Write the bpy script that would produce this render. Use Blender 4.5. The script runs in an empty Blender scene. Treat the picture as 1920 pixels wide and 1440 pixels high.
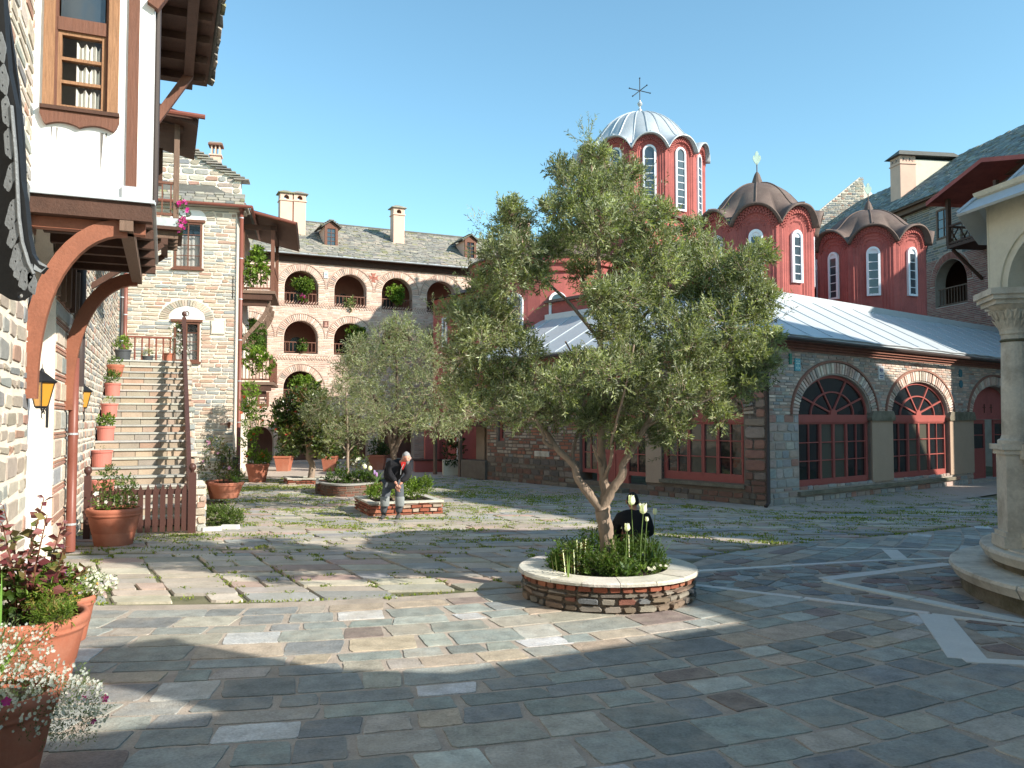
import bpy, math, random
import numpy as np
from mathutils import Vector, Matrix, noise
from mathutils.geometry import tessellate_polygon
R = random.Random(11)
NR = np.random.default_rng(5)
rad = math.radians
scene = bpy.context.scene
COL = scene.collection

# ---------------------------------------------------------------- camera, sky, sun, exposure
CAMZ = 2.3
PITCH = math.atan(65/1540)
cam_d = bpy.data.cameras.new('camera')
cam = bpy.data.objects.new('camera', cam_d)
COL.objects.link(cam)
cam.location = (0, 0, CAMZ)
cam.rotation_euler = (math.pi/2 + PITCH, 0, 0)
cam_d.sensor_width = 36
cam_d.lens = 36*1540/1920
cam_d.clip_start = 0.05
cam_d.clip_end = 2000
scene.camera = cam
SUN_AZ, SUN_EL = rad(-28), rad(30)
world = bpy.data.worlds.new('World')
scene.world = world
world.use_nodes = True
wn = world.node_tree.nodes
sky = wn.new('ShaderNodeTexSky')
sky.sky_type = 'NISHITA'
sky.sun_disc = False
sky.sun_elevation = SUN_EL
sky.sun_rotation = math.pi/2 - SUN_AZ
sky.air_density = 1.0
sky.dust_density = 0.4
sky.ozone_density = 1.0
wn['Background'].inputs['Strength'].default_value = 0.13
tn = wn.new('ShaderNodeVectorMath'); tn.operation = 'MULTIPLY'; tn.inputs[1].default_value = (0.90, 1.21, 1.15)
world.node_tree.links.new(sky.outputs[0], tn.inputs[0])
world.node_tree.links.new(tn.outputs[0], wn['Background'].inputs['Color'])
sd = bpy.data.lights.new('sun', 'SUN')
sd.energy = 4.9
sd.angle = rad(0.53)
sd.color = (1.0, 0.93, 0.82)
sun = bpy.data.objects.new('sun', sd)
COL.objects.link(sun)
TOSUN = Vector((math.cos(SUN_EL)*math.cos(SUN_AZ), math.cos(SUN_EL)*math.sin(SUN_AZ), math.sin(SUN_EL)))
sun.rotation_euler = TOSUN.to_track_quat('Z', 'Y').to_euler()
sun.location = (20, -10, 30)
scene.view_settings.view_transform = 'Standard'
scene.view_settings.look = 'None'
scene.view_settings.exposure = 0.8
scene.view_settings.gamma = 1.0
scene.view_settings.use_curve_mapping = False
scene.render.engine = 'CYCLES'

# ---------------------------------------------------------------- measuring helpers
def ray(px, py):
    a = PITCH
    return (Vector((1, 0, 0))*((px-960)/1540) + Vector((0, -math.sin(a), math.cos(a)))*((720-py)/1540)
            + Vector((0, math.cos(a), math.sin(a))))
CAMP = Vector((0, 0, CAMZ))
def PD(px, py, D):
    d = ray(px, py)
    return CAMP + d*(D/d.y)
def G(px, py, z=0.0):
    d = ray(px, py)
    return CAMP + d*((z-CAMZ)/d.z)
def proj(p):
    a = PITCH
    q = Vector(p)-CAMP
    f = q.y*math.cos(a)+q.z*math.sin(a)
    u = -q.y*math.sin(a)+q.z*math.cos(a)
    if f < 0.1: return (-9999, -9999, f)
    return (960+1540*q.x/f, 720-1540*u/f, f)

class Fr:
    """wall or ground frame: u along, v up, n out"""
    def __init__(s, O, U, V=(0, 0, 1), N=None):
        s.O = Vector(O); s.U = Vector(U); s.V = Vector(V)
        s.N = Vector(N) if N is not None else s.U.cross(s.V)
    def __call__(s, u, v, n=0.0):
        return s.O + s.U*u + s.V*v + s.N*n
    def uv(s, px, py, n=0.0):
        d = ray(px, py)
        O = s.O + s.N*n
        t = (O-CAMP).dot(s.N)/d.dot(s.N)
        q = CAMP+d*t-s.O
        return q.dot(s.U), q.dot(s.V)
    def off(s, u=0, v=0, n=0):
        return Fr(s(u, v, n), s.U, s.V, s.N)
class Cyl:
    """frame wrapped round a vertical cylinder"""
    def __init__(s, c, r, a0=0.0):
        s.c = Vector(c); s.r = r; s.a0 = a0
    def __call__(s, u, v, n=0.0):
        a = s.a0+u/s.r
        return s.c + Vector((math.cos(a)*(s.r+n), math.sin(a)*(s.r+n), v))
GROUND = Fr((0, 0, 0), (1, 0, 0), (0, 1, 0), (0, 0, 1))

# ---------------------------------------------------------------- mesh builder
def root_of(o):
    while o.parent: o = o.parent
    return o
class MB:
    def __init__(s, col=(1, 1, 1)):
        s.v = []; s.f = []; s.c = []; s.col = col
    def add(s, vs, fs, col=None):
        b = len(s.v)
        s.v.extend(tuple(v) for v in vs)
        col = col or s.col
        for f in fs:
            s.f.append([i+b for i in f]); s.c.append(col)
        return s
    def box(s, F, u0, u1, v0, v1, n0, n1, col=None):
        vs = [F(u, v, n) for n in (n0, n1) for v in (v0, v1) for u in (u0, u1)]
        return s.add(vs, [(0, 1, 3, 2), (4, 6, 7, 5), (0, 4, 5, 1), (2, 3, 7, 6), (0, 2, 6, 4), (1, 5, 7, 3)], col)
    def beam(s, p, q, w, h=None, col=None, up=(0, 0, 1)):
        p = Vector(p); q = Vector(q); h = h or w
        d = (q-p).normalized(); upv = Vector(up)
        if abs(d.dot(upv)) > 0.98: upv = Vector((0, 1, 0))
        x = d.cross(upv).normalized(); y = x.cross(d)
        vs = [e + x*(sx*w/2) + y*(sy*h/2) for e in (p, q) for sy in (-1, 1) for sx in (-1, 1)]
        return s.add(vs, [(0, 1, 3, 2), (4, 6, 7, 5), (0, 4, 5, 1), (2, 3, 7, 6), (0, 2, 6, 4), (1, 5, 7, 3)], col)
    def tube(s, pts, r, seg=6, col=None, cap=True):
        pts = [Vector(p) for p in pts]; n = len(pts)
        rs = r if isinstance(r, (list, tuple)) else [r]*n
        vs = []; prev = None
        for i, p in enumerate(pts):
            d = (pts[min(i+1, n-1)]-pts[max(i-1, 0)]).normalized()
            if prev is None:
                a = Vector((0, 0, 1)) if abs(d.z) < 0.9 else Vector((1, 0, 0))
                x = d.cross(a).normalized()
            else:
                x = (prev - d*prev.dot(d)).normalized()
            prev = x; y = d.cross(x)
            for k in range(seg):
                t = 2*math.pi*k/seg
                vs.append(p + (x*math.cos(t)+y*math.sin(t))*rs[i])
        fs = [(i*seg+k, i*seg+(k+1) % seg, (i+1)*seg+(k+1) % seg, (i+1)*seg+k) for i in range(n-1) for k in range(seg)]
        if cap:
            fs.append(tuple(range(seg))); fs.append(tuple((n-1)*seg+k for k in range(seg)))
        return s.add(vs, fs, col)
    def lathe(s, c, prof, seg=20, col=None, cap=(True, True), a0=0.0, sweep=2*math.pi):
        c = Vector(c); closed = sweep > 6.28; m = seg if closed else seg+1
        vs = [c+Vector((r*math.cos(a0+sweep*k/seg), r*math.sin(a0+sweep*k/seg), z)) for r, z in prof for k in range(m)]
        fs = []
        for i in range(len(prof)-1):
            for k in range(seg):
                k2 = (k+1) % m
                fs.append((i*m+k, i*m+k2, (i+1)*m+k2, (i+1)*m+k))
        if cap[0]: fs.append(tuple(range(m))[::-1])
        if cap[1]: fs.append(tuple((len(prof)-1)*m+k for k in range(m)))
        return s.add(vs, fs, col)
    def prism(s, F, loop, n0, n1, col=None):
        m = len(loop)
        vs = [F(u, v, n0) for u, v in loop]+[F(u, v, n1) for u, v in loop]
        fs = [(k, (k+1) % m, m+(k+1) % m, m+k) for k in range(m)]
        if m <= 5:
            fs += [tuple(range(m))[::-1], tuple(range(m, 2*m))]
        else:
            tr = tessellate_polygon([[Vector((u, v, 0)) for u, v in loop]])
            fs += [tuple(t) for t in tr] + [tuple(m+i for i in t) for t in tr]
        return s.add(vs, fs, col)
    def panel(s, F, outer, holes, n0, n1, col=None):
        loops = [outer]+holes
        flat = [p for l in loops for p in l]
        tr = tessellate_polygon([[Vector((u, v, 0)) for u, v in l] for l in loops])
        m = len(flat)
        vs = [F(u, v, n0) for u, v in flat]+[F(u, v, n1) for u, v in flat]
        fs = [tuple(t) for t in tr]+[tuple(m+i for i in t) for t in tr]
        b = 0
        for l in loops:
            k = len(l)
            fs += [(b+i, b+(i+1) % k, m+b+(i+1) % k, m+b+i) for i in range(k)]
            b += k
        return s.add(vs, fs, col)
    def ring(s, F, inner, outer, n0, n1, col=None, closed=False):
        """flat strip between two polylines with thickness"""
        k = len(inner)
        vs = [F(u, v, n) for n in (n0, n1) for l in (inner, outer) for u, v in l]
        fs = []
        rng = range(k) if closed else range(k-1)
        for i in rng:
            j = (i+1) % k
            a, b, c, d = i, j, k+j, k+i
            fs += [(a, b, c, d), (2*k+a, 2*k+d, 2*k+c, 2*k+b), (a, 2*k+a, 2*k+b, b), (d, c, 2*k+c, 2*k+d)]
        if not closed:
            fs += [(0, k, 3*k, 2*k), (k-1, 2*k+k-1, 4*k-1, 2*k-1)]
        return s.add(vs, fs, col)
    def stone(s, F, loop, n0, n1, col=None, inset=0.86, tilt=0.0):
        m = len(loop)
        cu = sum(p[0] for p in loop)/m; cv = sum(p[1] for p in loop)/m
        w = max(p[0] for p in loop)-min(p[0] for p in loop); h = max(p[1] for p in loop)-min(p[1] for p in loop)
        ins = min(w, h)*(1-inset)*0.5
        iu = max(0.3, 1-2*ins/max(w, 1e-4)); iv = max(0.3, 1-2*ins/max(h, 1e-4))
        ta = R.uniform(-tilt, tilt); tb = R.uniform(-tilt, tilt)
        vs = [F(u, v, n0) for u, v in loop]+[F(cu+(u-cu)*iu, cv+(v-cv)*iv, n1+ta*(u-cu)+tb*(v-cv)) for u, v in loop]
        fs = [(k, (k+1) % m, m+(k+1) % m, m+k) for k in range(m)]+[tuple(range(m, 2*m))]
        return s.add(vs, fs, col)
    def build(s, name, mat, parent=None, loc=None, smooth=False, kind=None, label=None, cat=None, group=None):
        if parent is not None: L = root_of(parent).location
        else: L = Vector(loc) if loc is not None else Vector((0, 0, 0))
        me = bpy.data.meshes.new(name)
        va = np.array(s.v, dtype=np.float64).reshape(-1, 3)-np.array(L)
        nf = len(s.f)
        ls = np.fromiter((len(f) for f in s.f), dtype=np.int32, count=nf)
        li = np.fromiter((i for f in s.f for i in f), dtype=np.int32, count=int(ls.sum()))
        me.vertices.add(len(va)); me.vertices.foreach_set('co', va.ravel().astype(np.float32))
        me.loops.add(len(li)); me.loops.foreach_set('vertex_index', li)
        me.polygons.add(nf)
        st = np.zeros(nf, dtype=np.int32); st[1:] = np.cumsum(ls)[:-1]
        me.polygons.foreach_set('loop_start', st)
        me.polygons.foreach_set('use_smooth', np.full(nf, bool(smooth)))
        ca = me.color_attributes.new('Col', 'FLOAT_COLOR', 'CORNER')
        cc = np.repeat(np.array([(c[0], c[1], c[2], 1.0) for c in s.c], dtype=np.float32), ls, axis=0)
        ca.data.foreach_set('color', cc.ravel())
        me.update(calc_edges=True)
        me.materials.append(mat)
        o = bpy.data.objects.new(name, me)
        COL.objects.link(o)
        if parent is not None: o.parent = parent
        else: o.location = L
        return tag(o, label, cat, group, kind)
def tag(o, label=None, cat=None, group=None, kind=None):
    if label: o['label'] = label
    if cat: o['category'] = cat
    if group: o['group'] = group
    if kind: o['kind'] = kind
    return o
def thing(name, label, cat, loc, group=None):
    o = bpy.data.objects.new(name, None)
    o.empty_display_size = 0.2
    COL.objects.link(o)
    o.location = loc
    bpy.context.view_layer.update() if False else None
    return tag(o, label, cat, group)
KIDS = {}
def copy_tree(o, parent=None):
    c = o.copy(); COL.objects.link(c); c.parent = parent
    for ch in [x for x in o.children]: copy_tree(ch, c)
    return c
def place(src, loc, rz=0.0, sc=None, label=None, group=None):
    c = copy_tree(src); c.location = loc; c.rotation_euler = (0, 0, rz)
    if sc: c.scale = (sc, sc, sc) if not isinstance(sc, tuple) else sc
    if label: c['label'] = label
    if group: c['group'] = group
    return c

# ---------------------------------------------------------------- materials
def mat(name, base=(0.5, 0.5, 0.5), attr=False, var=0.25, scale=3.0, fine=40.0, bump=0.3, rough=0.85, metal=0.0,
        spec=0.3, stretch=(1, 1, 1), tint=None, tintamt=0.0, dist=0.004, tscale=1.2):
    m = bpy.data.materials.new(name); m.use_nodes = True
    nt = m.node_tree; n = nt.nodes; l = nt.links
    b = n['Principled BSDF']
    b.inputs['Roughness'].default_value = rough
    b.inputs['Metallic'].default_value = metal
    b.inputs['Specular IOR Level'].default_value = spec
    tc = n.new('ShaderNodeTexCoord'); mp = n.new('ShaderNodeMapping')
    mp.inputs['Scale'].default_value = stretch
    l.new(tc.outputs['Object'], mp.inputs['Vector'])
    n1 = n.new('ShaderNodeTexNoise'); n1.inputs['Scale'].default_value = scale; n1.inputs['Detail'].default_value = 6
    n2 = n.new('ShaderNodeTexNoise'); n2.inputs['Scale'].default_value = fine; n2.inputs['Detail'].default_value = 5
    n2.inputs['Roughness'].default_value = 0.65
    l.new(mp.outputs[0], n1.inputs['Vector']); l.new(mp.outputs[0], n2.inputs['Vector'])
    mx = n.new('ShaderNodeMath'); mx.operation = 'ADD'
    l.new(n1.outputs['Fac'], mx.inputs[0]); l.new(n2.outputs['Fac'], mx.inputs[1])
    mr = n.new('ShaderNodeMapRange')
    mr.inputs['From Min'].default_value = 0.55; mr.inputs['From Max'].default_value = 1.45
    mr.inputs['To Min'].default_value = 1-var; mr.inputs['To Max'].default_value = 1+var
    l.new(mx.outputs[0], mr.inputs['Value'])
    vm = n.new('ShaderNodeVectorMath'); vm.operation = 'SCALE'
    l.new(mr.outputs[0], vm.inputs['Scale'])
    if attr:
        at = n.new('ShaderNodeAttribute'); at.attribute_name = 'Col'
        l.new(at.outputs['Color'], vm.inputs[0])
    else:
        vm.inputs[0].default_value = base
    out = vm.outputs[0]
    if tint:
        n3 = n.new('ShaderNodeTexNoise'); n3.inputs['Scale'].default_value = tscale; n3.inputs['Detail'].default_value = 8
        n3.inputs['Roughness'].default_value = 0.7
        l.new(mp.outputs[0], n3.inputs['Vector'])
        r3 = n.new('ShaderNodeMapRange')
        r3.inputs['From Min'].default_value = 0.48; r3.inputs['From Max'].default_value = 0.68
        r3.inputs['To Max'].default_value = tintamt
        l.new(n3.outputs['Fac'], r3.inputs['Value'])
        mc = n.new('ShaderNodeMix'); mc.data_type = 'RGBA'
        l.new(r3.outputs[0], mc.inputs['Factor']); l.new(out, mc.inputs['A']); mc.inputs['B'].default_value = (*tint, 1)
        out = mc.outputs['Result']
    l.new(out, b.inputs['Base Color'])
    if bump > 0:
        bp = n.new('ShaderNodeBump'); bp.inputs['Strength'].default_value = bump; bp.inputs['Distance'].default_value = dist*5
        l.new(mx.outputs[0], bp.inputs['Height']); l.new(bp.outputs[0], b.inputs['Normal'])
    return m
def leafmat(name, back=None, trans=0.3, rough=0.5, spec=0.35):
    m = bpy.data.materials.new(name); m.use_nodes = True
    nt = m.node_tree; n = nt.nodes; l = nt.links
    b = n['Principled BSDF']; b.inputs['Roughness'].default_value = rough
    b.inputs['Specular IOR Level'].default_value = spec
    at = n.new('ShaderNodeAttribute'); at.attribute_name = 'Col'
    out = at.outputs['Color']
    if back:
        g = n.new('ShaderNodeNewGeometry'); mc = n.new('ShaderNodeMix'); mc.data_type = 'RGBA'
        l.new(g.outputs['Backfacing'], mc.inputs['Factor']); l.new(out, mc.inputs['A'])
        mc.inputs['B'].default_value = (*back, 1); out = mc.outputs['Result']
    l.new(out, b.inputs['Base Color'])
    t = n.new('ShaderNodeBsdfTranslucent')
    vm = n.new('ShaderNodeVectorMath'); vm.operation = 'MULTIPLY'
    vm.inputs[1].default_value = (1.6, 1.7, 0.7)
    l.new(at.outputs['Color'], vm.inputs[0]); l.new(vm.outputs[0], t.inputs['Color'])
    ms = n.new('ShaderNodeMixShader'); ms.inputs[0].default_value = trans
    l.new(b.outputs[0], ms.inputs[1]); l.new(t.outputs[0], ms.inputs[2])
    l.new(ms.outputs[0], n['Material Output'].inputs['Surface'])
    return m
def glassmat(name, col=(0.012, 0.015, 0.017), rough=0.06, spec=0.6):
    m = bpy.data.materials.new(name); m.use_nodes = True
    nt = m.node_tree; n = nt.nodes; l = nt.links
    b = n['Principled BSDF']
    b.inputs['Base Color'].default_value = (*col, 1); b.inputs['Roughness'].default_value = rough; b.inputs['IOR'].default_value = 1.75
    b.inputs['Specular IOR Level'].default_value = spec
    tc = n.new('ShaderNodeTexCoord'); nz = n.new('ShaderNodeTexNoise'); nz.inputs['Scale'].default_value = 2.2
    bp = n.new('ShaderNodeBump'); bp.inputs['Strength'].default_value = 0.12; bp.inputs['Distance'].default_value = 0.05
    l.new(tc.outputs['Object'], nz.inputs['Vector']); l.new(nz.outputs['Fac'], bp.inputs['Height'])
    l.new(bp.outputs[0], b.inputs['Normal'])
    return m
M = {}
M['stone'] = mat('rubble_stone', attr=True, var=0.28, scale=6, fine=55, bump=0.6, stretch=(1, 1, 2.2))
M['paver'] = mat('paving_slab', attr=True, var=0.5, scale=5.5, fine=42, bump=0.6, rough=0.7, spec=0.35, tint=(0.40, 0.35, 0.28), tintamt=0.55, tscale=1.7)
M['cobble'] = mat('old_slab', attr=True, var=0.25, scale=3, fine=30, bump=0.5, rough=0.8, tint=(0.20, 0.20, 0.12), tintamt=0.35)
M['mortar_tan'] = mat('tan_mortar', (0.40, 0.34, 0.285), var=0.35, scale=3, fine=60, bump=0.6, tint=(0.24, 0.215, 0.18), tintamt=0.7, tscale=1.8)
M['mortar_cream'] = mat('cream_mortar', (0.76, 0.68, 0.57), var=0.18, scale=4, fine=60, bump=0.6, tint=(0.58, 0.50, 0.41), tintamt=0.5)
M['mortar_pink'] = mat('pink_mortar', (0.60, 0.45, 0.37), var=0.18, scale=3, fine=60, bump=0.5, tint=(0.46, 0.34, 0.28), tintamt=0.5)
M['mortar_grey'] = mat('grey_mortar', (0.40, 0.34, 0.29), var=0.22, scale=4, fine=60, bump=0.5)
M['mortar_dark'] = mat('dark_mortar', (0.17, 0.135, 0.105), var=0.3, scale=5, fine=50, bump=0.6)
M['soil'] = mat('soil', (0.05, 0.036, 0.025), var=0.4, scale=9, fine=60, bump=1.0)
M['earth'] = mat('earth_bed', (0.17, 0.16, 0.095), var=0.35, scale=3, fine=40, bump=0.8, tint=(0.06, 0.085, 0.02), tintamt=0.7)
M['white'] = mat('white_plaster', (0.84, 0.83, 0.82), var=0.035, scale=3, fine=30, bump=0.12, tint=(0.70, 0.68, 0.66), tintamt=0.3)
M['niche'] = mat('niche_plaster', (0.78, 0.80, 0.84), var=0.05, scale=3, fine=30, bump=0.15)
M['red'] = mat('red_plaster', (0.375, 0.108, 0.094), var=0.2, scale=1.6, fine=18, bump=0.25, rough=0.9, tint=(0.25, 0.075, 0.07), tintamt=0.75)
M['redwood'] = mat('red_painted_wood', (0.34, 0.09, 0.075), var=0.1, scale=3, fine=30, bump=0.1, rough=0.5)
M['woodlight'] = mat('golden_varnished_wood', (0.30, 0.155, 0.08), var=0.45, scale=4, fine=30, bump=0.5, stretch=(14, 14, 1), rough=0.6)
M['woodbrown'] = mat('red_brown_wood', (0.15, 0.062, 0.038), var=0.3, scale=4, fine=30, bump=0.4, stretch=(10, 10, 1), rough=0.6)
M['woodorange'] = mat('orange_brown_beam', (0.25, 0.092, 0.052), var=0.25, scale=3, fine=30, bump=0.3, rough=0.6)
M['wooddark'] = mat('dark_brown_wood', (0.075, 0.036, 0.024), var=0.3, scale=4, fine=30, bump=0.4, rough=0.7)
M['woodgrey'] = mat('weathered_wood', (0.17, 0.11, 0.08), var=0.35, scale=4, fine=30, bump=0.4, stretch=(8, 8, 1))
M['gate'] = mat('brown_gate_paint', (0.078, 0.036, 0.029), var=0.12, scale=3, fine=30, bump=0.12, rough=0.42)
M['pipe'] = mat('brown_pipe_paint', (0.20, 0.068, 0.047), var=0.1, scale=2, fine=30, bump=0.05, rough=0.4)
M['pipedark'] = mat('dark_pipe_paint', (0.05, 0.035, 0.03), var=0.1, scale=2, fine=30, bump=0.05, rough=0.45)
M['terra'] = mat('terracotta', (0.39, 0.135, 0.08), var=0.12, scale=3, fine=40, bump=0.12, rough=0.75, tint=(0.50, 0.28, 0.20), tintamt=0.4)
M['pinkpot'] = mat('salmon_plastic', (0.50, 0.17, 0.135), var=0.08, scale=3, fine=40, bump=0.04, rough=0.5)
M['darkpot'] = mat('charcoal_plastic', (0.06, 0.065, 0.07), var=0.1, scale=3, fine=40, bump=0.04, rough=0.5)
M['lead'] = mat('lead_sheet', (0.50, 0.53, 0.55), var=0.16, scale=1.5, fine=12, bump=0.15, rough=0.42, metal=0.35, tint=(0.36, 0.37, 0.37), tintamt=0.4)
M['leadroof'] = mat('pale_roof_lead', (0.50, 0.54, 0.56), var=0.12, scale=1.2, fine=12, bump=0.15, rough=0.45, metal=0.2, tint=(0.46, 0.49, 0.5), tintamt=0.4)
M['leadbrown'] = mat('brown_dome_lead', (0.135, 0.095, 0.08), var=0.3, scale=3, fine=40, bump=0.3, rough=0.7, metal=0.1, tint=(0.22, 0.17, 0.14), tintamt=0.5)
M['leaddark'] = mat('dull_lead', (0.20, 0.21, 0.215), var=0.2, scale=6, fine=50, bump=0.4, rough=0.6, metal=0.2)
M['iron'] = mat('black_iron', (0.025, 0.026, 0.028), var=0.2, scale=5, fine=40, bump=0.1, rough=0.5, metal=0.4)
M['verdigris'] = mat('verdigris', (0.42, 0.55, 0.47), var=0.2, scale=5, fine=40, bump=0.1, rough=0.6)
M['slate'] = mat('slate_tile', attr=True, var=0.3, scale=4, fine=40, bump=0.6, rough=0.8)
M['slatebed'] = mat('slate_bed', (0.12, 0.115, 0.10), var=0.3, scale=4, fine=40, bump=0.6)
M['pinkplaster'] = mat('pink_plaster', (0.66, 0.44, 0.34), var=0.1, scale=2, fine=20, bump=0.15, tint=(0.52, 0.36, 0.29), tintamt=0.4)
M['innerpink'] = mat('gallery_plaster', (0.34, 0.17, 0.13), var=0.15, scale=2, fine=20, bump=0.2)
M['tanplaster'] = mat('tan_plaster', (0.40, 0.29, 0.21), var=0.1, scale=2, fine=20, bump=0.15)
M['marble'] = mat('cream_marble', (0.60, 0.545, 0.45), var=0.22, scale=3, fine=26, bump=0.3, rough=0.6, tint=(0.30, 0.25, 0.19), tintamt=0.75, tscale=2.6)
M['cream'] = mat('cream_render', (0.66, 0.61, 0.49), var=0.1, scale=2, fine=22, bump=0.2, tint=(0.46, 0.41, 0.32), tintamt=0.6, tscale=2.0)
M['moss'] = mat('mossy_stone', (0.20, 0.175, 0.13), var=0.4, scale=4, fine=30, bump=0.8, tint=(0.07, 0.075, 0.035), tintamt=0.9)
M['stepstone'] = mat('step_stone', attr=True, var=0.2, scale=3, fine=30, bump=0.4, rough=0.8)
M['bark'] = mat('olive_bark', (0.30, 0.225, 0.17), var=0.35, scale=5, fine=28, bump=0.8, stretch=(1.6, 1.6, 0.5))
M['barkdark'] = mat('dark_bark', (0.13, 0.095, 0.07), var=0.35, scale=5, fine=28, bump=0.8)
M['olive'] = leafmat('olive_leaf', back=(0.30, 0.33, 0.20), trans=0.30, rough=0.42, spec=0.45)
M['leaf'] = leafmat('green_leaf', trans=0.35)
M['gloss'] = leafmat('glossy_leaf', trans=0.15, rough=0.3, spec=0.5)
M['petal'] = leafmat('petal', trans=0.3, rough=0.6, spec=0.2)
M['glass'] = glassmat('dark_glass')
M['glassblue'] = glassmat('sky_glass', (0.03, 0.045, 0.06), 0.12, 0.5)
M['glasslit'] = glassmat('lit_interior_glass', (0.085, 0.08, 0.062), .1, .5)  # paler base colour stands in for the lit interior behind the narrow leaves
M['bandstone'] = mat('band_marble', attr=True, var=0.12, scale=3, fine=30, bump=0.2, rough=0.6)
M['amber'] = glassmat('amber_glass', (0.50, 0.24, 0.03), 0.15)
M['curtain'] = mat('net_curtain', (0.80, 0.78, 0.72), var=0.12, scale=3, fine=60, bump=0.1, stretch=(1, 1, 0.2))
M['tile'] = mat('painted_tile', attr=True, var=0.1, scale=5, fine=30, bump=0.05, rough=0.25)
M['skin'] = mat('skin', (0.56, 0.28, 0.20), var=0.1, scale=8, fine=50, bump=0.1, rough=0.55)
M['fleece'] = mat('black_fleece', (0.018, 0.018, 0.021), var=0.25, scale=8, fine=90, bump=0.3, rough=0.95)
M['trousers'] = mat('grey_trousers', (0.085, 0.095, 0.11), var=0.2, scale=6, fine=70, bump=0.3, rough=0.9)
M['kneepatch'] = mat('grey_knee_patch', (0.22, 0.24, 0.24), var=0.15, scale=6, fine=70, bump=0.3, rough=0.9)
M['redcloth'] = mat('red_cloth', (0.5, 0.03, 0.025), var=0.15, scale=6, fine=70, bump=0.2, rough=0.9)
M['hair'] = mat('grey_hair', (0.34, 0.34, 0.34), var=0.4, scale=30, fine=90, bump=0.8, rough=0.8)
M['blackhair'] = mat('black_hair', (0.02, 0.018, 0.016), var=0.3, scale=30, fine=90, bump=0.8, rough=0.7)
M['boot'] = mat('dark_boot', (0.06, 0.06, 0.06), var=0.2, scale=10, fine=60, bump=0.2, rough=0.7)

# ---------------------------------------------------------------- stones, slabs, tiles
def jrect(u0, u1, v0, v1, j, cut=0.25):
    """uneven stone outline with knocked-off corners"""
    w = u1-u0; h = v1-v0; c = min(w, h)*cut
    r = lambda: R.uniform(-j, j)
    return [(u0+c*R.uniform(.3, 1)+r(), v0+r()), (u1-c*R.uniform(.3, 1)+r(), v0+r()), (u1+r(), v0+c*R.uniform(.3, 1)),
            (u1+r(), v1-c*R.uniform(.3, 1)), (u1-c*R.uniform(.3, 1)+r(), v1+r()), (u0+c*R.uniform(.3, 1)+r(), v1+r()),
            (u0+r(), v1-c*R.uniform(.3, 1)), (u0+r(), v0+c*R.uniform(.3, 1))]
def pick(pal, jit=0.12):
    c = R.choices([p[0] for p in pal], [p[1] for p in pal])[0]
    k = 1+R.uniform(-jit, jit)
    return tuple(max(0.003, x*k*(1+R.uniform(-.03, .03))) for x in c)
def courses(u0, u1, v0, v1, ex, hr, wr, joint, jit, pal, cut=0.25, rows=None):
    out = []; v = v0
    while v < v1-0.02:
        h = R.uniform(*hr)
        if v+h > v1-hr[0]*0.5: h = v1-v
        iv = [(u0, u1)]
        if ex:
            for a, b in ex(v, v+h):
                nv = []
                for p, q in iv:
                    if b <= p or a >= q: nv.append((p, q))
                    else:
                        if a-p > 0.05: nv.append((p, a))
                        if q-b > 0.05: nv.append((b, q))
                iv = nv
        for p, q in iv:
            u = p
            while u < q-0.01:
                w = R.uniform(*wr)
                if u+w > q-wr[0]*0.7: w = q-u
                out.append((jrect(u+joint/2, u+w-joint/2, v+joint/2, v+h-joint/2, jit, cut), pick(pal)))
                u += w
        v += h
    return out
def lay(pieces, F, n0, n1, mt, parent, name='stone', rest=None, limit=300, minpx=10, inset=0.86, tilt=0.0, njit=0.3):
    """lay pieces: the ones that show largest become parts, the others one joined part"""
    sc = []
    for k, (loop, col) in enumerate(pieces):
        us = [p[0] for p in loop]; vs = [p[1] for p in loop]
        a = F(min(us), (min(vs)+max(vs))/2); b = F(max(us), (min(vs)+max(vs))/2)
        c = F((min(us)+max(us))/2, min(vs)); d = F((min(us)+max(us))/2, max(vs))
        pa, pb, pc, pd = proj(a), proj(b), proj(c), proj(d)
        w = math.hypot(pa[0]-pb[0], pa[1]-pb[1]); h = math.hypot(pc[0]-pd[0], pc[1]-pd[1])
        mx = (pa[0]+pb[0])/2; my = (pa[1]+pb[1])/2
        vis = pa[2] > 0.3 and -40 < mx < 1960 and -40 < my < 1480
        sc.append((max(w, h) if vis and max(w, h) < 3000 else 0, w*h if vis else 0, k))
    cand = sorted([s for s in sc if s[0] >= minpx], key=lambda s: -s[1])[:limit]
    big = {s[2] for s in cand}
    mb = MB()
    for k, (loop, col) in enumerate(pieces):
        nn = n1*(1+R.uniform(-njit, njit)) if n1 > 0 else n1
        if k in big:
            b = MB(); b.stone(F, loop, n0, nn, col, inset, tilt); b.build(name, mt, parent)
        else:
            mb.stone(F, loop, n0, nn, col, inset, tilt)
    if mb.f:
        mb.build(rest or 'small_'+name, mt, parent, kind='stuff')
def arch_pts(uc, vs, r, seg=16, ry=None):
    ry = ry or r
    return [(uc+r*math.cos(math.pi-math.pi*k/seg), vs+ry*math.sin(math.pi*k/seg)) for k in range(seg+1)]
def arch_loop(uc, v0, vs, r, seg=16, ry=None):
    return [(uc-r, v0)]+arch_pts(uc, vs, r, seg, ry)+[(uc+r, v0)]
def arch_ex(uc, v0, vs, r, ry=None):
    ry = ry or r
    def f(a, b):
        if b <= v0 or a >= vs+ry: return []
        vv = max(a, min(b, vs)) if a < vs else a
        if a < vs: return [(uc-r, uc+r)]
        k = math.sqrt(max(0, 1-((a-vs)/ry)**2))
        return [(uc-r*k, uc+r*k)]
    return f
def rect_ex(u0, u1, v0, v1):
    return lambda a, b: [] if b <= v0+0.005 or a >= v1-0.005 else [(u0, u1)]
def exs(*fs):
    return lambda a, b: sorted([i for f in fs for i in f(a, b)])
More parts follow.
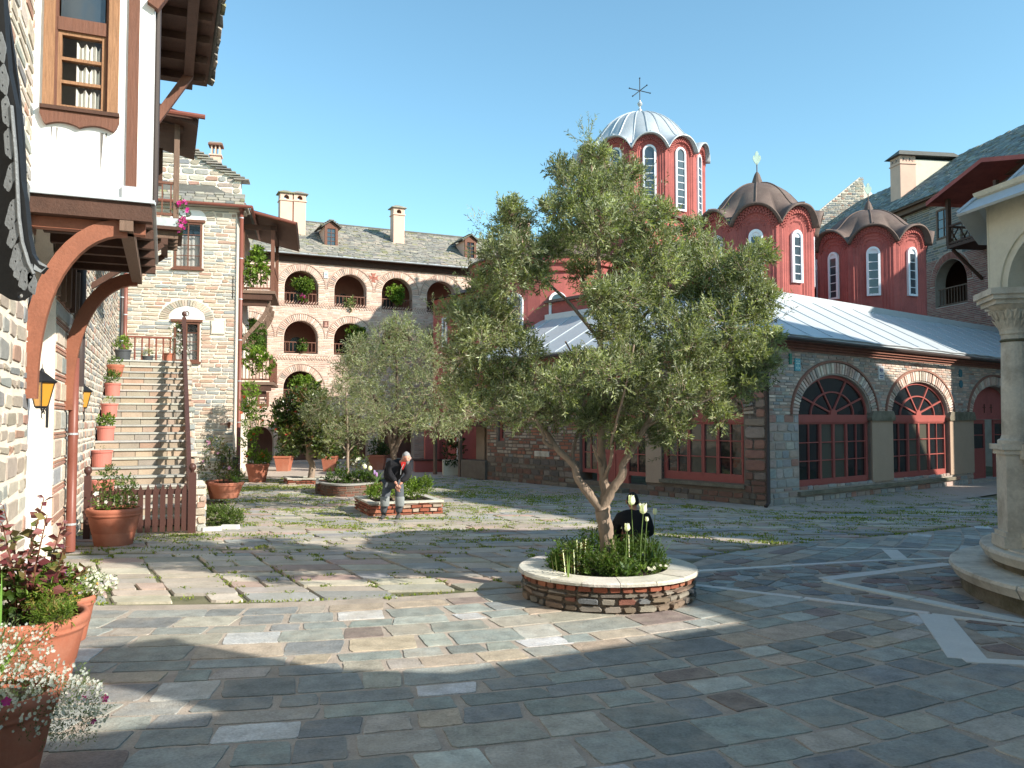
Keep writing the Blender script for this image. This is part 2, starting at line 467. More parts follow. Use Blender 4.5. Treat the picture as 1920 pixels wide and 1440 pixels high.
def voussoirs(mb_or_list, uc, vs, r0, r1, n, a0=0.0, a1=math.pi, ry0=None, ry1=None, gap=0.12, pal=None):
    ry0 = ry0 or r0; ry1 = ry1 or r1
    for k in range(n):
        t0 = a0+(a1-a0)*(k+gap/2)/n; t1 = a0+(a1-a0)*(k+1-gap/2)/n
        loop = [(uc+r0*math.cos(t0), vs+ry0*math.sin(t0)), (uc+r0*math.cos(t1), vs+ry0*math.sin(t1)),
                (uc+r1*math.cos(t1), vs+ry1*math.sin(t1)), (uc+r1*math.cos(t0), vs+ry1*math.sin(t0))]
        mb_or_list.append((loop, pick(pal)))
# palettes
P_RUB = [((.38, .32, .26), 4), ((.30, .30, .275), 3), ((.44, .38, .31), 3), ((.21, .215, .215), 2), ((.38, .23, .175), 1.3), ((.50, .45, .38), 1.5)]
P_COURSE = [((.50, .41, .32), 4), ((.38, .375, .34), 3), ((.46, .31, .235), 2), ((.30, .315, .305), 1.6), ((.56, .49, .40), 3)]
P_BRICKP = [((.58, .42, .34), 5), ((.50, .34, .27), 3), ((.66, .54, .45), 4), ((.42, .35, .30), 1.5)]
P_CHURCH = [((.34, .14, .09), 3), ((.30, .22, .16), 3), ((.40, .32, .25), 3), ((.26, .12, .085), 2), ((.24, .22, .20), 1)]
P_CHGREY = [((.37, .345, .32), 4), ((.41, .31, .26), 3), ((.31, .315, .30), 2), ((.37, .20, .155), 1), ((.48, .42, .36), 2)]
P_PAVE = [((.265, .285, .265), 5), ((.215, .23, .222), 4), ((.30, .32, .29), 4), ((.37, .345, .295), 2.5), ((.39, .325, .25), 1.0), ((.25, .20, .175), .3), ((.45, .45, .42), .8)]
P_COB = [((.42, .36, .30), 5), ((.36, .33, .29), 4), ((.47, .42, .34), 3), ((.30, .30, .29), 2), ((.42, .31, .26), 2)]
P_CRAZY = [((.20, .21, .21), 4), ((.26, .19, .17), 3), ((.30, .25, .20), 3), ((.30, .33, .32), 2), ((.17, .18, .18), 2)]
P_REDBR = [((.30, .095, .055), 4), ((.24, .08, .05), 2), ((.35, .14, .085), 2), ((.22, .10, .065), 1)]
P_SLATE = [((.27, .25, .21), 4), ((.22, .21, .18), 3), ((.33, .29, .23), 2), ((.17, .165, .15), 2), ((.22, .21, .12), 1)]
P_SLATEB = [((.19, .21, .20), 4), ((.15, .17, .17), 3), ((.25, .27, .25), 2), ((.20, .19, .13), 1)]

# ---------------------------------------------------------------- foliage (numpy)
def leaf_object(name, P, D, S, L, W, C, mt, parent=None, loc=None, fold=0.15, kind=None):
    """one rhombic leaf per row: base P, direction D, side S, length L, width W, colour C"""
    n = len(P)
    if parent is not None: Lc = np.array(root_of(parent).location)
    else: Lc = np.array(loc if loc is not None else (0, 0, 0), dtype=float)
    D = D/np.maximum(np.linalg.norm(D, axis=1, keepdims=True), 1e-6)
    S = S-D*np.sum(S*D, axis=1, keepdims=True)
    S = S/np.maximum(np.linalg.norm(S, axis=1, keepdims=True), 1e-6)
    Nn = np.cross(D, S)
    L = L[:, None]; W = W[:, None]
    v = np.empty((n, 4, 3))
    v[:, 0] = P; mid = P+D*L*0.45+Nn*L*fold*0.3
    v[:, 1] = mid+S*W/2; v[:, 2] = P+D*L-Nn*L*fold*0.4; v[:, 3] = mid-S*W/2
    v = v.reshape(-1, 3)-Lc
    me = bpy.data.meshes.new(name)
    me.vertices.add(4*n); me.vertices.foreach_set('co', v.ravel().astype(np.float32))
    me.loops.add(4*n); me.loops.foreach_set('vertex_index', np.arange(4*n, dtype=np.int32))
    me.polygons.add(n); me.polygons.foreach_set('loop_start', np.arange(0, 4*n, 4, dtype=np.int32))
    me.polygons.foreach_set('use_smooth', np.zeros(n, dtype=bool))
    ca = me.color_attributes.new('Col', 'FLOAT_COLOR', 'CORNER')
    cc = np.ones((n, 4, 4), dtype=np.float32); cc[:, :, :3] = C[:, None, :]
    ca.data.foreach_set('color', cc.ravel())
    me.update(calc_edges=True); me.materials.append(mt)
    o = bpy.data.objects.new(name, me); COL.objects.link(o)
    if parent is not None: o.parent = parent
    else: o.location = Lc
    if kind: o['kind'] = kind
    return o
def rand_dir(n):
    d = NR.normal(size=(n, 3)); return d/np.linalg.norm(d, axis=1, keepdims=True)
def pal_np(pal, n, jit=0.2):
    cs = np.array([p[0] for p in pal]); w = np.array([p[1] for p in pal], float)
    c = cs[NR.choice(len(cs), n, p=w/w.sum())]
    return c*(1+NR.uniform(-jit, jit, (n, 1)))
def clump(centers, radii, ntw, nleaf, twl, leafl, leafw, pal, up=0.35, out=0.8, shell=0.5):
    """twigs with leaves filling a set of ellipsoidal clumps; returns arrays"""
    Ps = []; Ds = []; Cs = []; tw = []
    for c, r in zip(centers, radii):
        r = np.array(r if hasattr(r, '__len__') else (r, r, r), float)
        k = max(2, int(ntw)) if np.isscalar(ntw) else ntw
        d = rand_dir(k); rr = NR.uniform(shell**3, 1, (k, 1))**(1/3)
        base = np.array(c)+d*rr*r*0.86; cf = NR.uniform(.72, 1.22)
        dirn = d*out+rand_dir(k)*0.55+np.array([0, 0, up])
        dirn /= np.linalg.norm(dirn, axis=1, keepdims=True)
        tcol = pal_np(pal, k, 0.28)*cf
        for j in range(nleaf):
            t = (j+0.5)/nleaf
            p = base+dirn*twl*t
            ld = dirn*0.75+rand_dir(k)*0.75
            Ps.append(p); Ds.append(ld); Cs.append(tcol*(1+NR.uniform(-.18, .18, (k, 1))))
        tw.append((base, base+dirn*twl))
    P = np.concatenate(Ps); D = np.concatenate(Ds); C = np.concatenate(Cs)
    n = len(P)
    return P, D, rand_dir(n), NR.uniform(.7, 1.25, n)*leafl, NR.uniform(.7, 1.25, n)*leafw, C, tw
def foliage(name, centers, radii, ntw, nleaf, twl, leafl, leafw, pal, mt, parent, twigs=None, **kw):
    P, D, S, L, W, C, tw = clump(centers, radii, ntw, nleaf, twl, leafl, leafw, pal, **kw)
    o = leaf_object(name, P, D, S, L, W, C, mt, parent)
    if twigs:
        mb = MB()
        for b, e in tw:
            for i in range(0, len(b), 3):
                mb.tube([b[i]-(e[i]-b[i])*0.5, e[i]], [twigs, twigs*0.5], 3, cap=False)
        mb.build('twigs', M['bark'], parent, kind='stuff')
    return o
L_OLIVE = [((.175, .205, .078), 4), ((.27, .30, .13), 3), ((.08, .10, .036), 2.6), ((.43, .46, .26), 2.2), ((.25, .30, .08), 1.5)]
L_GREEN = [((.07, .13, .02), 4), ((.10, .17, .03), 3), ((.045, .085, .015), 3), ((.14, .20, .04), 1)]
L_BRIGHT = [((.13, .21, .025), 4), ((.18, .26, .04), 3), ((.08, .14, .02), 2)]
L_DARK = [((.03, .055, .014), 4), ((.05, .08, .02), 3), ((.075, .10, .02), 1)]
L_CAMEL = [((.05, .08, .015), 4), ((.09, .12, .02), 3), ((.13, .15, .03), 2), ((.12, .06, .02), 1)]
L_RED = [((.10, .02, .025), 3), ((.20, .07, .055), 3), ((.12, .10, .03), 3), ((.09, .12, .03), 2)]
def petals(mb, c, r, n=5, col=(.8, .8, .8), tiltz=0.4, normal=None):
    c = Vector(c); N = (normal or Vector((R.uniform(-.5, .5), -1, R.uniform(.1, .9)))).normalized()
    x = N.orthogonal().normalized(); y = N.cross(x); a0 = R.random()*6
    for k in range(n):
        a = a0+2*math.pi*k/n; d = x*math.cos(a)+y*math.sin(a); s = N.cross(d)
        mb.add([c, c+d*r*.6+s*r*.38+N*r*tiltz*.5, c+d*r+N*r*tiltz*.4, c+d*r*.6-s*r*.38+N*r*tiltz*.5], [(0, 1, 2, 3)], col)
# ================================================================ GROUND AND PAVING
Pc = Vector((-5.0, 23.4, 0))
PAV = Vector((8.75, 10.23, 0))           # centre of the pavilion
KC = Vector((1.25, 10.86, 0)); KR = 1.13  # round planter
ang = math.atan2(.389, .921)
e1 = Vector((math.cos(ang), math.sin(ang), 0)); e2 = Vector((-math.sin(ang), math.cos(ang), 0))
WA = -1.589
c_ang = rad(38.4)
UR = Vector((math.cos(c_ang), math.sin(c_ang), 0)); UL = Vector((-math.sin(c_ang), math.cos(c_ang), 0))
C0 = Vector((6.65, 21.5, 0))
def CH(s, t, z=0): return C0+UR*s+UL*t+Vector((0, 0, z))
def inchurch(x, y, m=0.0):
    d = Vector((x, y, 0))-C0
    return d.dot(UR) > -m and d.dot(UL) > -m
def flat_sheet(name, pts, z, mt, kind='structure', cell=None):
    mb = MB(); F = Fr((0, 0, z), (1, 0, 0), (0, 1, 0), (0, 0, 1))
    tr = tessellate_polygon([[Vector((p[0], p[1], 0)) for p in pts]])
    mb.add([F(p[0], p[1]) for p in pts], [tuple(t) for t in tr])
    return mb.build(name, mt, kind=kind)
g = MB(); g.add([(-400, -400, -.06), (400, -400, -.06), (400, 400, -.06), (-400, 400, -.06)], [(0, 1, 2, 3)])
g.build('ground', M['earth'], kind='structure')

def p1_edge(x):
    """far edge of the smooth flagstones"""
    if x < 2.6:
        return Pc.y-math.sqrt(max(0.1, 13.15**2-(x-Pc.x)**2))
    ks = [(2.6, 12.7), (3.3, 13.9), (5.4, 15.4), (7.6, 16.4), (10.3, 17.9), (16, 19.5), (30, 22)]
    for (a, ya), (b, yb) in zip(ks, ks[1:]):
        if x <= b: return ya+(yb-ya)*(x-a)/(b-a)
    return 22
# mortar bed of the flagstones, one strip
xs = [-12+0.5*k for k in range(73)]
mb = MB()
vs = []
for x in xs: vs += [(x, -3, -.004), (x, p1_edge(x), -.004)]
mb.add(vs, [(2*i, 2*i+2, 2*i+3, 2*i+1) for i in range(len(xs)-1)])
terrace = mb.build('flagstone_pavement', M['mortar_tan'], kind='structure')
flat_sheet('grassy_bed', [(-14, 8), (26, 8), (26, 60), (-24, 60)], -.03, M['earth'])

# pale marble bands and the zone of crazy paving they frame
b_out = [G(1300, 1098), G(1740, 1152), G(1832, 1243), G(1990, 1249)]
b_up = [G(1300, 1072), G(1640, 1052), G(1800, 1047)]
zone = [G(1300, 1093), G(1740, 1152), G(1832, 1243), G(1990, 1249), Vector((9.5, 5.5, 0)), Vector((13, 8, 0)),
        Vector((13, 13, 0)), G(1800, 1047), G(1640, 1052), G(1300, 1072)]
def inpoly(x, y, poly):
    c = False; n = len(poly)
    for i in range(n):
        a, b = poly[i], poly[(i+1) % n]
        if (a[1] > y) != (b[1] > y) and x < (b[0]-a[0])*(y-a[1])/(b[1]-a[1])+a[0]: c = not c
    return c
def band_quad(a, b, w, w2=None):
    d = (b-a).normalized(); s = Vector((-d.y, d.x, 0)); w2 = w2 or w
    return [a-s*w/2, b-s*w2/2, b+s*w2/2, a+s*w/2]
bands = []
def add_band(a, b, w, seglen=1.3):
    n = max(1, int((b-a).length/seglen))
    for i in range(n):
        p = a.lerp(b, i/n+0.002); q = a.lerp(b, (i+1)/n-0.002)
        bands.append(band_quad(p, q, w))
add_band(G(1300, 1097), G(1745, 1151), 0.13)
add_band(G(1745, 1153), G(1925, 1174), 0.13)
add_band(G(1752, 1153), G(1815, 1238), 0.36)
add_band(G(1806, 1239), G(1980, 1247), 0.16)
add_band(G(1300, 1072), G(1655, 1051), 0.12)
add_band(G(1655, 1051), G(1800, 1047), 0.12)
add_band(G(1545, 1087), G(1780, 1058), 0.22)
add_band(G(1545, 1089), G(1925, 1168), 0.19)
add_band(G(1668, 1031), G(1690, 1051), 0.26)
add_band(G(1530, 1026), G(1790, 1032), 0.09)
mbs = []
for q in bands:
    bz = .009+.0006*(len(mbs) % 12); mbs.append(1)
    b = MB(); b.stone(GROUND, [(p.x, p.y) for p in q], -.02, bz, pick([((.60, .59, .56), 1), ((.64, .61, .56), 1)], .05), inset=.97)
    b.build('marble_band', M['bandstone'], terrace)
def near_band(x, y, m=0.0):
    for q in bands:
        if inpoly(x, y, q): return True
    return False

# concentric courses of grey-green flagstones
pieces = []
r = 11.0
while r < 22.2:
    near = (r-13)/9
    dr = R.choice([R.uniform(.26, .38), R.uniform(.36, .50)])*(1+.25*max(0, near))
    a = rad(-155)
    while a < rad(-10):
        w = R.choice([R.uniform(.32, .55), R.uniform(.55, .92), R.uniform(.45, .7)])
        da = w/r; am = a+da/2; rm = r+dr/2
        x = Pc.x+rm*math.cos(am); y = Pc.y+rm*math.sin(am)
        ok = y < p1_edge(x)-dr*.42 and y > 1.5 and x < 16 and (x*e1.x+y*e1.y) > WA+.1
        ok = ok and (Vector((x, y, 0))-KC).length > KR*0.95 and (Vector((x, y, 0))-PAV).length > 3.0
        ok = ok and not inpoly(x, y, zone)
        if ok:
            j = 0.028; g0 = R.uniform(.012, .030)
            loop = []
            rr0 = r+g0; rr1 = r+dr-g0; ta = a+g0/r; tb = a+da-g0/r
            sk = R.uniform(-.05, .05)/r
            for t, q in ((ta, rr0), (ta*.5+tb*.5, rr0), (tb, rr0), (tb+sk, rr1), (ta*.5+tb*.5+sk, rr1), (ta+sk, rr1)):
                t2 = t+R.uniform(-j, j)*.8/r; q2 = q+R.uniform(-j, j)*.45
                loop.append((Pc.x+q2*math.cos(t2), Pc.y+q2*math.sin(t2)))
            cx = sum(p[0] for p in loop)/6; cy = sum(p[1] for p in loop)/6
            c2 = []
            for k in range(6):      # knock the four corners off
                p = loop[k]
                if k in (1, 4): c2.append(p); continue
                pr = loop[k-1]; nx = loop[(k+1) % 6]; f = R.uniform(.02, .09)
                c2.append((p[0]+(pr[0]-p[0])*f, p[1]+(pr[1]-p[1])*f)); c2.append((p[0]+(nx[0]-p[0])*f, p[1]+(nx[1]-p[1])*f))
            c3 = []
            for k in range(len(c2)):
                a0, a1 = c2[k], c2[(k+1) % len(c2)]; ll = math.hypot(a1[0]-a0[0], a1[1]-a0[1]); c3.append(a0)
                if ll > .14:
                    for q in range(1, 1+int(ll/.11)): t = q/(1+int(ll/.11)); c3.append((a0[0]+(a1[0]-a0[0])*t+R.gauss(0, .0045), a0[1]+(a1[1]-a0[1])*t+R.gauss(0, .0045)))
            c2 = c3
            pal = P_PAVE if R.random() < .96 else [((.52, .53, .52), 1)]
            pieces.append((c2, pick(pal, .16)))
        a += da
    r += dr
lay(pieces, GROUND, -.02, .004, M['paver'], terrace, 'flagstone', inset=.98, limit=300, minpx=10, tilt=.002, njit=.4)

# crazy paving round the pavilion (irregular cells)
def clipcell(p, others, size):
    poly = [(p[0]-size, p[1]-size), (p[0]+size, p[1]-size), (p[0]+size, p[1]+size), (p[0]-size, p[1]+size)]
    for o in others:
        mx, my = (p[0]+o[0])/2, (p[1]+o[1])/2; nx, ny = o[0]-p[0], o[1]-p[1]
        out = []
        for i in range(len(poly)):
            a, b = poly[i], poly[(i+1) % len(poly)]
            da = (a[0]-mx)*nx+(a[1]-my)*ny; db = (b[0]-mx)*nx+(b[1]-my)*ny
            if da <= 0: out.append(a)
            if (da < 0 < db) or (db < 0 < da):
                t = da/(da-db); out.append((a[0]+(b[0]-a[0])*t, a[1]+(b[1]-a[1])*t))
        poly = out
        if len(poly) < 3: return None
    return poly
def cells(x0, x1, y0, y1, sx, sy, keep, shrink):
    grid = {}
    nx = int((x1-x0)/sx)+1; ny = int((y1-y0)/sy)+1
    for i in range(nx):
        for j in range(ny):
            grid[i, j] = (x0+(i+.5+R.uniform(-.42, .42)+(.5 if j % 2 else 0))*sx, y0+(j+.5+R.uniform(-.38, .38))*sy)
    out = []
    for (i, j), p in grid.items():
        if not keep(*p): continue
        oth = [grid[i+a, j+b] for a in (-2, -1, 0, 1, 2) for b in (-2, -1, 0, 1, 2) if (a or b) and (i+a, j+b) in grid]
        oth.sort(key=lambda o: (o[0]-p[0])**2+(o[1]-p[1])**2)
        poly = clipcell(p, oth, 2*max(sx, sy))
        if not poly: continue
        cx = sum(q[0] for q in poly)/len(poly); cy = sum(q[1] for q in poly)/len(poly)
        poly = [(cx+(q[0]-cx)*shrink, cy+(q[1]-cy)*shrink) for q in poly]
        out.append(poly)
    return out
pieces = []
for poly in cells(2.2, 13, 5.6, 13.4, .42, .26, lambda x, y: inpoly(x, y, zone) and (Vector((x, y, 0))-PAV).length > 2.95, .9):
    if any(near_band(*q) for q in poly): 
        c = (sum(q[0] for q in poly)/len(poly), sum(q[1] for q in poly)/len(poly))
        if near_band(*c): continue
        poly = [(c[0]+(q[0]-c[0])*.7, c[1]+(q[1]-c[1])*.7) for q in poly]
        if sum(near_band(*q) for q in poly) > 1: continue
    pieces.append((poly, pick(P_CRAZY, .2)))
lay(pieces, GROUND, -.02, .008, M['paver'], terrace, 'crazy_paving_stone', inset=.95, limit=300, minpx=10)

# old courtyard slabs with grass in the joints
cob_bed = MB(); cob_bed.add([(-14, 9, -.022), (16, 9, -.022), (16, 44, -.022), (-20, 44, -.022)], [(0, 1, 2, 3)])
court = cob_bed.build('old_courtyard_paving', M['earth'], kind='structure')
FCO = Fr((0, 0, 0), Vector((1, .09, 0)).normalized(), Vector((-.50, .866, 0)), (0, 0, 1))
pieces = []; joints = []
v = 9.0; row = 0
colw = None
while v < 36:
    near = v < 15.6
    if near:
        if colw is None:
            colw = []; u = -9
            while u < 14: w = R.uniform(.62, 1.05); colw.append((u, w)); u += w
        dv = R.uniform(.34, .58); cw = [(a+R.uniform(-.03, .03), w) for a, w in colw]
        # sometimes split a column in two
        cw2 = []
        for a, w in cw:
            if R.random() < .15: cw2 += [(a, w*.5), (a+w*.5, w*.5)]
            else: cw2.append((a, w))
        cw = cw2
    else:
        dv = R.uniform(.24, .42); u = -9+R.uniform(0, .5); cw = []
        while u < 26: w = R.uniform(.42, 1.15); cw.append((u, w)); u += w
    for a, w in cw:
        um, vm = a+w/2, v+dv/2
        q = FCO(um, vm); x, y = q.x, q.y
        if y < p1_edge(x)+dv*.35 or inchurch(x, y, .1) or x < -13 or x > 15: continue
        aa = x*e1.x+y*e1.y; bb = x*e2.x+y*e2.y
        if aa < WA+.1 or (aa < .85 and bb > 18.3): continue
        if x < -10.6 and y > 30.5: continue
        g0 = R.uniform(.008, .026); g1 = R.uniform(.005, .018)
        loop = jrect(a+g0, a+w-g0, v+g1, v+dv-g1, .014, .10)
        if R.random() < .012: joints.append((q, .5)); continue
        pieces.append((loop, pick(P_COB, .14)))
        joints.append((FCO(a, v+dv*R.random()), .12 if near else .2))
        joints.append((FCO(a+w*R.random(), v), .12 if near else .2))
    v += dv; row += 1
lay(pieces, FCO, -.04, .012, M['cobble'], court, 'old_slab', inset=.94, limit=300, minpx=10, tilt=.012, njit=.7)

# grass in the joints and in patches
def patchy(x, y):
    return noise.noise(Vector((x*.55+7, y*.75, 3)))+.45*noise.noise(Vector((x*1.7, y*2.1, 9)))
bl = []
def tuft(x, y, n, spread, h):
    for _ in range(n):
        bl.append((x+R.gauss(0, spread), y+R.gauss(0, spread), h*R.uniform(.5, 1.3)))
for q, s in joints:
    k = patchy(q.x, q.y)
    far = q.y > 16
    if q.y < 15.6:
        if R.random() < (.55 if k > -.15 else .2): tuft(q.x, q.y, int(16+40*max(0, k+.1)), .05, .036)
    elif k > -.08 or R.random() < .3:
        tuft(q.x, q.y, int(16+90*max(0, k)), .10 if k > .1 else .06, .035)
for q in [(-6.5, 14.6, 1.4, .35, 260), (-7.0, 15.6, .9, .4, 260), (-5.6, 16.2, 1.6, .3, 320), (-2.5, 18.9, 1.6, .18, 260), (-6.3, 16.2, .5, .25, 160),
          (3.6, 16.2, 1.5, .4, 500), (2.6, 16.9, 1.2, .4, 400), (5.0, 15.3, 1.5, .16, 300), (0.0, 15.6, 1.4, .25, 260), (-9.2, 26.8, 1.5, 1.2, 1400), (-6.5, 27.4, 2.2, .9, 1600),
          (-7.5, 23.0, 1.5, .7, 700), (-1.5, 25.5, 2.0, 1.3, 1500), (.8, 23.8, 1.6, 1.0, 1000), (-4.6, 22.5, 1.5, .5, 500), (10.0, 20.0, 3.0, .35, 900), (7.5, 19.0, 2.0, .3, 500), (-3.5, 17.5, 1.0, .3, 300), (-1.2, 17.0, 1.1, .25, 260)]:
    for _ in range(q[4]):
        x = q[0]+R.gauss(0, q[2]*.5); y = q[1]+R.gauss(0, q[3]*.5)
        if not inchurch(x, y) and y > p1_edge(x)+.03 and (x*e1.x+y*e1.y) > WA: bl.append((x, y, .045*R.uniform(.5, 1.3)))
for _ in range(900):      # fringe along the edge of the smooth flagstones
    x = R.uniform(-5.8, 3.0) if R.random() < .6 else R.uniform(3, 11)
    if patchy(x*2, 5) > -.05: bl.append((x, p1_edge(x)+R.gauss(.05, .03), .03*R.uniform(.5, 1.3)))
n = len(bl); B = np.array(bl)
P = np.zeros((n, 3)); P[:, 0] = B[:, 0]; P[:, 1] = B[:, 1]; P[:, 2] = -.01
D = rand_dir(n)*.75; D[:, 2] = 1
leaf_object('grass', P, D, rand_dir(n), B[:, 2]*1.3, NR.uniform(.010, .022, n)*(1+B[:, 1]*.05),
            pal_np([((.17, .23, .035), 4), ((.24, .28, .055), 3), ((.11, .16, .025), 2), ((.28, .27, .09), 1)], n), M['leaf'], kind='stuff')
# grey path along the far wing
flat_sheet('back_path', [(-16, 33.2), (-9.6, 32.5), (-3.5, 31.2), (2, 33.5), (2, 60), (-24, 60)], .02, M['mortar_grey'])
# strip of worn paving at the foot of the church
mb = MB(); pts = [CH(-1.7, 12, .012), CH(-1.5, 7, .012), CH(-1.0, -.3, .012), CH(.8, -2.2, .012), CH(6, -2.3, .012), CH(16, -2.0, .012), CH(16, .2, .012), CH(0, .2, .012), CH(.2, 12, .012)]
flat_sheet('church_apron', pts, .017, M['mortar_grey'])
# ================================================================ SMALL BUILDERS
def window(name, F, u0, u1, v0, v1, cols, rows, wood, parent, n=0.0, fr=.07, glass='glass', depth=.06, muntin=.025, sill=None, lintel=None):
    """casement with a real frame and one pane object per light"""
    f = MB()
    f.box(F, u0, u0+fr, v0, v1, n-depth, n+.01); f.box(F, u1-fr, u1, v0, v1, n-depth, n+.01)
    f.box(F, u0+fr, u1-fr, v0, v0+fr, n-depth, n+.008); f.box(F, u0+fr, u1-fr, v1-fr, v1, n-depth, n+.008)
    a, b, c, d = u0+fr, u1-fr, v0+fr, v1-fr
    for i in range(1, cols):
        x = a+(b-a)*i/cols; w = muntin if cols != 2 else muntin*1.8
        f.box(F, x-w/2, x+w/2, c, d, n-depth*.8, n+.004)
    ys = [c+(d-c)*i/rows for i in range(rows+1)]
    for y in ys[1:-1]: f.box(F, a, b, y-muntin/2, y+muntin/2, n-depth*.75, n+.001)
    w = f.build(name, wood, parent)
    for i in range(cols):
        for y0, y1 in zip(ys, ys[1:]):
            p = MB(); p.box(F, a+(b-a)*i/cols, a+(b-a)*(i+1)/cols, y0, y1, n-depth*.6, n-depth*.5)
            p.build('pane', M[glass], w)
    if sill: s = MB(); s.box(F, u0-.06, u1+.06, v0-.08, v0-.002, n-.05, n+.07); s.build('sill', sill, w)
    if lintel: s = MB(); s.box(F, u0-.1, u1+.1, v1+.002, v1+.1, n-.04, n+.05); s.build('lintel', lintel, w)
    return w
def railing(F, u0, u1, v0, h, parent, wood, nb, n=0.0, t=.045):
    r = MB(); r.box(F, u0, u1, v0+h-t, v0+h, n-t/2, n+t/2); r.box(F, u0, u1, v0+.06, v0+.06+t, n-t/2, n+t/2)
    o = r.build('railing', wood, parent)
    for i in range(nb):
        u = u0+(u1-u0)*(i+.5)/nb
        b = MB(); b.box(F, u-.016, u+.016, v0+.06+t, v0+h-t, n-.016, n+.016); b.build('baluster', wood, o)
    return o
def pot_profile(r, h):
    return [(r*.66, 0), (r*.68, .01), (r*.78, h*.36), (r*.785, h*.375), (r*.80, h*.385), (r*.91, h*.76), (r*.925, h*.79), (r*.97, h*.81), (r*.98, h*.84),
            (r*.965, h*.86), (r*1.0, h*.89), (r*1.01, h*.95), (r*.98, h), (r*.90, h), (r*.88, h*.93)]
def pot(label, c, r, h, mt='terra', group=None, seg=40, cat='flower pot'):
    t = thing('plant_pot', label, cat, c, group)
    mb = MB(); mb.lathe(c, pot_profile(r, h), seg, cap=(True, False)); mb.build('pot_wall', M[mt], t, smooth=True)
    s = MB(); s.lathe(Vector(c)+Vector((0, 0, h*.90)), [(r*.89, -.03), (r*.6, .0), (.01, .02)], 20, cap=(False, False)); s.build('soil', M['soil'], t)
    return t
def bucket(label, c, r, h, mt='pinkpot', group=None):
    t = thing('plant_pot', label, 'flower pot', c, group)
    mb = MB(); mb.lathe(c, [(r*.84, 0), (r*.86, .02), (r*.94, h*.86), (r*1.02, h*.865), (r*1.04, h), (r*.95, h), (r*.93, h*.9)], 26, cap=(True, False))
    mb.build('pot_wall', M[mt], t, smooth=False)
    s = MB(); s.lathe(Vector(c)+Vector((0, 0, h*.9)), [(r*.95, -.02), (.01, .01)], 14, cap=(False, False)); s.build('soil', M['soil'], t)
    return t
def bush(name, label, cat, c, blobs, ntw, nleaf, twl, ll, lw, pal, mt='leaf', flowers=None, group=None, stems=None, **kw):
    """blobs: list of (dx,dy,dz,rx,ry,rz)"""
    c = Vector(c)
    t = thing(name, label, cat, c, group)
    foliage('leaves', [c+Vector(b[:3]) for b in blobs], [b[3:6] for b in blobs], ntw, nleaf, twl, ll, lw, pal, M[mt], t, shell=kw.pop('shell', .15), **kw)
    if stems:
        mb = MB()
        for b in blobs:
            e = c+Vector(b[:3]); mb.tube([c+Vector((b[0]*.2, b[1]*.2, 0)), c+Vector((b[0]*.6, b[1]*.6, b[2]*.55)), e], [stems, stems*.8, stems*.5], 5)
        mb.build('stem', M['barkdark'], t)
    if flowers:
        for cols, nf, fr in flowers:
            mb = MB()
            for _ in range(nf):
                b = R.choice(blobs); d = Vector((R.gauss(0, 1), R.gauss(-.6, .8), R.gauss(.5, .7))).normalized()
                petals(mb, c+Vector(b[:3])+Vector((d.x*b[3], d.y*b[4], d.z*b[5]))*1.05, fr*R.uniform(.7, 1.2), 5, R.choice(cols))
            mb.build('blossom', M['petal'], t, kind='stuff')
    return t
def lobed_arch(F, uc, vs, r, seg=24): return arch_pts(uc, vs, r, seg)

def dentils(mb, F, uc, vs, r, n, s, nrow, out=.03):
    for k in range(n):
        t = math.pi*(k+.5)/n
        for j in range(nrow):
            rr = r+s*1.25*j; off = (j % 2)*math.pi/n/2
            u = uc+rr*math.cos(t+off); v = vs+rr*math.sin(t+off)
            c, sn = math.cos(t+off+math.pi/4), math.sin(t+off+math.pi/4)
            h = s*.42
            loop = [(u+c*h, v+sn*h), (u-sn*h, v+c*h), (u-c*h, v-sn*h), (u+sn*h, v-c*h)]
            mb.prism(F, loop, 0, out)

# ================================================================ CHURCH
church = thing('church', 'dark red Byzantine church with lead domes and a low brick porch along two sides', 'church', C0)
FL = Fr(C0, UL, N=-UR); FRt = Fr(C0, UR, N=-UL)
LH = 12.2; RH = 22.3; WT = 4.42
# --- right facade: two glazed arches and the entrance arch
def uR(px, py): return FRt.uv(px, py)[0]
def vR(px, py): return FRt.uv(px, py)[1]
archR = []
for (xl, xr, ysp, ytop, ysill) in ((1497, 1632, 778, 703, 912), (1671, 1778, 778, 716, 896)):
    u0, u1 = uR(xl, ysp), uR(xr, ysp); uc = (u0+u1)/2
    archR.append(dict(uc=uc, r=(u1-u0)/2, vs=vR((xl+xr)/2, ysp), top=vR((xl+xr)/2, ytop), sill=vR((xl+xr)/2, ysill)))
u0 = uR(1822, 760); r3 = archR[1]['r']*.98
archR.append(dict(uc=u0+r3, r=r3, vs=archR[1]['vs'], top=archR[1]['top'], sill=0.12))
a4 = dict(archR[2]); a4['uc'] = archR[2]['uc']+2*r3+1.6; a4['sill'] = archR[1]['sill']; archR.append(a4)
SP = sum(a['vs'] for a in archR[:2])/2; SILL = sum(a['sill'] for a in archR[:2])/2
for a in archR:
    a['vs'] = SP; a['ry'] = min(a['top'], WT-.35)-SP
    if a['sill'] > .2: a['sill'] = SILL
holes = [arch_loop(a['uc'], a['sill'], SP, a['r'], 18, a['ry']) for a in archR]
wall = MB(); wall.panel(FRt, [(0, -.1), (RH, -.1), (RH, WT), (0, WT)], holes, -.55, 0)
wallR = wall.build('porch_wall', M['mortar_grey'], church)
ex = exs(*[arch_ex(a['uc'], a['sill']-.16, SP, a['r']+.36, a['ry']+.38) for a in archR])
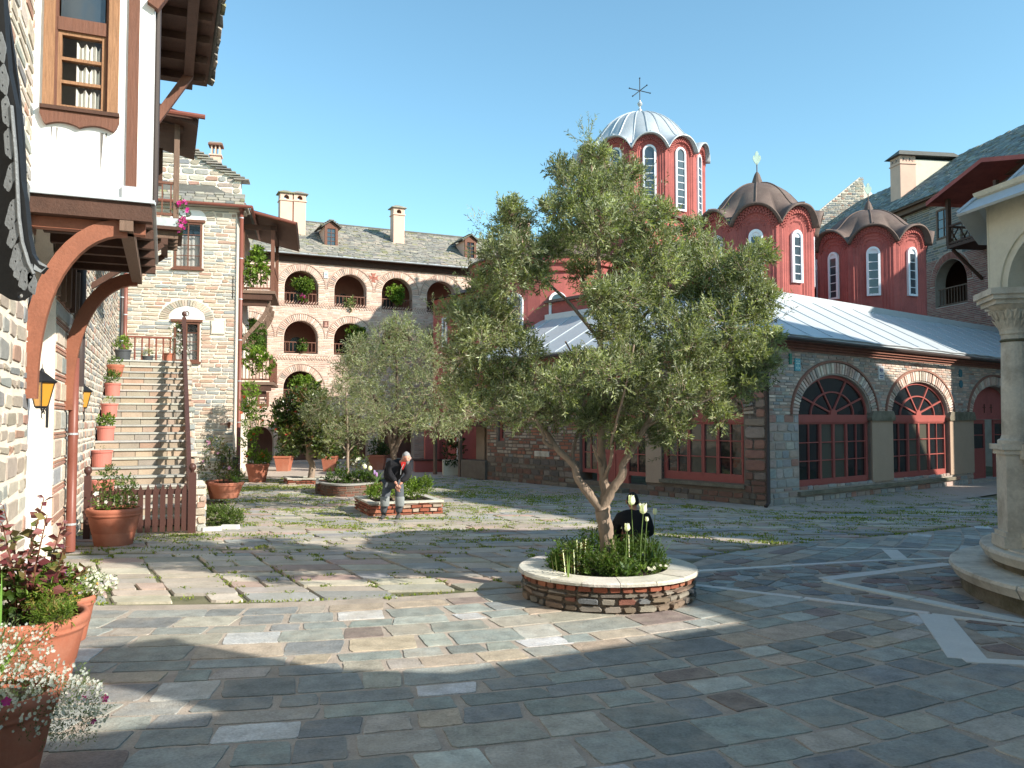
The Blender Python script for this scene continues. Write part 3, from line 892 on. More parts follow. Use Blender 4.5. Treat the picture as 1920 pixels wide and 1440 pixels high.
def exfull(a, b):
    out = []
    for q in archR:
        uc = q['uc']
        if b > q['sill']-.12 and a < SP+.02: out.append((uc-q['r']-.02, uc+q['r']+.02))
        if b > SP-.05:
            out += arch_ex(uc, SP, SP, q['r']+.40, q['ry']+.42)(max(a, SP), b) if a < SP+q['ry']+.42 else []
    # tan piers between the openings
    for q, p in zip(archR, archR[1:]):
        if b > .35 and a < SP-.02: out.append((q['uc']+q['r'], p['uc']-p['r']))
    if a < .5 and b > 0: pass
    return sorted(out)
pc = courses(.02, RH, .0, .46, lambda a, b: [(archR[2]['uc']-archR[2]['r'], archR[2]['uc']+archR[2]['r'])], (.14, .24), (.2, .55), .03, .012, P_CHGREY)
pc += courses(.02, RH, .46, SP, exfull, (.20, .32), (.26, .5), .025, .01, P_CHGREY)
pc += courses(.02, RH, SP, WT-.28, exfull, (.065, .10), (.2, .42), .022, .005, P_BRICKP+P_CHGREY)
lay(pc, FRt, -.02, .022, M['stone'], wallR, 'stone', limit=300)
vo = []
for a in archR: voussoirs(vo, a['uc'], SP, a['r']+.04, a['r']+.34, 46, ry0=a['ry']+.04, ry1=a['ry']+.34, gap=.28, pal=P_BRICKP)
lay(vo, FRt, -.02, .045, M['stone'], wallR, 'arch_brick', limit=120, minpx=6, inset=.95)
h = MB()
for a in archR:
    ip = arch_pts(a['uc'], SP, a['r']+.36, 30, a['ry']+.36); op = arch_pts(a['uc'], SP, a['r']+.41, 30, a['ry']+.42)
    h.ring(FRt, ip, op, -.02, .07, (.30, .15, .11))
h.build('arch_moulding', M['stone'], wallR)
# piers, impost blocks and sill ledge
for q, p in zip(archR, archR[1:]):
    ua, ub = q['uc']+q['r'], p['uc']-p['r']
    b = MB(); b.box(FRt, ua, ub, .40, SP-.18, -.3, .05); b.build('pier', M['tanplaster'], wallR)
    b = MB(); b.prism(FRt, [(ua-.06, SP-.18), (ub+.06, SP-.18), (ub+.10, SP-.08), (ub-.02, SP+.12), (ua+.02, SP+.12), (ua-.10, SP-.08)], -.2, .10); b.build('impost_block', M['moss'], wallR)
b = MB(); b.box(FRt, archR[0]['uc']-archR[0]['r']-.1, archR[1]['uc']+archR[1]['r']+.3, SILL-.16, SILL-.06, -.3, .10); b.build('sill_ledge', M['moss'], wallR)
# glazing of the arches
def fan_window(F, a, parent, wood):
    uc, r, ry, v0 = a['uc'], a['r'], a['ry'], a['sill']
    n = -.12
    f = MB()
    f.ring(F, arch_pts(uc, SP, r-.09, 30, ry-.09), arch_pts(uc, SP, r-.002, 30, ry-.002), n-.08, n+.02)
    f.box(F, uc-r+.002, uc+r-.002, SP-.22, SP, n-.09, n+.06)
    f.box(F, uc-r+.002, uc-r+.09, v0, SP-.22, n-.08, n+.02); f.box(F, uc+r-.09, uc+r-.002, v0, SP-.22, n-.08, n+.02)
    f.box(F, uc-r+.09, uc+r-.09, v0, v0+.16, n-.08, n+.03)
    o = f.build('window', wood, parent)
    hub = MB(); hub.prism(F, arch_pts(uc, SP, .17, 12), n-.05, n+.05); hub.build('hub', wood, o)
    bars = MB()
    for t in (28, 66, 114, 152):
        t = rad(t); p = (uc+.15*math.cos(t), SP+.15*math.sin(t)); q = (uc+(r-.05)*math.cos(t), SP+(ry-.05)*math.sin(t))
        bars.beam(F(*p, n), F(*q, n), .035, .05)
    rb = (r-.09)*.62; rb2 = (ry-.09)*.62
    bars.ring(F, arch_pts(uc, SP, rb-.02, 24, rb2-.02), arch_pts(uc, SP, rb+.02, 24, rb2+.02), n-.02, n+.025)
    bars.build('glazing_bars', wood, o)
    ts = [0, 28, 66, 114, 152, 180]
    for t0, t1 in zip(ts, ts[1:]):
        lp = [(uc, SP)]+[(uc+(r-.05)*math.cos(rad(t0+(t1-t0)*k/5)), SP+(ry-.05)*math.sin(rad(t0+(t1-t0)*k/5))) for k in range(6)]
        g = MB(); g.prism(F, lp, n-.03, n-.02); g.build('pane', M['glass'], o)
    # lower leaves: 2 lights, 2 narrow doors, 2 lights
    W = 2*(r-.09); x = uc-r+.09; top = SP-.22; bot = v0+.16
    for wd, cc in ((.31, 2), (.19, 1), (.19, 1), (.31, 2)):
        w = W*wd
        lf = MB(); s = .05
        lf.box(F, x+.004, x+s, bot, top, n-.05, n+.035); lf.box(F, x+w-s, x+w-.004, bot, top, n-.05, n+.035)
        lf.box(F, x+s, x+w-s, bot, bot+.07, n-.05, n+.03); lf.box(F, x+s, x+w-s, top-.05, top, n-.05, n+.03)
        for i in range(1, 3): y = bot+.07+(top-.12-bot)*i/3; lf.box(F, x+s, x+w-s, y-.014, y+.014, n-.03, n+.02)
        if cc == 2: lf.box(F, x+w/2-.014, x+w/2+.014, bot+.07, top-.05, n-.03, n+.022)
        lf.build('casement', wood, o)
        for i in range(3):
            for k in range(cc):
                g = MB(); y0 = bot+.07+(top-.12-bot)*i/3; y1 = bot+.07+(top-.12-bot)*(i+1)/3
                g.box(F, x+s+(w-2*s)*k/cc, x+s+(w-2*s)*(k+1)/cc, y0, y1, n-.03, n-.02); g.build('pane', M['glasslit' if cc == 1 else 'glass'], o)
        x += w
    return o
for a in (archR[0], archR[1], archR[3]): fan_window(FRt, a, church, M['redwood'])
# entrance arch: red tympanum, one leaf open
a = archR[2]; n = -.25
b = MB(); b.prism(FRt, arch_pts(a['uc'], SP+.0, a['r']-.01, 20, a['ry']-.01), n-.05, n); b.box(FRt, a['uc']-a['r'], a['uc']+a['r'], SP-.14, SP-.002, n-.1, n+.05)
tym = b.build('door_tympanum', M['red'], church)
b = MB()
for t in (-.3, .3): b.beam(FRt(a['uc']+t-.12, SP+.3, n+.02), FRt(a['uc']+t+.12, SP+.3, n+.02), .02); b.beam(FRt(a['uc']+t, SP+.1, n+.02), FRt(a['uc']+t, SP+.42, n+.02), .02)
b.build('painted_cross', M['wooddark'], tym)
for x0, x1 in ((a['uc']-a['r']+.15, a['uc']-.25), (a['uc']+.5, a['uc']+a['r']-.05)):
    d = MB(); d.box(FRt, x0, x0+.1, .12, SP-.15, n-.06, n); d.box(FRt, x1-.1, x1, .12, SP-.15, n-.06, n)
    d.box(FRt, x0+.1, x1-.1, .12, 1.15, n-.05, n-.015); d.box(FRt, x0+.1, x1-.1, SP-.3, SP-.15, n-.06, n-.002); d.box(FRt, x0+.1, x1-.1, 1.68, 1.72, n-.05, n-.002); d.box(FRt, x0+.1, x1-.1, 1.12, 1.22, n-.05, n-.001)
    dd = d.build('door_leaf', M['redwood'], church)
    g = MB(); g.box(FRt, x0+.1, x1-.1, 1.22, SP-.3, n-.04, n-.03); g.build('pane', M['glass'], dd)
# glazed tiles and plaques
def tileplate(F, u, v, w, h, col, marks, par, mc=(.05, .10, .12)):
    b = MB(); b.box(F, u-w/2, u+w/2, v-h/2, v+h/2, .0, .05, col); o = b.build('glazed_tile', M['tile'], par)
    m = MB()
    for x, y, sx, sy in marks: m.box(F, u+(x-sx/2)*w, u+(x+sx/2)*w, v+(y-sy/2)*h, v+(y+sy/2)*h, .05, .054, mc)
    if marks: m.build('tile_pattern', M['tile'], o)
u, v = FRt.uv(1493, 684); tileplate(FRt, u, v, .26, .34, (.12, .36, .42), [(0, 0, .1, .8), (0, .1, .7, .1), (-.25, -.25, .2, .15), (.25, -.25, .2, .15), (-.25, .3, .2, .12), (.25, .3, .2, .12)], wallR, (.4, .6, .6))
u, v = FRt.uv(1650, 699); tileplate(FRt, u, v, .34, .42, (.66, .64, .62), [(-.2, .2, .1, .3), (.2, .2, .1, .3), (-.2, .2, .3, .06), (.2, .2, .3, .06), (0, .18, .08, .35), (0, -.22, .7, .08), (0, -.36, .5, .06)], wallR, (.10, .12, .25))
u, v = FRt.uv(1480, 673); tileplate(FRt, u, v, .10, .3, (.05, .22, .16), [], wallR)
for px, py in ((1799, 700), (1800, 720)):
    u, v = FRt.uv(px, py); b = MB(); b.lathe((0, 0, 0), [], 3) if False else b.prism(FRt, [(u+.12*math.cos(k*math.pi/6), v+.14*math.sin(k*math.pi/6)) for k in range(12)], 0, .05, (.05, .16, .20)); b.build('glazed_dish', M['tile'], wallR)
# --- left facade
def uL(px, py): return FL.uv(px, py)[0]
SL0, SL1 = uL(1395, 850), uL(1241, 850)
vSill = FL.uv(1318, 902)[1]; vHead = FL.uv(1318, 790)[1]
D0, D1 = uL(1212, 850), uL(1088, 850)
LW = dict(uc=(SL0+SL1)/2, r=(SL1-SL0)/2, ry=1.25, sill=vSill)
LD = dict(uc=(D0+D1)/2, r=(D1-D0)/2, ry=1.25, sill=vSill)
vHead = SP
su0, su1 = uL(945, 810), uL(934, 810); sv0, sv1 = FL.uv(940, 827)[1], FL.uv(940, 790)[1]
hu0, hu1 = uL(1027, 808), uL(1018, 808); hv0, hv1 = FL.uv(1022, 817)[1], FL.uv(1022, 800)[1]
holes = [arch_loop(LW['uc'], vSill, SP, LW['r'], 18, LW['ry']), arch_loop(LD['uc'], .3, SP, LD['r'], 18, LD['ry']),
         [(su0, sv0), (su0, sv1), (su1, sv1), (su1, sv0)], [(hu0, hv0), (hu0, hv1), (hu1, hv1), (hu1, hv0)]]
holes = [sorted_h if True else None for sorted_h in holes]
wall = MB(); wall.panel(FL, [(0.001, -.1), (LH, -.1), (LH, WT), (0.001, WT)], holes, -.55, 0)
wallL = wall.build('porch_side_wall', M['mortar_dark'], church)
def exL(a, b):
    out = []
    for q, lo in ((LW, vSill-.12), (LD, .25)):
        if b > lo and a < SP: out.append((q['uc']-q['r']-.02, q['uc']+q['r']+.02))
        if a < SP+q['ry']+.4 and b > SP: out += arch_ex(q['uc'], SP, SP, q['r']+.38, q['ry']+.38)(max(a, SP), b)
    if b > .35 and a < SP: out.append((LW['uc']+LW['r'], LD['uc']-LD['r']))
    out += rect_ex(su0-.08, su1+.08, sv0-.08, sv1+.08)(a, b)+rect_ex(hu0-.05, hu1+.05, hv0-.05, hv1+.05)(a, b)
    return sorted(out)
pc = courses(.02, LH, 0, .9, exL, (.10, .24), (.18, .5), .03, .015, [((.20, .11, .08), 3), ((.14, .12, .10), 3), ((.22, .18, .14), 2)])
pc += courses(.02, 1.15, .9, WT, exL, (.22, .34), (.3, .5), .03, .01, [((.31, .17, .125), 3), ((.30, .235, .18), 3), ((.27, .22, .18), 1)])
pc += courses(1.15, LH, .9, WT, exL, (.07, .16), (.14, .42), .03, .008, P_CHURCH)
lay(pc, FL, -.02, .02, M['stone'], wallL, 'stone', limit=300)
vo = []
for a in (LW, LD): voussoirs(vo, a['uc'], SP, a['r']+.04, a['r']+.34, 44, ry0=a['ry']+.04, ry1=a['ry']+.34, gap=.28, pal=P_CHURCH)
lay(vo, FL, -.02, .04, M['stone'], wallL, 'arch_brick', limit=60, minpx=6, inset=.95)
b = MB(); b.box(FL, LW['uc']+LW['r'], LD['uc']-LD['r'], .40, SP, -.3, .04); b.build('pier', M['tanplaster'], wallL)
b = MB(); b.box(FL, LW['uc']-LW['r']-.05, LW['uc']+LW['r']+.05, vSill-.12, vSill-.03, -.3, .09); b.build('sill_ledge', M['moss'], wallL)
fan_window(FL, LW, church, M['redwood'])
# door with a glazed window on each side
uc, r = LD['uc'], LD['r']; n = -.12
f = MB(); f.ring(FL, arch_pts(uc, SP, r-.08, 24, LD['ry']-.08), arch_pts(uc, SP, r-.002, 24, LD['ry']-.002), n-.06, n+.02)
f.box(FL, uc-r+.002, uc+r-.002, SP-.12, SP, n-.08, n+.05)
dd1, dd0 = uL(1119, 850), uL(1171, 850)
dd0, dd1 = min(dd0, dd1), max(dd0, dd1)
for x in (uc-r+.04, uc+r-.04): f.box(FL, x-.038, x+.038, vSill, SP-.12, n-.08, n+.02)
for x in (dd0-.04, dd1+.04): f.box(FL, x-.04, x+.04, .15, SP-.12, n-.08, n+.03)
f.box(FL, uc-r+.04, dd0-.08, vSill, vSill+.12, n-.08, n+.015); f.box(FL, dd1+.08, uc+r-.04, vSill, vSill+.12, n-.08, n+.015)
o = f.build('door_surround', M['redwood'], church)
g = MB(); g.prism(FL, arch_pts(uc, SP, r-.06, 20, LD['ry']-.06), n-.04, n-.03); g.build('pane', M['glass'], o)
for x0, x1 in ((uc-r+.08, dd0-.08), (dd1+.08, uc+r-.08)):
    w = MB(); w.box(FL, (x0+x1)/2-.02, (x0+x1)/2+.02, vSill+.12, SP-.12, n-.03, n+.01)
    for i in range(1, 3): y = vSill+.12+(SP-.24-vSill)*i/3; w.box(FL, x0, x1, y-.014, y+.014, n-.03, n+.008)
    w.build('glazing_bars', M['redwood'], o)
    for k in range(2):
        for i in range(3):
            y0 = vSill+.12+(SP-.24-vSill)*i/3; y1 = vSill+.12+(SP-.24-vSill)*(i+1)/3
            g = MB(); g.box(FL, x0+(x1-x0)*k/2, x0+(x1-x0)*(k+1)/2, y0, y1, n-.03, n-.02); g.build('pane', M['glass'], o)
for k in range(2):
    x0 = dd0+(dd1-dd0)*k/2; x1 = dd0+(dd1-dd0)*(k+1)/2
    d = MB(); d.box(FL, x0+.004, x0+.09, .15, SP-.12, n-.06, n+.0); d.box(FL, x1-.09, x1-.004, .15, SP-.12, n-.06, n+.0); d.box(FL, x0+.09, x1-.09, .15, 1.2, n-.05, n-.02)
    d.box(FL, x0+.09, x1-.09, 1.2, 1.32, n-.05, n-.003); d.box(FL, x0+.09, x1-.09, SP-.24, SP-.12, n-.05, n-.003)
    dl = d.build('door_leaf', M['redwood'], church)
    g = MB(); g.box(FL, x0+.09, x1-.09, 1.32, SP-.24, n-.04, n-.03); g.build('pane', M['glass'], dl)
b = MB(); b.box(FL, dd0-.2, dd1+.2, -.05, .15, -.2, .35); b.build('doorstep', M['moss'], church)
window('small_window', FL, su0, su1, sv0, sv1, 1, 2, M['redwood'], church, n=-.1, fr=.1)
b = MB(); b.box(FL, hu0, hu1, hv0, hv1, -.35, -.3); b.build('vent_opening', M['glass'], church)
u0 = uL(1031, 851); u1 = uL(1004, 851); v0 = FL.uv(1018, 856)[1]; v1 = FL.uv(1018, 846)[1]
b = MB(); b.box(FL, u0, u1, v0, v1, 0, .05); b.build('marble_plaque', M['marble'], church)
# brick cornice (stepped) and eaves
for F, L, ml in ((FRt, RH, wallR), (FL, LH, wallL)):
    b = MB()
    for k in range(4): b.box(F, -.05-k*.05, L, WT-.28+k*.07, WT-.215+k*.07, -.2, .05+k*.07, pick([((.24, .10, .07), 2), ((.30, .15, .11), 1)]))
    b.build('stepped_cornice', M['stone'], ml)
# porch roof: lead sheets with standing seams, hipped at the corner
TOPT, TOPZ, EO, EZ = 2.9, 6.35, .42, 4.52
Lf = LH; Rf = RH
roof = MB()
roof.add([CH(-EO, -EO, EZ), CH(Rf, -EO, EZ), CH(Rf, TOPT, TOPZ), CH(TOPT, TOPT, TOPZ)], [(0, 1, 2, 3)])
roof.add([CH(-EO, -EO, EZ), CH(TOPT, TOPT, TOPZ), CH(TOPT, Lf, TOPZ), CH(-EO, Lf, EZ)], [(0, 1, 2, 3)])
roof.add([CH(-EO, -EO, EZ-.07), CH(Rf, -EO, EZ-.07), CH(Rf, TOPT, TOPZ-.07), CH(TOPT, TOPT, TOPZ-.07)], [(0, 1, 2, 3)])
roof.add([CH(-EO, -EO, EZ-.07), CH(TOPT, TOPT, TOPZ-.07), CH(TOPT, Lf, TOPZ-.07), CH(-EO, Lf, EZ-.07)], [(0, 1, 2, 3)])
roof.add([CH(-EO, -EO, EZ), CH(Rf, -EO, EZ), CH(Rf, -EO, EZ-.07), CH(-EO, -EO, EZ-.07), CH(-EO, Lf, EZ), CH(-EO, Lf, EZ-.07)], [(0, 1, 2, 3), (0, 3, 5, 4)])
porch_roof = roof.build('porch_roof', M['leadroof'], church)
sl = (TOPZ-EZ)/(TOPT+EO)
s = .15
while s < Rf:
    t1 = TOPT if s > TOPT else s
    sm = MB()
    p = [CH(s+R.gauss(0, .015), t, EZ+(t+EO)*sl+.015) for t in [-EO+(t1+EO)*k/6 for k in range(7)]]
    sm.tube(p, .016, 5); sm.build('seam', M['lead'], porch_roof)
    s += R.uniform(1.15, 1.4)
t = .4
while t < Lf:
    s1 = TOPT if t > TOPT else t
    sm = MB(); sm.tube([CH(s_, t, EZ+(s_+EO)*sl+.015) for s_ in (-EO, (s1-EO)/2, s1)], .016, 5); sm.build('seam', M['lead'], porch_roof)
    t += R.uniform(1.1, 1.35)
sm = MB(); sm.tube([CH(-EO, -EO, EZ+.02), CH(TOPT, TOPT, TOPZ+.02)], .04, 6)
sm.tube([CH(s_, -EO-.01, EZ-.01+R.uniform(-.015, .02)) for s_ in [-EO+.4*k for k in range(int(Rf/.4))]], .03, 5)
sm.tube([CH(-EO-.01, s_, EZ-.01+R.uniform(-.015, .02)) for s_ in [-EO+.4*k for k in range(int(Lf/.4))]], .03, 5)
sm.build('roof_edge', M['lead'], porch_roof)
b = MB()   # flashing kerb along the top
b.box(Fr(CH(TOPT-.3, TOPT-.3, TOPZ-.16), UR, N=-UL), 0, Rf-TOPT+.3, 0, .22, -.25, .0)
b.box(Fr(CH(TOPT-.3, TOPT-.3, TOPZ-.16), UL, N=-UR), 0.25, Lf-TOPT, 0, .22, -.25, .0)
b.build('flashing_kerb', M['leadroof'], porch_roof)
gt = MB()
gt.tube([CH(s_, -EO-.10, EZ-.12-.004*s_) for s_ in (-EO, 4, 9, Rf)], .055, 8); gt.tube([CH(-EO-.10, s_, EZ-.12) for s_ in (-EO, 6, Lf)], .055, 8)
gt.build('gutter', M['pipedark'], church)
dp = MB(); q = CH(-.12, -.12, 0)
dp.tube([CH(-EO-.05, -EO-.05, EZ-.15), q+Vector((0, 0, EZ-.7)), q+Vector((0, 0, .12)), q+Vector((-.12, -.15, .05))], .052, 10)
dp.build('downpipe', M['pipedark'], church, smooth=True)
# --- body of the church
body = MB()
BS0, BT0, BZ = 4.6, TOPT, 8.7
Fb = Fr(CH(0, 0, 0), UR, N=UL)
body.box(Fb, BS0+1.2, 17.2, 5.2, BZ, 7.2, 24, None)
body.box(Fb, TOPT, BS0+1.4, 5.2, 6.9, 8.0, 20, None)
body.box(Fb, TOPT+.05, 17.2, 5.2, 6.42, TOPT+.05, 7.4, None)
body.build('nave_wall', M['red'], church)
rf = MB()
rf.add([CH(BS0+.9, 6.9, BZ), CH(17.4, 6.9, BZ), CH(17.4, 24, BZ), CH(BS0+.9, 24, BZ), CH(8, 9.5, BZ+1.0), CH(13.5, 9.5, BZ+1.0), CH(13.5, 24, BZ+1), CH(8, 24, BZ+1)],
       [(0, 1, 5, 4), (1, 2, 6, 5), (0, 4, 7, 3), (4, 5, 6, 7)])
rf.box(Fb, BS0+.9, 17.4, BZ-.1, BZ-.002, 6.9, 24)
rf.box(Fb, TOPT-.2, BS0+1.3, 6.9, 7.0, 7.9, 20)
rf.box(Fb, TOPT+.1, 17.2, 6.42, 6.46, TOPT+.1, 7.2)
rf.build('nave_roof', M['leadbrown'], church)
# --- side apse with a conical lead roof
ac = CH(4.9, 14.3, 0); ar = 3.15
ap = MB(); ap.lathe(ac, [(ar, 5.0), (ar, 8.15), (ar+.12, 8.2), (ar+.14, 8.45), (ar+.26, 8.5), (ar+.28, 8.8)], 40); ap.build('apse_wall', M['red'], church, smooth=False)
ap = MB(); ap.lathe(ac, [(ar+.42, 8.80), (ar+.40, 8.86), (ar*.5, 9.7), (.02, 10.2)], 40); ap.build('apse_roof', M['leadbrown'], church)
for dg in (-150, -118, -86):
    a_ = rad(dg)
    F = Fr(ac+Vector((math.cos(a_)*(ar+.005), math.sin(a_)*(ar+.005), 0)), (-math.sin(a_), math.cos(a_), 0), N=(math.cos(a_), math.sin(a_), 0))
    f = MB(); f.ring(F, arch_pts(0, 7.0, .26, 12), arch_pts(0, 7.0, .36, 12), -.03, .05); f.box(F, -.36, -.26, 5.3, 7.0, -.03, .05); f.box(F, .26, .36, 5.3, 7.0, -.03, .05)
    for v_ in (5.8, 6.3, 6.8): f.box(F, -.26, .26, v_, v_+.03, .0, .03)
    w = f.build('apse_window', M['niche'], church)
    g = MB(); g.prism(F, arch_loop(0, 5.3, 7.0, .26, 10), -.02, .015); g.build('pane', M['glassblue'], w)
# far annexe with small windows
an = MB(); an.box(Fb, 2.6, 8, 0, 7.9, 14.5, 20.0); an.build('annexe_wall', M['red'], church)
an = MB(); an.add([CH(2.3, 14.3, 7.9), CH(8.4, 14.3, 7.9), CH(8.4, 20.3, 7.9), CH(2.3, 20.3, 7.9), CH(5, 17, 8.4)], [(0, 1, 4), (1, 2, 4), (2, 3, 4), (3, 0, 4)]); an.build('annexe_roof', M['leadbrown'], church)
FA = Fr(CH(2.6, 14.5, 0), UL, N=-UR)
for px, py, w_, h_ in ((852, 605, .3, 1.5), (862, 592, .5, .6), (862, 640, .5, 2.3)):
    pass
for u_, v_, w_, h_ in ((4.3, 5.6, .4, 1.4), (3.0, 5.3, .5, .8), (2.9, 3.0, .55, 1.6)):
    window('annexe_window', FA, u_, u_+w_, v_, v_+h_, 1, 3, M['niche'], church, n=.04, fr=.09, glass='glassblue')

# --- domed drums
def drum(name, c, r, z0, zs, H, nl, wcenter, roofm, wz0, wz1, ww, apex, eave, frame_m='niche'):
    """scalloped drum: nl lobes, arch springing zs, arch rise H, window from wz0 to wz1 on each lobe"""
    c = Vector(c)
    mb = MB(); na, nz = 30, 64
    base_a = math.atan2(-c.y, -c.x)+rad(wcenter)
    LA = 2*math.pi/nl; half = LA/2*r      # half width of a lobe in metres
    def ztop(f): return zs+H*(.18+.82*(1-abs(f)**2.3)**.85)
    def prof(f, z):
        af = abs(f)
        d = 0
        if af > .86: return .055
        def inside(w, top):
            if af > w: return False
            if z < zs-.05: return True
            return ((af/w)**2+((z-zs+.05)/top)**2) < 1
        if inside(.70, H*.66): d -= .055
        if inside(.56, H*.50): d -= .055
        if inside(.42, H*.34): d -= .05
        return d
    vs = []; fs = []
    m = na*nl
    for j in range(nz+1):
        for k in range(m):
            f = ((k % na)/na)*2-1
            zt = ztop(f); zz = z0+(zt-z0)*j/nz if False else min(zt, z0+(zs+H-z0)*j/nz)
            a = base_a-LA/2+(k/na)*LA
            # flatten each lobe slightly into a facet, columns stay round
            flat = (1-.45*(1-math.cos((f)*LA/2)))
            rr = r*flat+prof(f, zz)
            vs.append(c+Vector((math.cos(a)*rr, math.sin(a)*rr, zz)))
    for j in range(nz):
        for k in range(m):
            k2 = (k+1) % m
            fs.append((j*m+k, j*m+k2, (j+1)*m+k2, (j+1)*m+k))
    mb.add(vs, fs)
    root = mb.build(name, M['red'], church)
    # scalloped eave and dome
    dm = MB(); nr = 14
    ma = 24*nl
    rows = []
    ro = r+eave
    for i in range(nr+1):
        q = i/nr       # 0 eave 1 apex
        rr = ro*(1-q) if q < 1 else .02
        row = []
        for k in range(ma):
            f = ((k % 24)/24)*2-1; a = base_a-LA/2+(k/24)*LA
            und = ztop(f)+.03
            x = rr/ro
            rin = (r-.05)/ro
            dome = apex-(apex-(zs+H*.55))*(x/rin)**2.1 if x < rin else zs+H*.55-(x-rin)*ro*.35
            wgt = min(1, max(0, (x-.42)/(rin-.42)))**2.4
            zz = dome*(1-wgt)+(und-(max(0, x-rin))*ro*.22)*wgt
            row.append(c+Vector((math.cos(a)*rr, math.sin(a)*rr, zz)))
        rows.append(row)
    vs = [p for row in rows for p in row]
    under = [p-Vector((0, 0, .07)) for p in rows[0]]; inner = [c+(p-c)*((r-.06)/ro)+Vector((0, 0, 0)) for p in rows[0]]
    inner = [Vector((q.x, q.y, p.z-.06)) for p, q in zip(rows[0], inner)]
    b0 = len(vs); vs += under; b1 = len(vs); vs += inner
    fs = [(i*ma+k, i*ma+(k+1) % ma, (i+1)*ma+(k+1) % ma, (i+1)*ma+k) for i in range(nr) for k in range(ma)]
    fs += [(k, b0+k, b0+(k+1) % ma, (k+1) % ma) for k in range(ma)]+[(b0+k, b1+k, b1+(k+1) % ma, b0+(k+1) % ma) for k in range(ma)]
    dm.add(vs, fs); dome = dm.build('dome', roofm, church, smooth=True)
    nrib = nl*2 if nl >= 12 else nl
    for k in range(nrib):
        a_i = int(ma*k/nrib) if nl >= 12 else int(ma*(k+.5)/nrib)
        rb = MB(); rb.tube([rows[i][a_i]+Vector((0, 0, .015)) for i in range(0, nr)], .028 if nl < 12 else .035, 5); rb.build('rib', roofm, dome)
    # brick fretwork under the arches, windows, columns' capitals
    for k in range(nl):
        a = base_a+k*LA; d = Vector((math.cos(a), math.sin(a), 0))
        if d.dot((CAMP-c).normalized()) < -.25: continue
        rc = r*math.cos(LA/2)*.0+r
        u = Vector((-math.sin(a), math.cos(a), 0))
        def FF(uu, vv, nn, a=a):
            t = a+uu/r; f = uu/half
            rr = r*(1-.45*(1-math.cos(f*LA/2)))+nn
            return c+Vector((math.cos(t)*rr, math.sin(t)*rr, vv))
        fm = MB(); s = half*.14
        for j in range(3):
            w = half*(.80+.0*j); ra = half*.76+s*.0
            cnt = 18
            for q in range(cnt):
                t = math.pi*(q+.5*(j % 2)+.25)/cnt
                uu = (half*(.74+.075*j))*math.cos(t); vv = zs-.05+(H*(.68+.085*j))*math.sin(t)
                if abs(uu) > half*.97: continue
                h_ = s*.36; th = t+math.pi/4
                cs, sn = math.cos(th)*h_*1.2, math.sin(th)*h_*1.2
                fm.prism(FF, [(uu+cs, vv+sn), (uu-sn, vv+cs), (uu-cs, vv-sn), (uu+sn, vv-cs)], -.04, .05+.015*j)
        fm.build('brick_fretwork', M['red'], root)
        fw = MB(); vt = wz1-ww/2
        fw.ring(FF, arch_pts(0, vt, ww/2-.07, 14), arch_pts(0, vt, ww/2+.02, 14), -.18, -.06)
        fw.box(FF, -ww/2-.02, -ww/2+.07, wz0, vt, -.18, -.06); fw.box(FF, ww/2-.07, ww/2+.02, wz0, vt, -.18, -.06); fw.box(FF, -ww/2+.07, ww/2-.07, wz0, wz0+.08, -.18, -.061)
        npn = 5 if nl < 12 else 8
        for q in range(1, npn): y = wz0+(vt-wz0)*q/npn; fw.box(FF, -ww/2+.07, ww/2-.07, y-.013, y+.013, -.17, -.095)
        wo = fw.build('drum_window', M[frame_m], root)
        ys = [wz0+.08]+[wz0+(vt-wz0)*q/npn for q in range(1, npn+1)]
        for y0, y1 in zip(ys, ys[1:]):
            g = MB(); g.box(FF, -ww/2+.06, ww/2-.06, y0, y1, -.17, -.11); g.build('pane', M['glassblue'], wo)
        g = MB(); g.prism(FF, arch_pts(0, vt, ww/2-.06, 10), -.17, -.11); g.build('pane', M['glassblue' if nl >= 12 else 'niche'], wo)
    return root, dome
drums = [('main_drum', 10.8, 14.3, 3.05, 11.0, 14.35, .80, 12, 8, 'lead', 11.7, 14.6, .58, 17.1, .26),
         ('middle_drum', 6.85, 4.95, 2.0, 5.9, 8.85, .82, 8, -2, 'leadbrown', 6.95, 8.75, .46, 10.85, .26),
         ('small_drum', 14.75, 4.95, 2.2, 5.9, 9.25, .82, 8, 4, 'leadbrown', 7.2, 9.15, .50, 11.1, .28)]
domes = []
for nm, s_, t_, r_, z0, zs, H, nl, wc, rm, wz0, wz1, ww, apx, ev in drums:
    root, dome = drum(nm, CH(s_, t_, 0), r_, z0, zs, H, nl, wc, M[rm], wz0, wz1, ww, apx, ev)
    domes.append((CH(s_, t_, 0), apx, dome))
# square plinth under the main drum
b = MB(); b.box(Fb, 7.4, 14.2, 8.6, 11.1, 10.9, 17.7); b.build('drum_plinth', M['red'], church)
b = MB(); b.box(Fb, 7.2, 14.4, 11.1, 11.2, 10.7, 17.9); b.build('plinth_roof', M['leadbrown'], church)
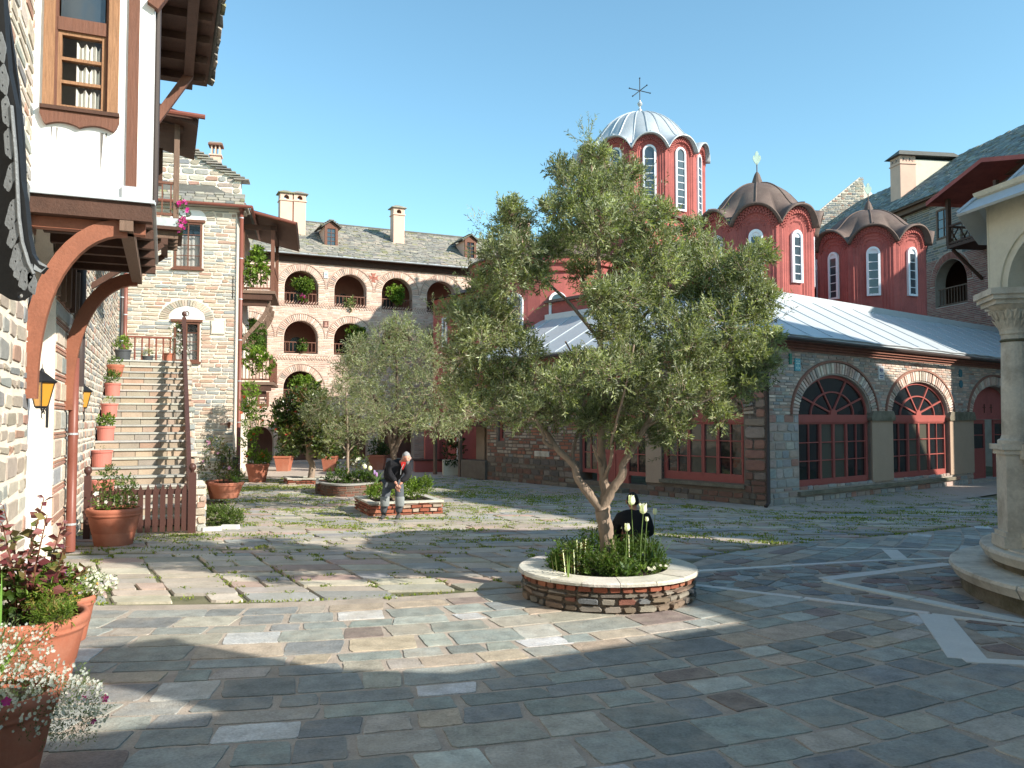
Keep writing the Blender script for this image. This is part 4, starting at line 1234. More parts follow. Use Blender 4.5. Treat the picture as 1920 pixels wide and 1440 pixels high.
# finials
c, z, dm = domes[0]
f = MB(); f.lathe(c+Vector((0, 0, z-.08)), [(.20, 0), (.13, .12), (.10, .3), (.06, .36)], 12); 
f.lathe(c+Vector((0, 0, z+.38)), [(.01, -.01), (.09, .05), (.13, .14), (.09, .23), (.01, .29)], 12, cap=(False, False))
f.tube([c+Vector((0, 0, z+.3)), c+Vector((0, 0, z+.7))], .03, 6)
fo = f.build('finial', M['lead'], dm)
cr = MB(); cr.tube([c+Vector((0, 0, z+.6)), c+Vector((0, 0, z+1.75))], .022, 6)
o3 = c+Vector((0, 0, z+1.18))
for dx, dz in (((.52, -.08)), ((-.52, .08)), ((.36, .30)), ((-.36, -.30)), ((0, .62))):
    d = Vector((dx, dx*.2, dz)); cr.tube([o3, o3+d], .022, 5); cr.lathe(o3+d+Vector((0, 0, -.04)), [(.005, 0), (.045, .04), (.005, .085)], 8, cap=(False, False))
cr.build('cross', M['iron'], fo)
for (c, z, dm) in domes[1:]:
    f = MB(); f.lathe(c+Vector((0, 0, z-.08)), [(.24, 0), (.19, .15), (.10, .42), (.04, .52)], 12)
    f.tube([c+Vector((0, 0, z+.4)), c+Vector((0, 0, z+.78))], .02, 6)
    fo = f.build('finial', M['leadbrown'], dm)
    F = Fr(c+Vector((0, 0, z+.72)), (1, 0, 0), N=(0, -1, 0)); k = .8
    lp = [(-.03, 0), (-.12, .12), (-.19, .26), (-.17, .40), (-.10, .44), (-.12, .34), (-.07, .42), (-.08, .52), (-.02, .62), (.02, .62), (.08, .52), (.07, .42), (.12, .34), (.10, .44), (.17, .40), (.19, .26), (.12, .12), (.03, 0)]
    v_ = MB(); v_.prism(F, [(a_*k, b_*k) for a_, b_ in lp], -.015, .015); v_.build('leaf_shaped_cross', M['verdigris'], fo)
# ================================================================ LEFT HOUSE (stone wall, white bay on brackets)
FW = Fr(e1*WA, e2, N=e1)                    # long wall, u runs away from the camera
BB = 11.6                                    # distance of the bay front along e2
house = thing('stone_house', 'tall rubble stone house with a white plastered bay carried on curved brown brackets', 'house', e1*WA+e2*12)
# niche beside the pier
nu0, nu1 = FW.uv(51, 800)[0], FW.uv(100, 800)[0]
nr = (nu1-nu0)/2; nvs = FW.uv(80, 600)[1]
holes = [arch_loop((nu0+nu1)/2, .02, nvs, nr, 16, nr*1.15)]
WEND = 31.6; WTOP = 9.2
w = MB(); w.panel(FW, [(2.0, -.1), (WEND, -.1), (WEND, WTOP), (2.0, WTOP)], holes, -.5, 0)
wallW = w.build('wall', M['mortar_cream'], house)
b = MB(); b.box(FW, nu0-.1, nu1+.1, 0, nvs+nr*1.3, -.32, -.28); b.build('whitewashed_niche', M['niche'], house)
exW = lambda a, b: arch_ex((nu0+nu1)/2, 0, nvs, nr+.02, nr*1.15+.02)(a, b) + ([(nu1, nu1+.85*1.9)] if True else [])
pu0, pu1 = nu1+.03, FW.uv(124, 800)[0]
exW = lambda a, b: sorted(arch_ex((nu0+nu1)/2, 0, nvs, nr+.02, nr*1.15+.02)(a, b)+[(pu0-.03, pu1)])
pc = courses(2.2, 17.2, .0, WTOP, exW, (.12, .30), (.22, .75), .055, .03, P_RUB, cut=.3)
lay(pc, FW, -.02, .014, M['stone'], wallW, 'stone', limit=260, inset=.8)
pc = courses(17.2, WEND, 0, WTOP, None, (.09, .2), (.16, .5), .045, .02, P_RUB, cut=.3)
lay(pc, FW, -.02, .02, M['stone'], wallW, 'stone', rest='small_stones_far', limit=0, inset=.8)
# pier of tiles and blocks
pc = []; v = 0
while v < 6.5:
    hgt = R.uniform(.22, .34); m_ = (pu0+pu1)/2+R.uniform(-.25, .25)
    pc.append((jrect(pu0, m_-.015, v, v+hgt, .01, .1), pick(P_COURSE))); pc.append((jrect(m_+.015, pu1, v, v+hgt, .01, .1), pick(P_COURSE)))
    v += hgt+.025
    for k in range(2): pc.append((jrect(pu0, pu1, v, v+.04, .005, .05), pick([((.40, .22, .16), 1)]))); v += .06
lay(pc, FW, -.02, .022, M['stone'], wallW, 'pier_block', limit=80)
# downpipes on the wall
def pipe(label, u, v0, v1, r, mt, F, n=.14, hop=False, clamps=True, foot=False):
    t = thing('downpipe', label, 'downpipe', F(u, max(v0, 0), n))
    mb = MB(); mb.tube([F(u, v0, n), F(u, (v0+v1)/2, n), F(u, v1, n)], r, 12); mb.build('pipe', mt, t, smooth=True)
    v = v0+.45
    while clamps and v < v1:
        c = MB(); c.lathe(F(u, v, n), [(r+.008, 0), (r+.008, .035)], 12); c.build('clamp', M['lead'], t); v += 1.55
    if hop:
        h = MB(); h.lathe(F(u, v1-.02, n), [(r, 0), (r*1.9, .22), (r*2.1, .24), (r*2.1, .34)], 10); h.build('hopper', mt, t)
    return t
u_ = FW.uv(137, 800, .13)[0]
pipe('thick red brown downpipe rising behind the second curved bracket', u_, .02, 3.35, .078, M['pipe'], FW, n=.13)
pipe('black pipe running up the wall above the red brown downpipe', u_+1.2, 2.9, 6.4, .09, M['pipedark'], FW, n=.10, clamps=False)
u_ = FW.uv(222, 560)[0]
pipe('thin dark pipe in the corner above the stair pots', u_, 4.6, 7.2, .06, M['pipedark'], FW, n=.12)
# white bay
A0, A1 = WA, -.214; BZ0, BZ1 = 5.13, 9.4; BE = 16.1
FB1 = Fr(e2*BB, e1, N=-e2)                   # bay front, u = a
bay = MB()
wu0, wv1 = FB1.uv(108, 0)[0], 0
W0, WV0 = FB1.uv(98, 215)[0], FB1.uv(103, 206)[1]; W1 = FB1.uv(207, 215)[0]
holes = [[(W0, WV0), (W0, WV0+1.95), (W1, WV0+1.95), (W1, WV0)]]
bay.panel(FB1, [(A0, BZ0), (A1, BZ0), (A1, BZ1), (A0, BZ1)], holes, -.25, 0)
bayo = bay.build('bay_front', M['white'], house)
s = MB(); s.box(Fr(e2*BB, e2, N=e1), .25, BE-BB, BZ0, BZ1, A1-.2, A1); s.build('bay_side', M['white'], house)
# stain streaks below the window are thin runs of dirt: short narrow weather marks
fw = MB()
f_l, f_r = FB1.uv(79, 205)[0], FB1.uv(221, 222)[0]
tw = .125
for (x0, x1) in ((f_l, f_l+tw), (f_r-tw, f_r)): fw.box(FB1, x0, x1, WV0, WV0+2.1, -.1, .045)
frame = fw.build('window_architrave', M['woodlight'], house)
wd = MB(); i0, i1 = f_l+tw, f_r-tw
wd.box(FB1, i0, i0+.03, WV0, WV0+1.95, -.14, .0); wd.box(FB1, i1-.03, i1, WV0, WV0+1.95, -.14, .0)
tr_v = FB1.uv(155, 52)[1]; low = WV0+.03
wd.box(FB1, i0+.03, i1-.03, tr_v-.07, tr_v+.10, -.13, .01); wd.box(FB1, i0+.03, i1-.03, WV0, low+.02, -.13, .01)
wd.build('window_frame', M['woodbrown'], house)
wd = MB(); a_, b_ = i0+.03, i1-.03
wd.box(FB1, a_, a_+.045, low+.02, tr_v-.07, -.12, -.02); wd.box(FB1, b_-.045, b_, low+.02, tr_v-.07, -.12, -.02); wd.box(FB1, a_+.045, b_-.045, tr_v-.12, tr_v-.07, -.12, -.022); wd.box(FB1, a_+.045, b_-.045, low+.02, low+.06, -.12, -.022)
hh = (tr_v-.12-low-.06)/3
for k in (1, 2): wd.box(FB1, a_+.045, b_-.045, low+.06+hh*k-.02, low+.06+hh*k+.02, -.11, -.03)
sash = wd.build('sash', M['woodlight'], house)
for k in range(3):
    g = MB(); g.add([FB1(a_+.04, low+.06+hh*k, -.07), FB1(b_-.04, low+.06+hh*k, -.07), FB1(b_-.04, low+.06+hh*(k+1), -.07), FB1(a_+.04, low+.06+hh*(k+1), -.07)], [(0, 1, 2, 3)])
    gm = g.build('pane', M['glass'], sash)
# the curtain is seen through the lower lights
def glassclear():
    m = glassmat('clear_glass', (0.02, 0.022, 0.024), .05, .5); n = m.node_tree.nodes; l = m.node_tree.links
    t = n.new('ShaderNodeBsdfTransparent'); ms = n.new('ShaderNodeMixShader'); ms.inputs[0].default_value = .22
    l.new(t.outputs[0], ms.inputs[1]); l.new(n['Principled BSDF'].outputs[0], ms.inputs[2]); l.new(ms.outputs[0], n['Material Output'].inputs['Surface'])
    return m
M['clear'] = glassclear()
for o in list(sash.children): o.data.materials[0] = M['clear']
cm = MB(); N_ = 60
for k in range(3):
    y0 = low+.06+hh*k; ys = (y0-.02, y0+hh*.84); cu0 = a_+.20; cu1 = b_-.07
    vs = []
    for i in range(N_+1):
        u = cu0+(cu1-cu0)*i/N_; dd = -.105+.022*math.sin(i*.55)+.006*math.sin(i*1.3)
        sag = .05*abs(math.sin(i*math.pi*3/N_))
        vs += [FB1(u, ys[0], dd), FB1(u, ys[1]-sag+.03*math.sin(i*.3), dd)]
    cm.add(vs, [(2*i, 2*i+2, 2*i+3, 2*i+1) for i in range(N_)])
cm.build('net_curtain', M['curtain'], sash)
cb = MB(); cb.box(FB1, W0-.1, W1+.1, WV0-.1, BZ1, -1.1, -1.05); cb.build('room_back', M['tanplaster'], house)
g = MB(); g.box(FB1, i0+.05, i1-.05, tr_v+.10, WV0+1.95, -.09, -.085); g.build('pane', M['glassblue'], sash)
ap = MB()   # shaped apron below the window
L_ = f_r-f_l; n = 28; top = [(f_l-.02+ (L_+.04)*k/n, WV0-.02) for k in range(n+1)]
def apr(t):
    e = min(t, 1-t)
    if e < .08: return -.08-.13*math.sin(e/.08*math.pi/2)
    return -.21+.05*abs(math.sin((t-.08)/.84*math.pi*2))**.8*(1 if abs(t-.5) < .45 else 0)
ap.ring(FB1, [(p[0], WV0+apr(k/n)) for k, p in enumerate(top)], top, -.05, .07); ap.build('window_apron', M['woodbrown'], house)
ap = MB(); ap.box(FB1, f_l-.02, f_r+.02, WV0-.018, WV0+.03, -.05, .10); ap.build('window_sill', M['wooddark'], house)
st = MB((.16, .15, .14))
for u, l, w_ in ((f_l+.10, .26, .016), (f_l+.16, .22, .018), (f_r-.20, .54, .04), (f_r-.14, .14, .02)):
    st.prism(FB1, [(u, WV0-.22), (u+w_, WV0-.22), (u+w_*.3, WV0-.22-l)], .0, .003)
st.build('dirt_streak', M['stone'], bayo)
cp = MB(); p0 = FB1.uv(240, 360)[0]; cp.box(FB1, p0-.03, p0+.10, BZ0+.10, BZ1, 0, .035); cp.build('corner_board', M['woodbrown'], house)
cp = MB(); cp.box(FB1, p0-.07, p0+.14, BZ0+.0, BZ0+.16, .0, .05); cp.box(FB1, A0, A1+.05, BZ0-.045, BZ0-.003, -.05, .09); cp.box(Fr(e2*BB, e2, N=e1), 0, BE-BB, BZ0-.045, BZ0-.003, A1-.05, A1+.06); cp.build('lead_flashing', M['lead'], house)
cp = MB(); cp.box(FB1, A1-.10, A1+.02, BZ0+.01, BZ1, -.12, .02) if False else cp.tube([e1*(A1+.05)+e2*(BB+.15)+Vector((0, 0, BZ0)), e1*(A1+.05)+e2*(BB+.15)+Vector((0, 0, BZ1))], .035, 6)
cp.build('side_pipe', M['pipedark'], house)
# underside: joists and boarding of the bay floor
fl = MB(); fl.box(FB1, A0, A1, BZ0-.10, BZ0-.047, -(BE-BB), .04); fl.build('floor_boards', M['wooddark'], house)
fb = MB(); fb.box(FB1, A0, A1+.02, BZ0-.28, BZ0-.102, -.12, .06); fb.build('fascia_beam', M['wooddark'], house)
fb = MB(); fb.box(FB1, A0-.02, A1-.06, BZ0-.42, BZ0-.282, -.30, -.12); fb.build('ledger', M['woodorange'], house)
for k in range(6):
    y = BB+.55+(BE-BB-.7)*k/5
    j = MB(); F = Fr(e2*y, e1, N=-e2)
    j.box(F, A0, A1+.02, BZ0-.24, BZ0-.102, -.07, .07); j.build('joist', M['wooddark'], house)
for y in (BB+.25, BE-.25):
    j = MB(); F = Fr(e2*y, e1, N=-e2)
long = MB(); F = Fr(e1*(A1-.28), e2, N=e1); long.box(F, BB-.05, BE, BZ0-.42, BZ0-.243, -.08, .08); long.build('long_bearer', M['woodgrey'], house)
def bracket(y, foot_v, mt):
    pts = []
    a0, a1 = WA+.02, A1-.28; top = BZ0-.36
    n = 14
    for k in range(n+1):
        t = k/n
        u = a0+(a1-a0)*(1-math.cos(t*math.pi/2))**1.12*1.0
        v = foot_v+(top-foot_v)*math.sin(t*math.pi/2)**.92
        pts.append((u, v))
    mb = MB(); F = Fr(e2*y, e1, N=-e2)
    w = .105
    off = []
    for i, p in enumerate(pts):
        q = pts[min(i+1, n)]; r_ = pts[max(i-1, 0)]; d = Vector((q[0]-r_[0], q[1]-r_[1])).normalized()
        off.append((Vector((-d.y, d.x)), p))
    mb.ring(F, [(p[0]-o.x*w, p[1]-o.y*w) for o, p in off], [(p[0]+o.x*w, p[1]+o.y*w) for o, p in off], -.08, .08)
    return mb.build('curved_bracket', mt, house)
bracket(BB+.12, 2.55, M['woodorange']); bracket(BE-.1, 2.45, M['woodorange'])
# roof of the bay with wide eaves
ev = MB(); EVZ = 8.85
ev.box(Fr((0, 0, 0), e1, N=e2), WA-.2, .66, EVZ, EVZ+.05, BB-1.3, BE+.95); ev.build('eave_boards', M['wooddark'], house)
for k in range(8):
    y = BB-1.1+k*.86
    j = MB(); F = Fr(e2*y, e1, N=-e2); j.box(F, WA, .60, EVZ-.13, EVZ-.002, -.05, .05); j.build('rafter', M['wooddark'], house)
j = MB(); j.box(Fr(e1*.30, e2, N=e1), BB-1.1, BE+.5, EVZ-.28, EVZ-.132, -.08, .08); j.build('eave_beam', M['wooddark'], house)
for y in (BB-.02, BE-.1):
    j = MB(); F = Fr(e2*y, e1, N=-e2); j.beam(F(A1-.02, EVZ-1.15), F(.32, EVZ-.22), .14, .15); j.build('eave_brace', M['woodbrown'], house)
ev = MB(); ev.add([e1*(.72)+e2*(BB-1.4)+Vector((0, 0, EVZ+.05)), e1*(.72)+e2*(BE+1.0)+Vector((0, 0, EVZ+.05)), e1*(-1.6)+e2*(BE+1.0)+Vector((0, 0, EVZ+1.1)), e1*(-1.6)+e2*(BB-1.4)+Vector((0, 0, EVZ+1.1))], [(0, 1, 2, 3)])
ev.build('bay_roof', M['slatebed'], house)
F = Fr(Vector((0, 0, EVZ+.06))+e1*.72, e2, V=(-e1+Vector((0, 0, .45))).normalized(), N=(e1*.41+Vector((0, 0, .91))))
lay(courses(BB-1.4, BE+1.0, -.08, 1.3, None, (.18, .24), (.25, .5), .015, .02, P_SLATE), F, -.01, .035, M['slate'], house, 'slate', limit=30)
# upper house wall set back behind the bay and its stone corner left of the bay
b = MB(); b.box(Fr((0, 0, 0), e1, N=e2), WA-.6, WA-.02, WTOP, 10.6, 2, WEND)
b.build('upper_wall', M['mortar_cream'], house)
# timbered wall panel under the bay, seen between the brackets
tb = MB(); tb.box(FW, nu1+1.9, BE, nvs+.9, BZ0-.12, .0, .05); tb.build('timber_panel', M['woodgrey'], house)
for k in range(6):
    b = MB(); x = nu1-.4+k*.75; b.box(FW, x-.07, x+.07, nvs+.5, BZ0-.12, .02, .10); b.build('stud', M['woodgrey'], house)

# ---- wooden balcony further along the wall
bal = thing('wooden_balcony', 'small roofed wooden balcony with a flower pot high on the long stone wall', 'balcony', e1*WA+e2*21.3+Vector((0, 0, 6.7)))
FA1 = Fr(e2*20.6, e1, N=-e2); bz = 6.78
b = MB(); b.box(FA1, WA, .22, bz, bz+.2, -1.8, .0); b.build('floor_edge', M['lead'], bal)
b = MB(); b.box(FA1, WA, .32, bz-.08, bz-.002, -1.9, .06); b.build('floor_board', M['wooddark'], bal)
for k in range(4):
    j = MB(); j.box(FA1, WA, .22-k*.0, bz-.26, bz-.082, -.25-k*.45, -.1-k*.45); j.build('joist', M['woodgrey'], bal)
j = MB(); j.box(FA1, -.15, .0, bz-.42, bz-.262, -1.8, -.05); j.build('bearer', M['wooddark'], bal)
for y in (-.1, -1.6):
    j = MB(); j.beam(FA1(WA, bz-1.5, y), FA1(-.1, bz-.42, y), .12); j.build('brace', M['wooddark'], bal)
railing(FA1, WA+.05, .14, bz+.2, .86, bal, M['woodbrown'], 9, n=-.05, t=.06)
railing(Fr(e1*.17, e2, N=e1), 20.68, 22.3, bz+.2, .86, bal, M['woodbrown'], 8, t=.06)
for u in (.16,):
    for y in (-.06, -1.75):
        j = MB(); j.box(FA1, u-.06, u+.06, bz+.2, 9.25, y-.06, y+.06); j.build('post', M['woodgrey'], bal)
b = MB(); b.box(FA1, WA, .30, 9.05, 9.2, -.16, .0); b.box(Fr(e1*.16, e2, N=e1), 20.8, 22.5, 9.05, 9.2, -.06, .06); b.build('lintel_beam', M['wooddark'], bal)
b = MB(); b.add([e1*WA+e2*20.2+Vector((0, 0, 9.9)), e1*.62+e2*20.2+Vector((0, 0, 9.28)), e1*.62+e2*23+Vector((0, 0, 9.28)), e1*WA+e2*23+Vector((0, 0, 9.9)),
                 e1*WA+e2*20.2+Vector((0, 0, 9.8)), e1*.62+e2*20.2+Vector((0, 0, 9.18)), e1*.62+e2*23+Vector((0, 0, 9.18)), e1*WA+e2*23+Vector((0, 0, 9.8))],
               [(0, 1, 2, 3)]); b.build('balcony_roof', M['lead'], bal)
b = MB(); b.add([e1*WA+e2*20.25+Vector((0, 0, 9.88)), e1*.6+e2*20.25+Vector((0, 0, 9.25)), e1*.6+e2*23+Vector((0, 0, 9.25)), e1*WA+e2*23+Vector((0, 0, 9.88)), e1*WA+e2*20.25+Vector((0, 0, 9.6)), e1*.6+e2*20.25+Vector((0, 0, 9.12)), e1*.6+e2*23+Vector((0, 0, 9.12)), e1*WA+e2*23+Vector((0, 0, 9.6))], [(0, 1, 5, 4), (1, 2, 6, 5), (4, 5, 6, 7)]); b.build('eave_boards', M['wooddark'], bal)
b = MB(); b.tube([e1*WA+e2*20.1+Vector((0, 0, 9.35)), e1*.75+e2*20.1+Vector((0, 0, 9.3))], .06, 8); b.build('gutter', M['pipe'], bal)
b = MB(); b.box(FA1, WA+.1, -.15, 8.1, 9.05, -1.5, -1.45); b.build('screen_panel', M['wooddark'], bal)
bucket('red pot on the floor of the high wooden balcony', FA1(-.52, bz+.2, -.25), .12, .2, 'terra')
bush('balcony_plant', 'small leafy plant in the red pot on the high balcony', 'plant', FA1(-.52, bz+.4, -.25), [(0, 0, .1, .1, .1, .14)], 20, 5, .1, .07, .03, L_GREEN)
bush('balcony_vine', 'bright green vine spilling over the high wooden balcony rail', 'vine', FA1(-1.2, bz+.5, -.15), [(0, 0, .3, .35, .15, .3), (-.1, 0, .9, .3, .15, .3)], 50, 6, .12, .08, .05, L_BRIGHT)
bush('trailing_flowers', 'magenta flowers hanging at the corner of the high balcony', 'flowers', FA1(.28, bz+.3, -.05), [(0, 0, .1, .16, .1, .25), (.02, 0, -.25, .1, .08, .25)], 24, 5, .1, .06, .03, L_GREEN, flowers=[([(.55, .02, .25), (.7, .1, .4)], 26, .06)])

# ================================================================ LANTERNS
def lantern(label, px, py, D, k=1.0):
    """hexagonal bracket lantern; px,py is the middle of the glass"""
    c = PD(px, py, D)
    t = thing('wall_lantern', label, 'lantern', c)
    s = .35*k
    mb = MB()
    for z0, r0, z1, r1 in ((.5, .56, .9, .10), (.9, .10, 1.05, .05), (1.05, .02, 1.25, .012)):
        mb.lathe(c, [(r0*s*1.15, z0*s), (r1*s, z1*s)], 6)
    mb.lathe(c, [(.60*s, .44*s), (.66*s, .5*s), (.60*s, .54*s)], 6)
    mb.lathe(c, [(.24*s, -.62*s), (.30*s, -.52*s)], 6)
    for q in range(6):
        a = q*math.pi/3
        mb.tube([c+Vector((math.cos(a)*.28*s, math.sin(a)*.28*s, -.55*s)), c+Vector((math.cos(a)*.54*s, math.sin(a)*.54*s, .46*s))], .025*s, 4)
    mb.build('lantern_cage', M['iron'], t)
    for q in range(6):
        a, b = q*math.pi/3, (q+1)*math.pi/3
        g = MB(); g.add([c+Vector((math.cos(x)*r_*s, math.sin(x)*r_*s, z*s)) for x, r_, z in ((a, .27, -.53), (b, .27, -.53), (b, .52, .45), (a, .52, .45))], [(0, 1, 2, 3)]); g.build('amber_pane', M['amber'], t)
    # scrolled arm back to the wall
    dist = (c-Vector((0, 0, c.z))).dot(e1)-WA; w = c-e1*dist
    arm = MB(); arm.tube([c+Vector((0, 0, -.62*s)), c-e1*dist*.3+Vector((0, 0, -.8*s)), c-e1*dist*.6+Vector((0, 0, -.62*s)), w+Vector((0, 0, -.7*s))], .012*k+.004, 6)
    arm.tube([c-e1*dist*(.35+.3*math.cos(x))+Vector((0, 0, -.85*s+.2*s*math.sin(x))) for x in [q*.5 for q in range(10)]], .008, 5)
    F = Fr(w+Vector((0, 0, -.7*s)), e2, N=e1); arm.prism(F, [(-.03, -.25), (.03, -.25), (.05, 0), (.03, .25), (-.03, .25), (-.05, 0)], 0, .03)
    arm.build('scroll_arm', M['iron'], t)
    return t
lantern('larger black lantern with amber glass on the wall by the white niche', 78, 738, 11.9, 1.0)
lantern('smaller black lantern with amber glass just right of the thick downpipe', 155, 748, 17.3, .95)

# ================================================================ STAIRCASE
b0s = 19.3; NS = 21; RUN = .415; RISE = .195; SA0, SA1 = WA+.02, .60
stair = thing('stone_staircase', 'wide outdoor stone staircase climbing along the rubble wall to a landing', 'staircase', e1*-.5+e2*b0s)
FS = Fr((0, 0, 0), e1, N=-e2)
for k in range(NS):
    y0 = b0s+RUN*k; z0 = RISE*k
    F = Fr(e2*y0, e1, N=-e2)
    tr_ = MB(pick([((.42, .41, .36), 1), ((.35, .35, .32), 1)], .1)); u = SA0
    cuts = [SA0, SA0+R.uniform(.6, 1.0), SA0+R.uniform(1.3, 1.7), SA1]
    tr_.box(F, SA0, SA1, z0+RISE-.045, z0+RISE, -RUN-.05, .035+R.uniform(-.008, .008)); tr_.build('tread', M['stepstone'], stair)
    cuts = [SA0]
    while cuts[-1] < SA1-.55: cuts.append(cuts[-1]+R.uniform(.3, .62))
    cuts.append(SA1)
    for x0, x1 in zip(cuts, cuts[1:]):
        r_ = MB(pick([((.36, .28, .21), 3), ((.31, .27, .22), 2), ((.33, .22, .16), 1)], .12)); r_.box(F, x0+.006, x1-.006, z0+.002, z0+RISE-.05, -.1, R.uniform(-.004, .004)); r_.build('riser_stone', M['stepstone'], stair)
bk = MB()
prof = [(b0s, 0), (b0s+RUN*NS, RISE*NS), (b0s+RUN*NS, -.05), (b0s, -.05)]
Fside = Fr(e1*0, e2, N=e1)
bk.prism(Fside, [(b0s+.1, -.05), (b0s+RUN*NS+.1, RISE*NS-.25), (31.4, RISE*NS-.25), (31.4, -.05)], SA0, SA1-.05)
bk.build('stair_core', M['mortar_grey'], stair)
# flank wall of flat stones on the right of the steps
fl = []
for k in range(26):
    z = k*.165
    x0 = b0s-.05+z/RISE*RUN
    if x0 < 31:
        fl += courses(max(x0, b0s-.05), 31.4, z, z+.165, None, (.165, .17), (.25, .6), .02, .008, P_COURSE)
lay(fl, Fr(e1*(SA1-.05), e2, N=e1), -.02, .17, M['stone'], stair, 'flank_stone', limit=80, minpx=8)
LZ = RISE*NS
ld = MB(); ld.box(Fr(e2*(b0s+RUN*NS), e1, N=-e2), SA0, SA1+.15, LZ-.1, LZ, -4.2, .0); ld.build('landing_slab', M['moss'], stair)
# handrail
rail = thing('stair_handrail', 'dark brown wooden stair handrail with turned balusters and ball topped newel', 'handrail', e1*.58+e2*17.9)
ra = SA1-.08
def RP(y, h): return e1*ra+e2*y+Vector((0, 0, max(0, (y-b0s)/RUN*RISE)+h))
y_end = b0s+RUN*NS+.2
mb = MB(); mb.beam(RP(b0s-.1, 1.0), RP(y_end, 1.0), .09, .14); mb.build('top_rail', M['gate'], rail)
mb = MB(); mb.beam(RP(b0s-.1, .16), RP(y_end, .16), .06, .09); mb.build('bottom_rail', M['gate'], rail)
y = b0s+.1
while y < y_end:
    mb = MB(); p = RP(y, .16); mb.lathe(p, [(.02, 0), (.02, .1), (.032, .2), (.02, .34), (.026, .42), (.018, .6), (.024, .78)], 6); mb.build('baluster', M['gate'], rail); y += .30
def newel(c, hgt, par, s=.065):
    mb = MB(); F = Fr(c, e1, N=-e2); mb.box(F, -s, s, 0, hgt, -s, s); o = mb.build('newel_post', M['gate'], par)
    mb = MB(); mb.lathe(c+Vector((0, 0, hgt)), [(s*.5, 0), (s*.5, .03), (s*1.1, .07), (s*1.25, .12), (s*.9, .18), (.01, .205)], 10, cap=(False, False)); mb.build('ball_cap', M['gate'], o, smooth=True)
newel(RP(y_end, 0), 1.35, rail)
lr = thing('landing_railing', 'red brown railing with turned balusters on the far side of the landing', 'railing', e1*-.8+e2*(y_end+2.2)+Vector((0, 0, LZ)))
FLR = Fr(e2*(y_end+2.0), e1, N=-e2)
la0, la1 = FLR.uv(236, 660)[0], FLR.uv(322, 660)[0]
mb = MB(); mb.box(FLR, la0, la1, LZ+.92, LZ+.98, -.04, .04); mb.build('top_rail', M['pipe'], lr)
for k in range(7):
    u = la0+.05+(la1-la0-.1)*k/6; mb = MB(); mb.lathe(FLR(u, LZ, 0), [(.03, 0), (.03, .1), (.02, .14), (.04, .3), (.02, .55), (.03, .7), (.03, .92)], 6); mb.build('baluster', M['pipe'], lr)
# picket gate
gate = thing('picket_gate', 'closed brown picket gate at the foot of the stone stairs', 'gate', e1*-.5+e2*17.75)
GY = 17.75; FG = Fr(e2*GY, e1, N=-e2)
g0, g1 = FG.uv(170, 960)[0], FG.uv(350, 960)[0]
H_ = 1.02
npk = 13
for k in range(npk):
    u = g0+.06+(g1-g0-.1)*k/(npk-1); w_ = .075 if k < npk-1 else .09
    mb = MB(); mb.prism(FG, [(u-w_/2-.012, .07), (u+w_/2+.012, .07), (u+w_/2+.012, H_-.16), (u, H_+R.uniform(-.01, .01)), (u-w_/2-.012, H_-.16)], .02, .045); mb.build('picket', M['gate'], gate)
for v_ in (.20, .80):
    mb = MB(); mb.box(FG, g0, g1, v_, v_+.11, -.03, .018); mb.build('gate_rail', M['gate'], gate)
post = thing('gate_post', 'brown gate post with a ball cap at the foot of the handrail', 'post', FG(g1+.10, 0))
mb = MB(); mb.box(FG, g1+.02, g1+.17, 0, 1.22, -.08, .08); mb.build('post_shaft', M['gate'], post)
mb = MB(); mb.lathe(FG(g1+.095, 1.22), [(.035, 0), (.035, .03), (.065, .06), (.075, .11), (.055, .165), (.01, .19)], 12, cap=(False, False)); mb.build('ball_cap', M['gate'], post, smooth=True)
post2 = thing('gate_post', 'brown gate post with a ball cap against the rubble wall behind the big pot', 'post', FG(g0-.02, 0))
mb = MB(); mb.box(FG, g0-.12, g0-.0, 0, 1.2, -.08, .08); mb.build('post_shaft', M['gate'], post2)
mb = MB(); mb.lathe(FG(g0-.06, 1.2), [(.035, 0), (.035, .03), (.065, .06), (.075, .11), (.055, .165), (.01, .19)], 12, cap=(False, False)); mb.build('ball_cap', M['gate'], post2, smooth=True)
# stones of the low wall end under the handrail
le = thing('wall_end', 'low stone wall end between the gate post and the clipped bush', 'low wall', e1*(SA1+.1)+e2*18.6)
pcs = courses(0, .34, 0, .95, None, (.10, .17), (.12, .3), .02, .01, P_COURSE)
core = MB(); Fe = Fr(e1*(SA1-.13)+e2*17.95, e1, N=-e2); core.box(Fe, .02, .32, 0, .95, -1.4, -.02); core.build('core', M['mortar_cream'], le)
lay(pcs, Fe, -.03, .02, M['stone'], le, 'stone', limit=30)
lay(courses(0, 1.4, 0, .95, None, (.10, .17), (.2, .4), .02, .01, P_COURSE), Fr(Fe(.32, 0), e2, N=e1), -.03, .02, M['stone'], le, 'stone', limit=30)

# ================================================================ STAIR BUILDING
E0 = PD(450, 0, 31.0); E0.z = 0
eU = Vector((.973, .230, 0)).normalized(); eN = Vector((eU.y, -eU.x, 0))
FE = Fr(E0, eU, N=eN)
sb = thing('stair_building', 'tall house of coursed pale stone with two shuttered windows at the head of the stairs', 'house', E0)
EL = FE.uv(222, 600)[0]-.2
EH = FE.uv(440, 392)[1]
def ruv(x0, y0, x1, y1): 
    xm, ym = (x0+x1)/2, (y0+y1)/2
    return FE.uv(x0, ym)[0], FE.uv(x1, ym)[0], FE.uv(xm, y1)[1], FE.uv(xm, y0)[1]
w1 = ruv(329, 418, 377, 502); w2 = ruv(328, 605, 372, 677)
holes = [[(a, c), (a, d), (b, d), (b, c)] for a, b, c, d in (w1, w2)]
w = MB(); w.panel(FE, [(EL, -.1), (.0, -.1), (0, EH), (EL, EH)], holes, -.6, 0); sbw = w.build('wall', M['mortar_cream'], sb)
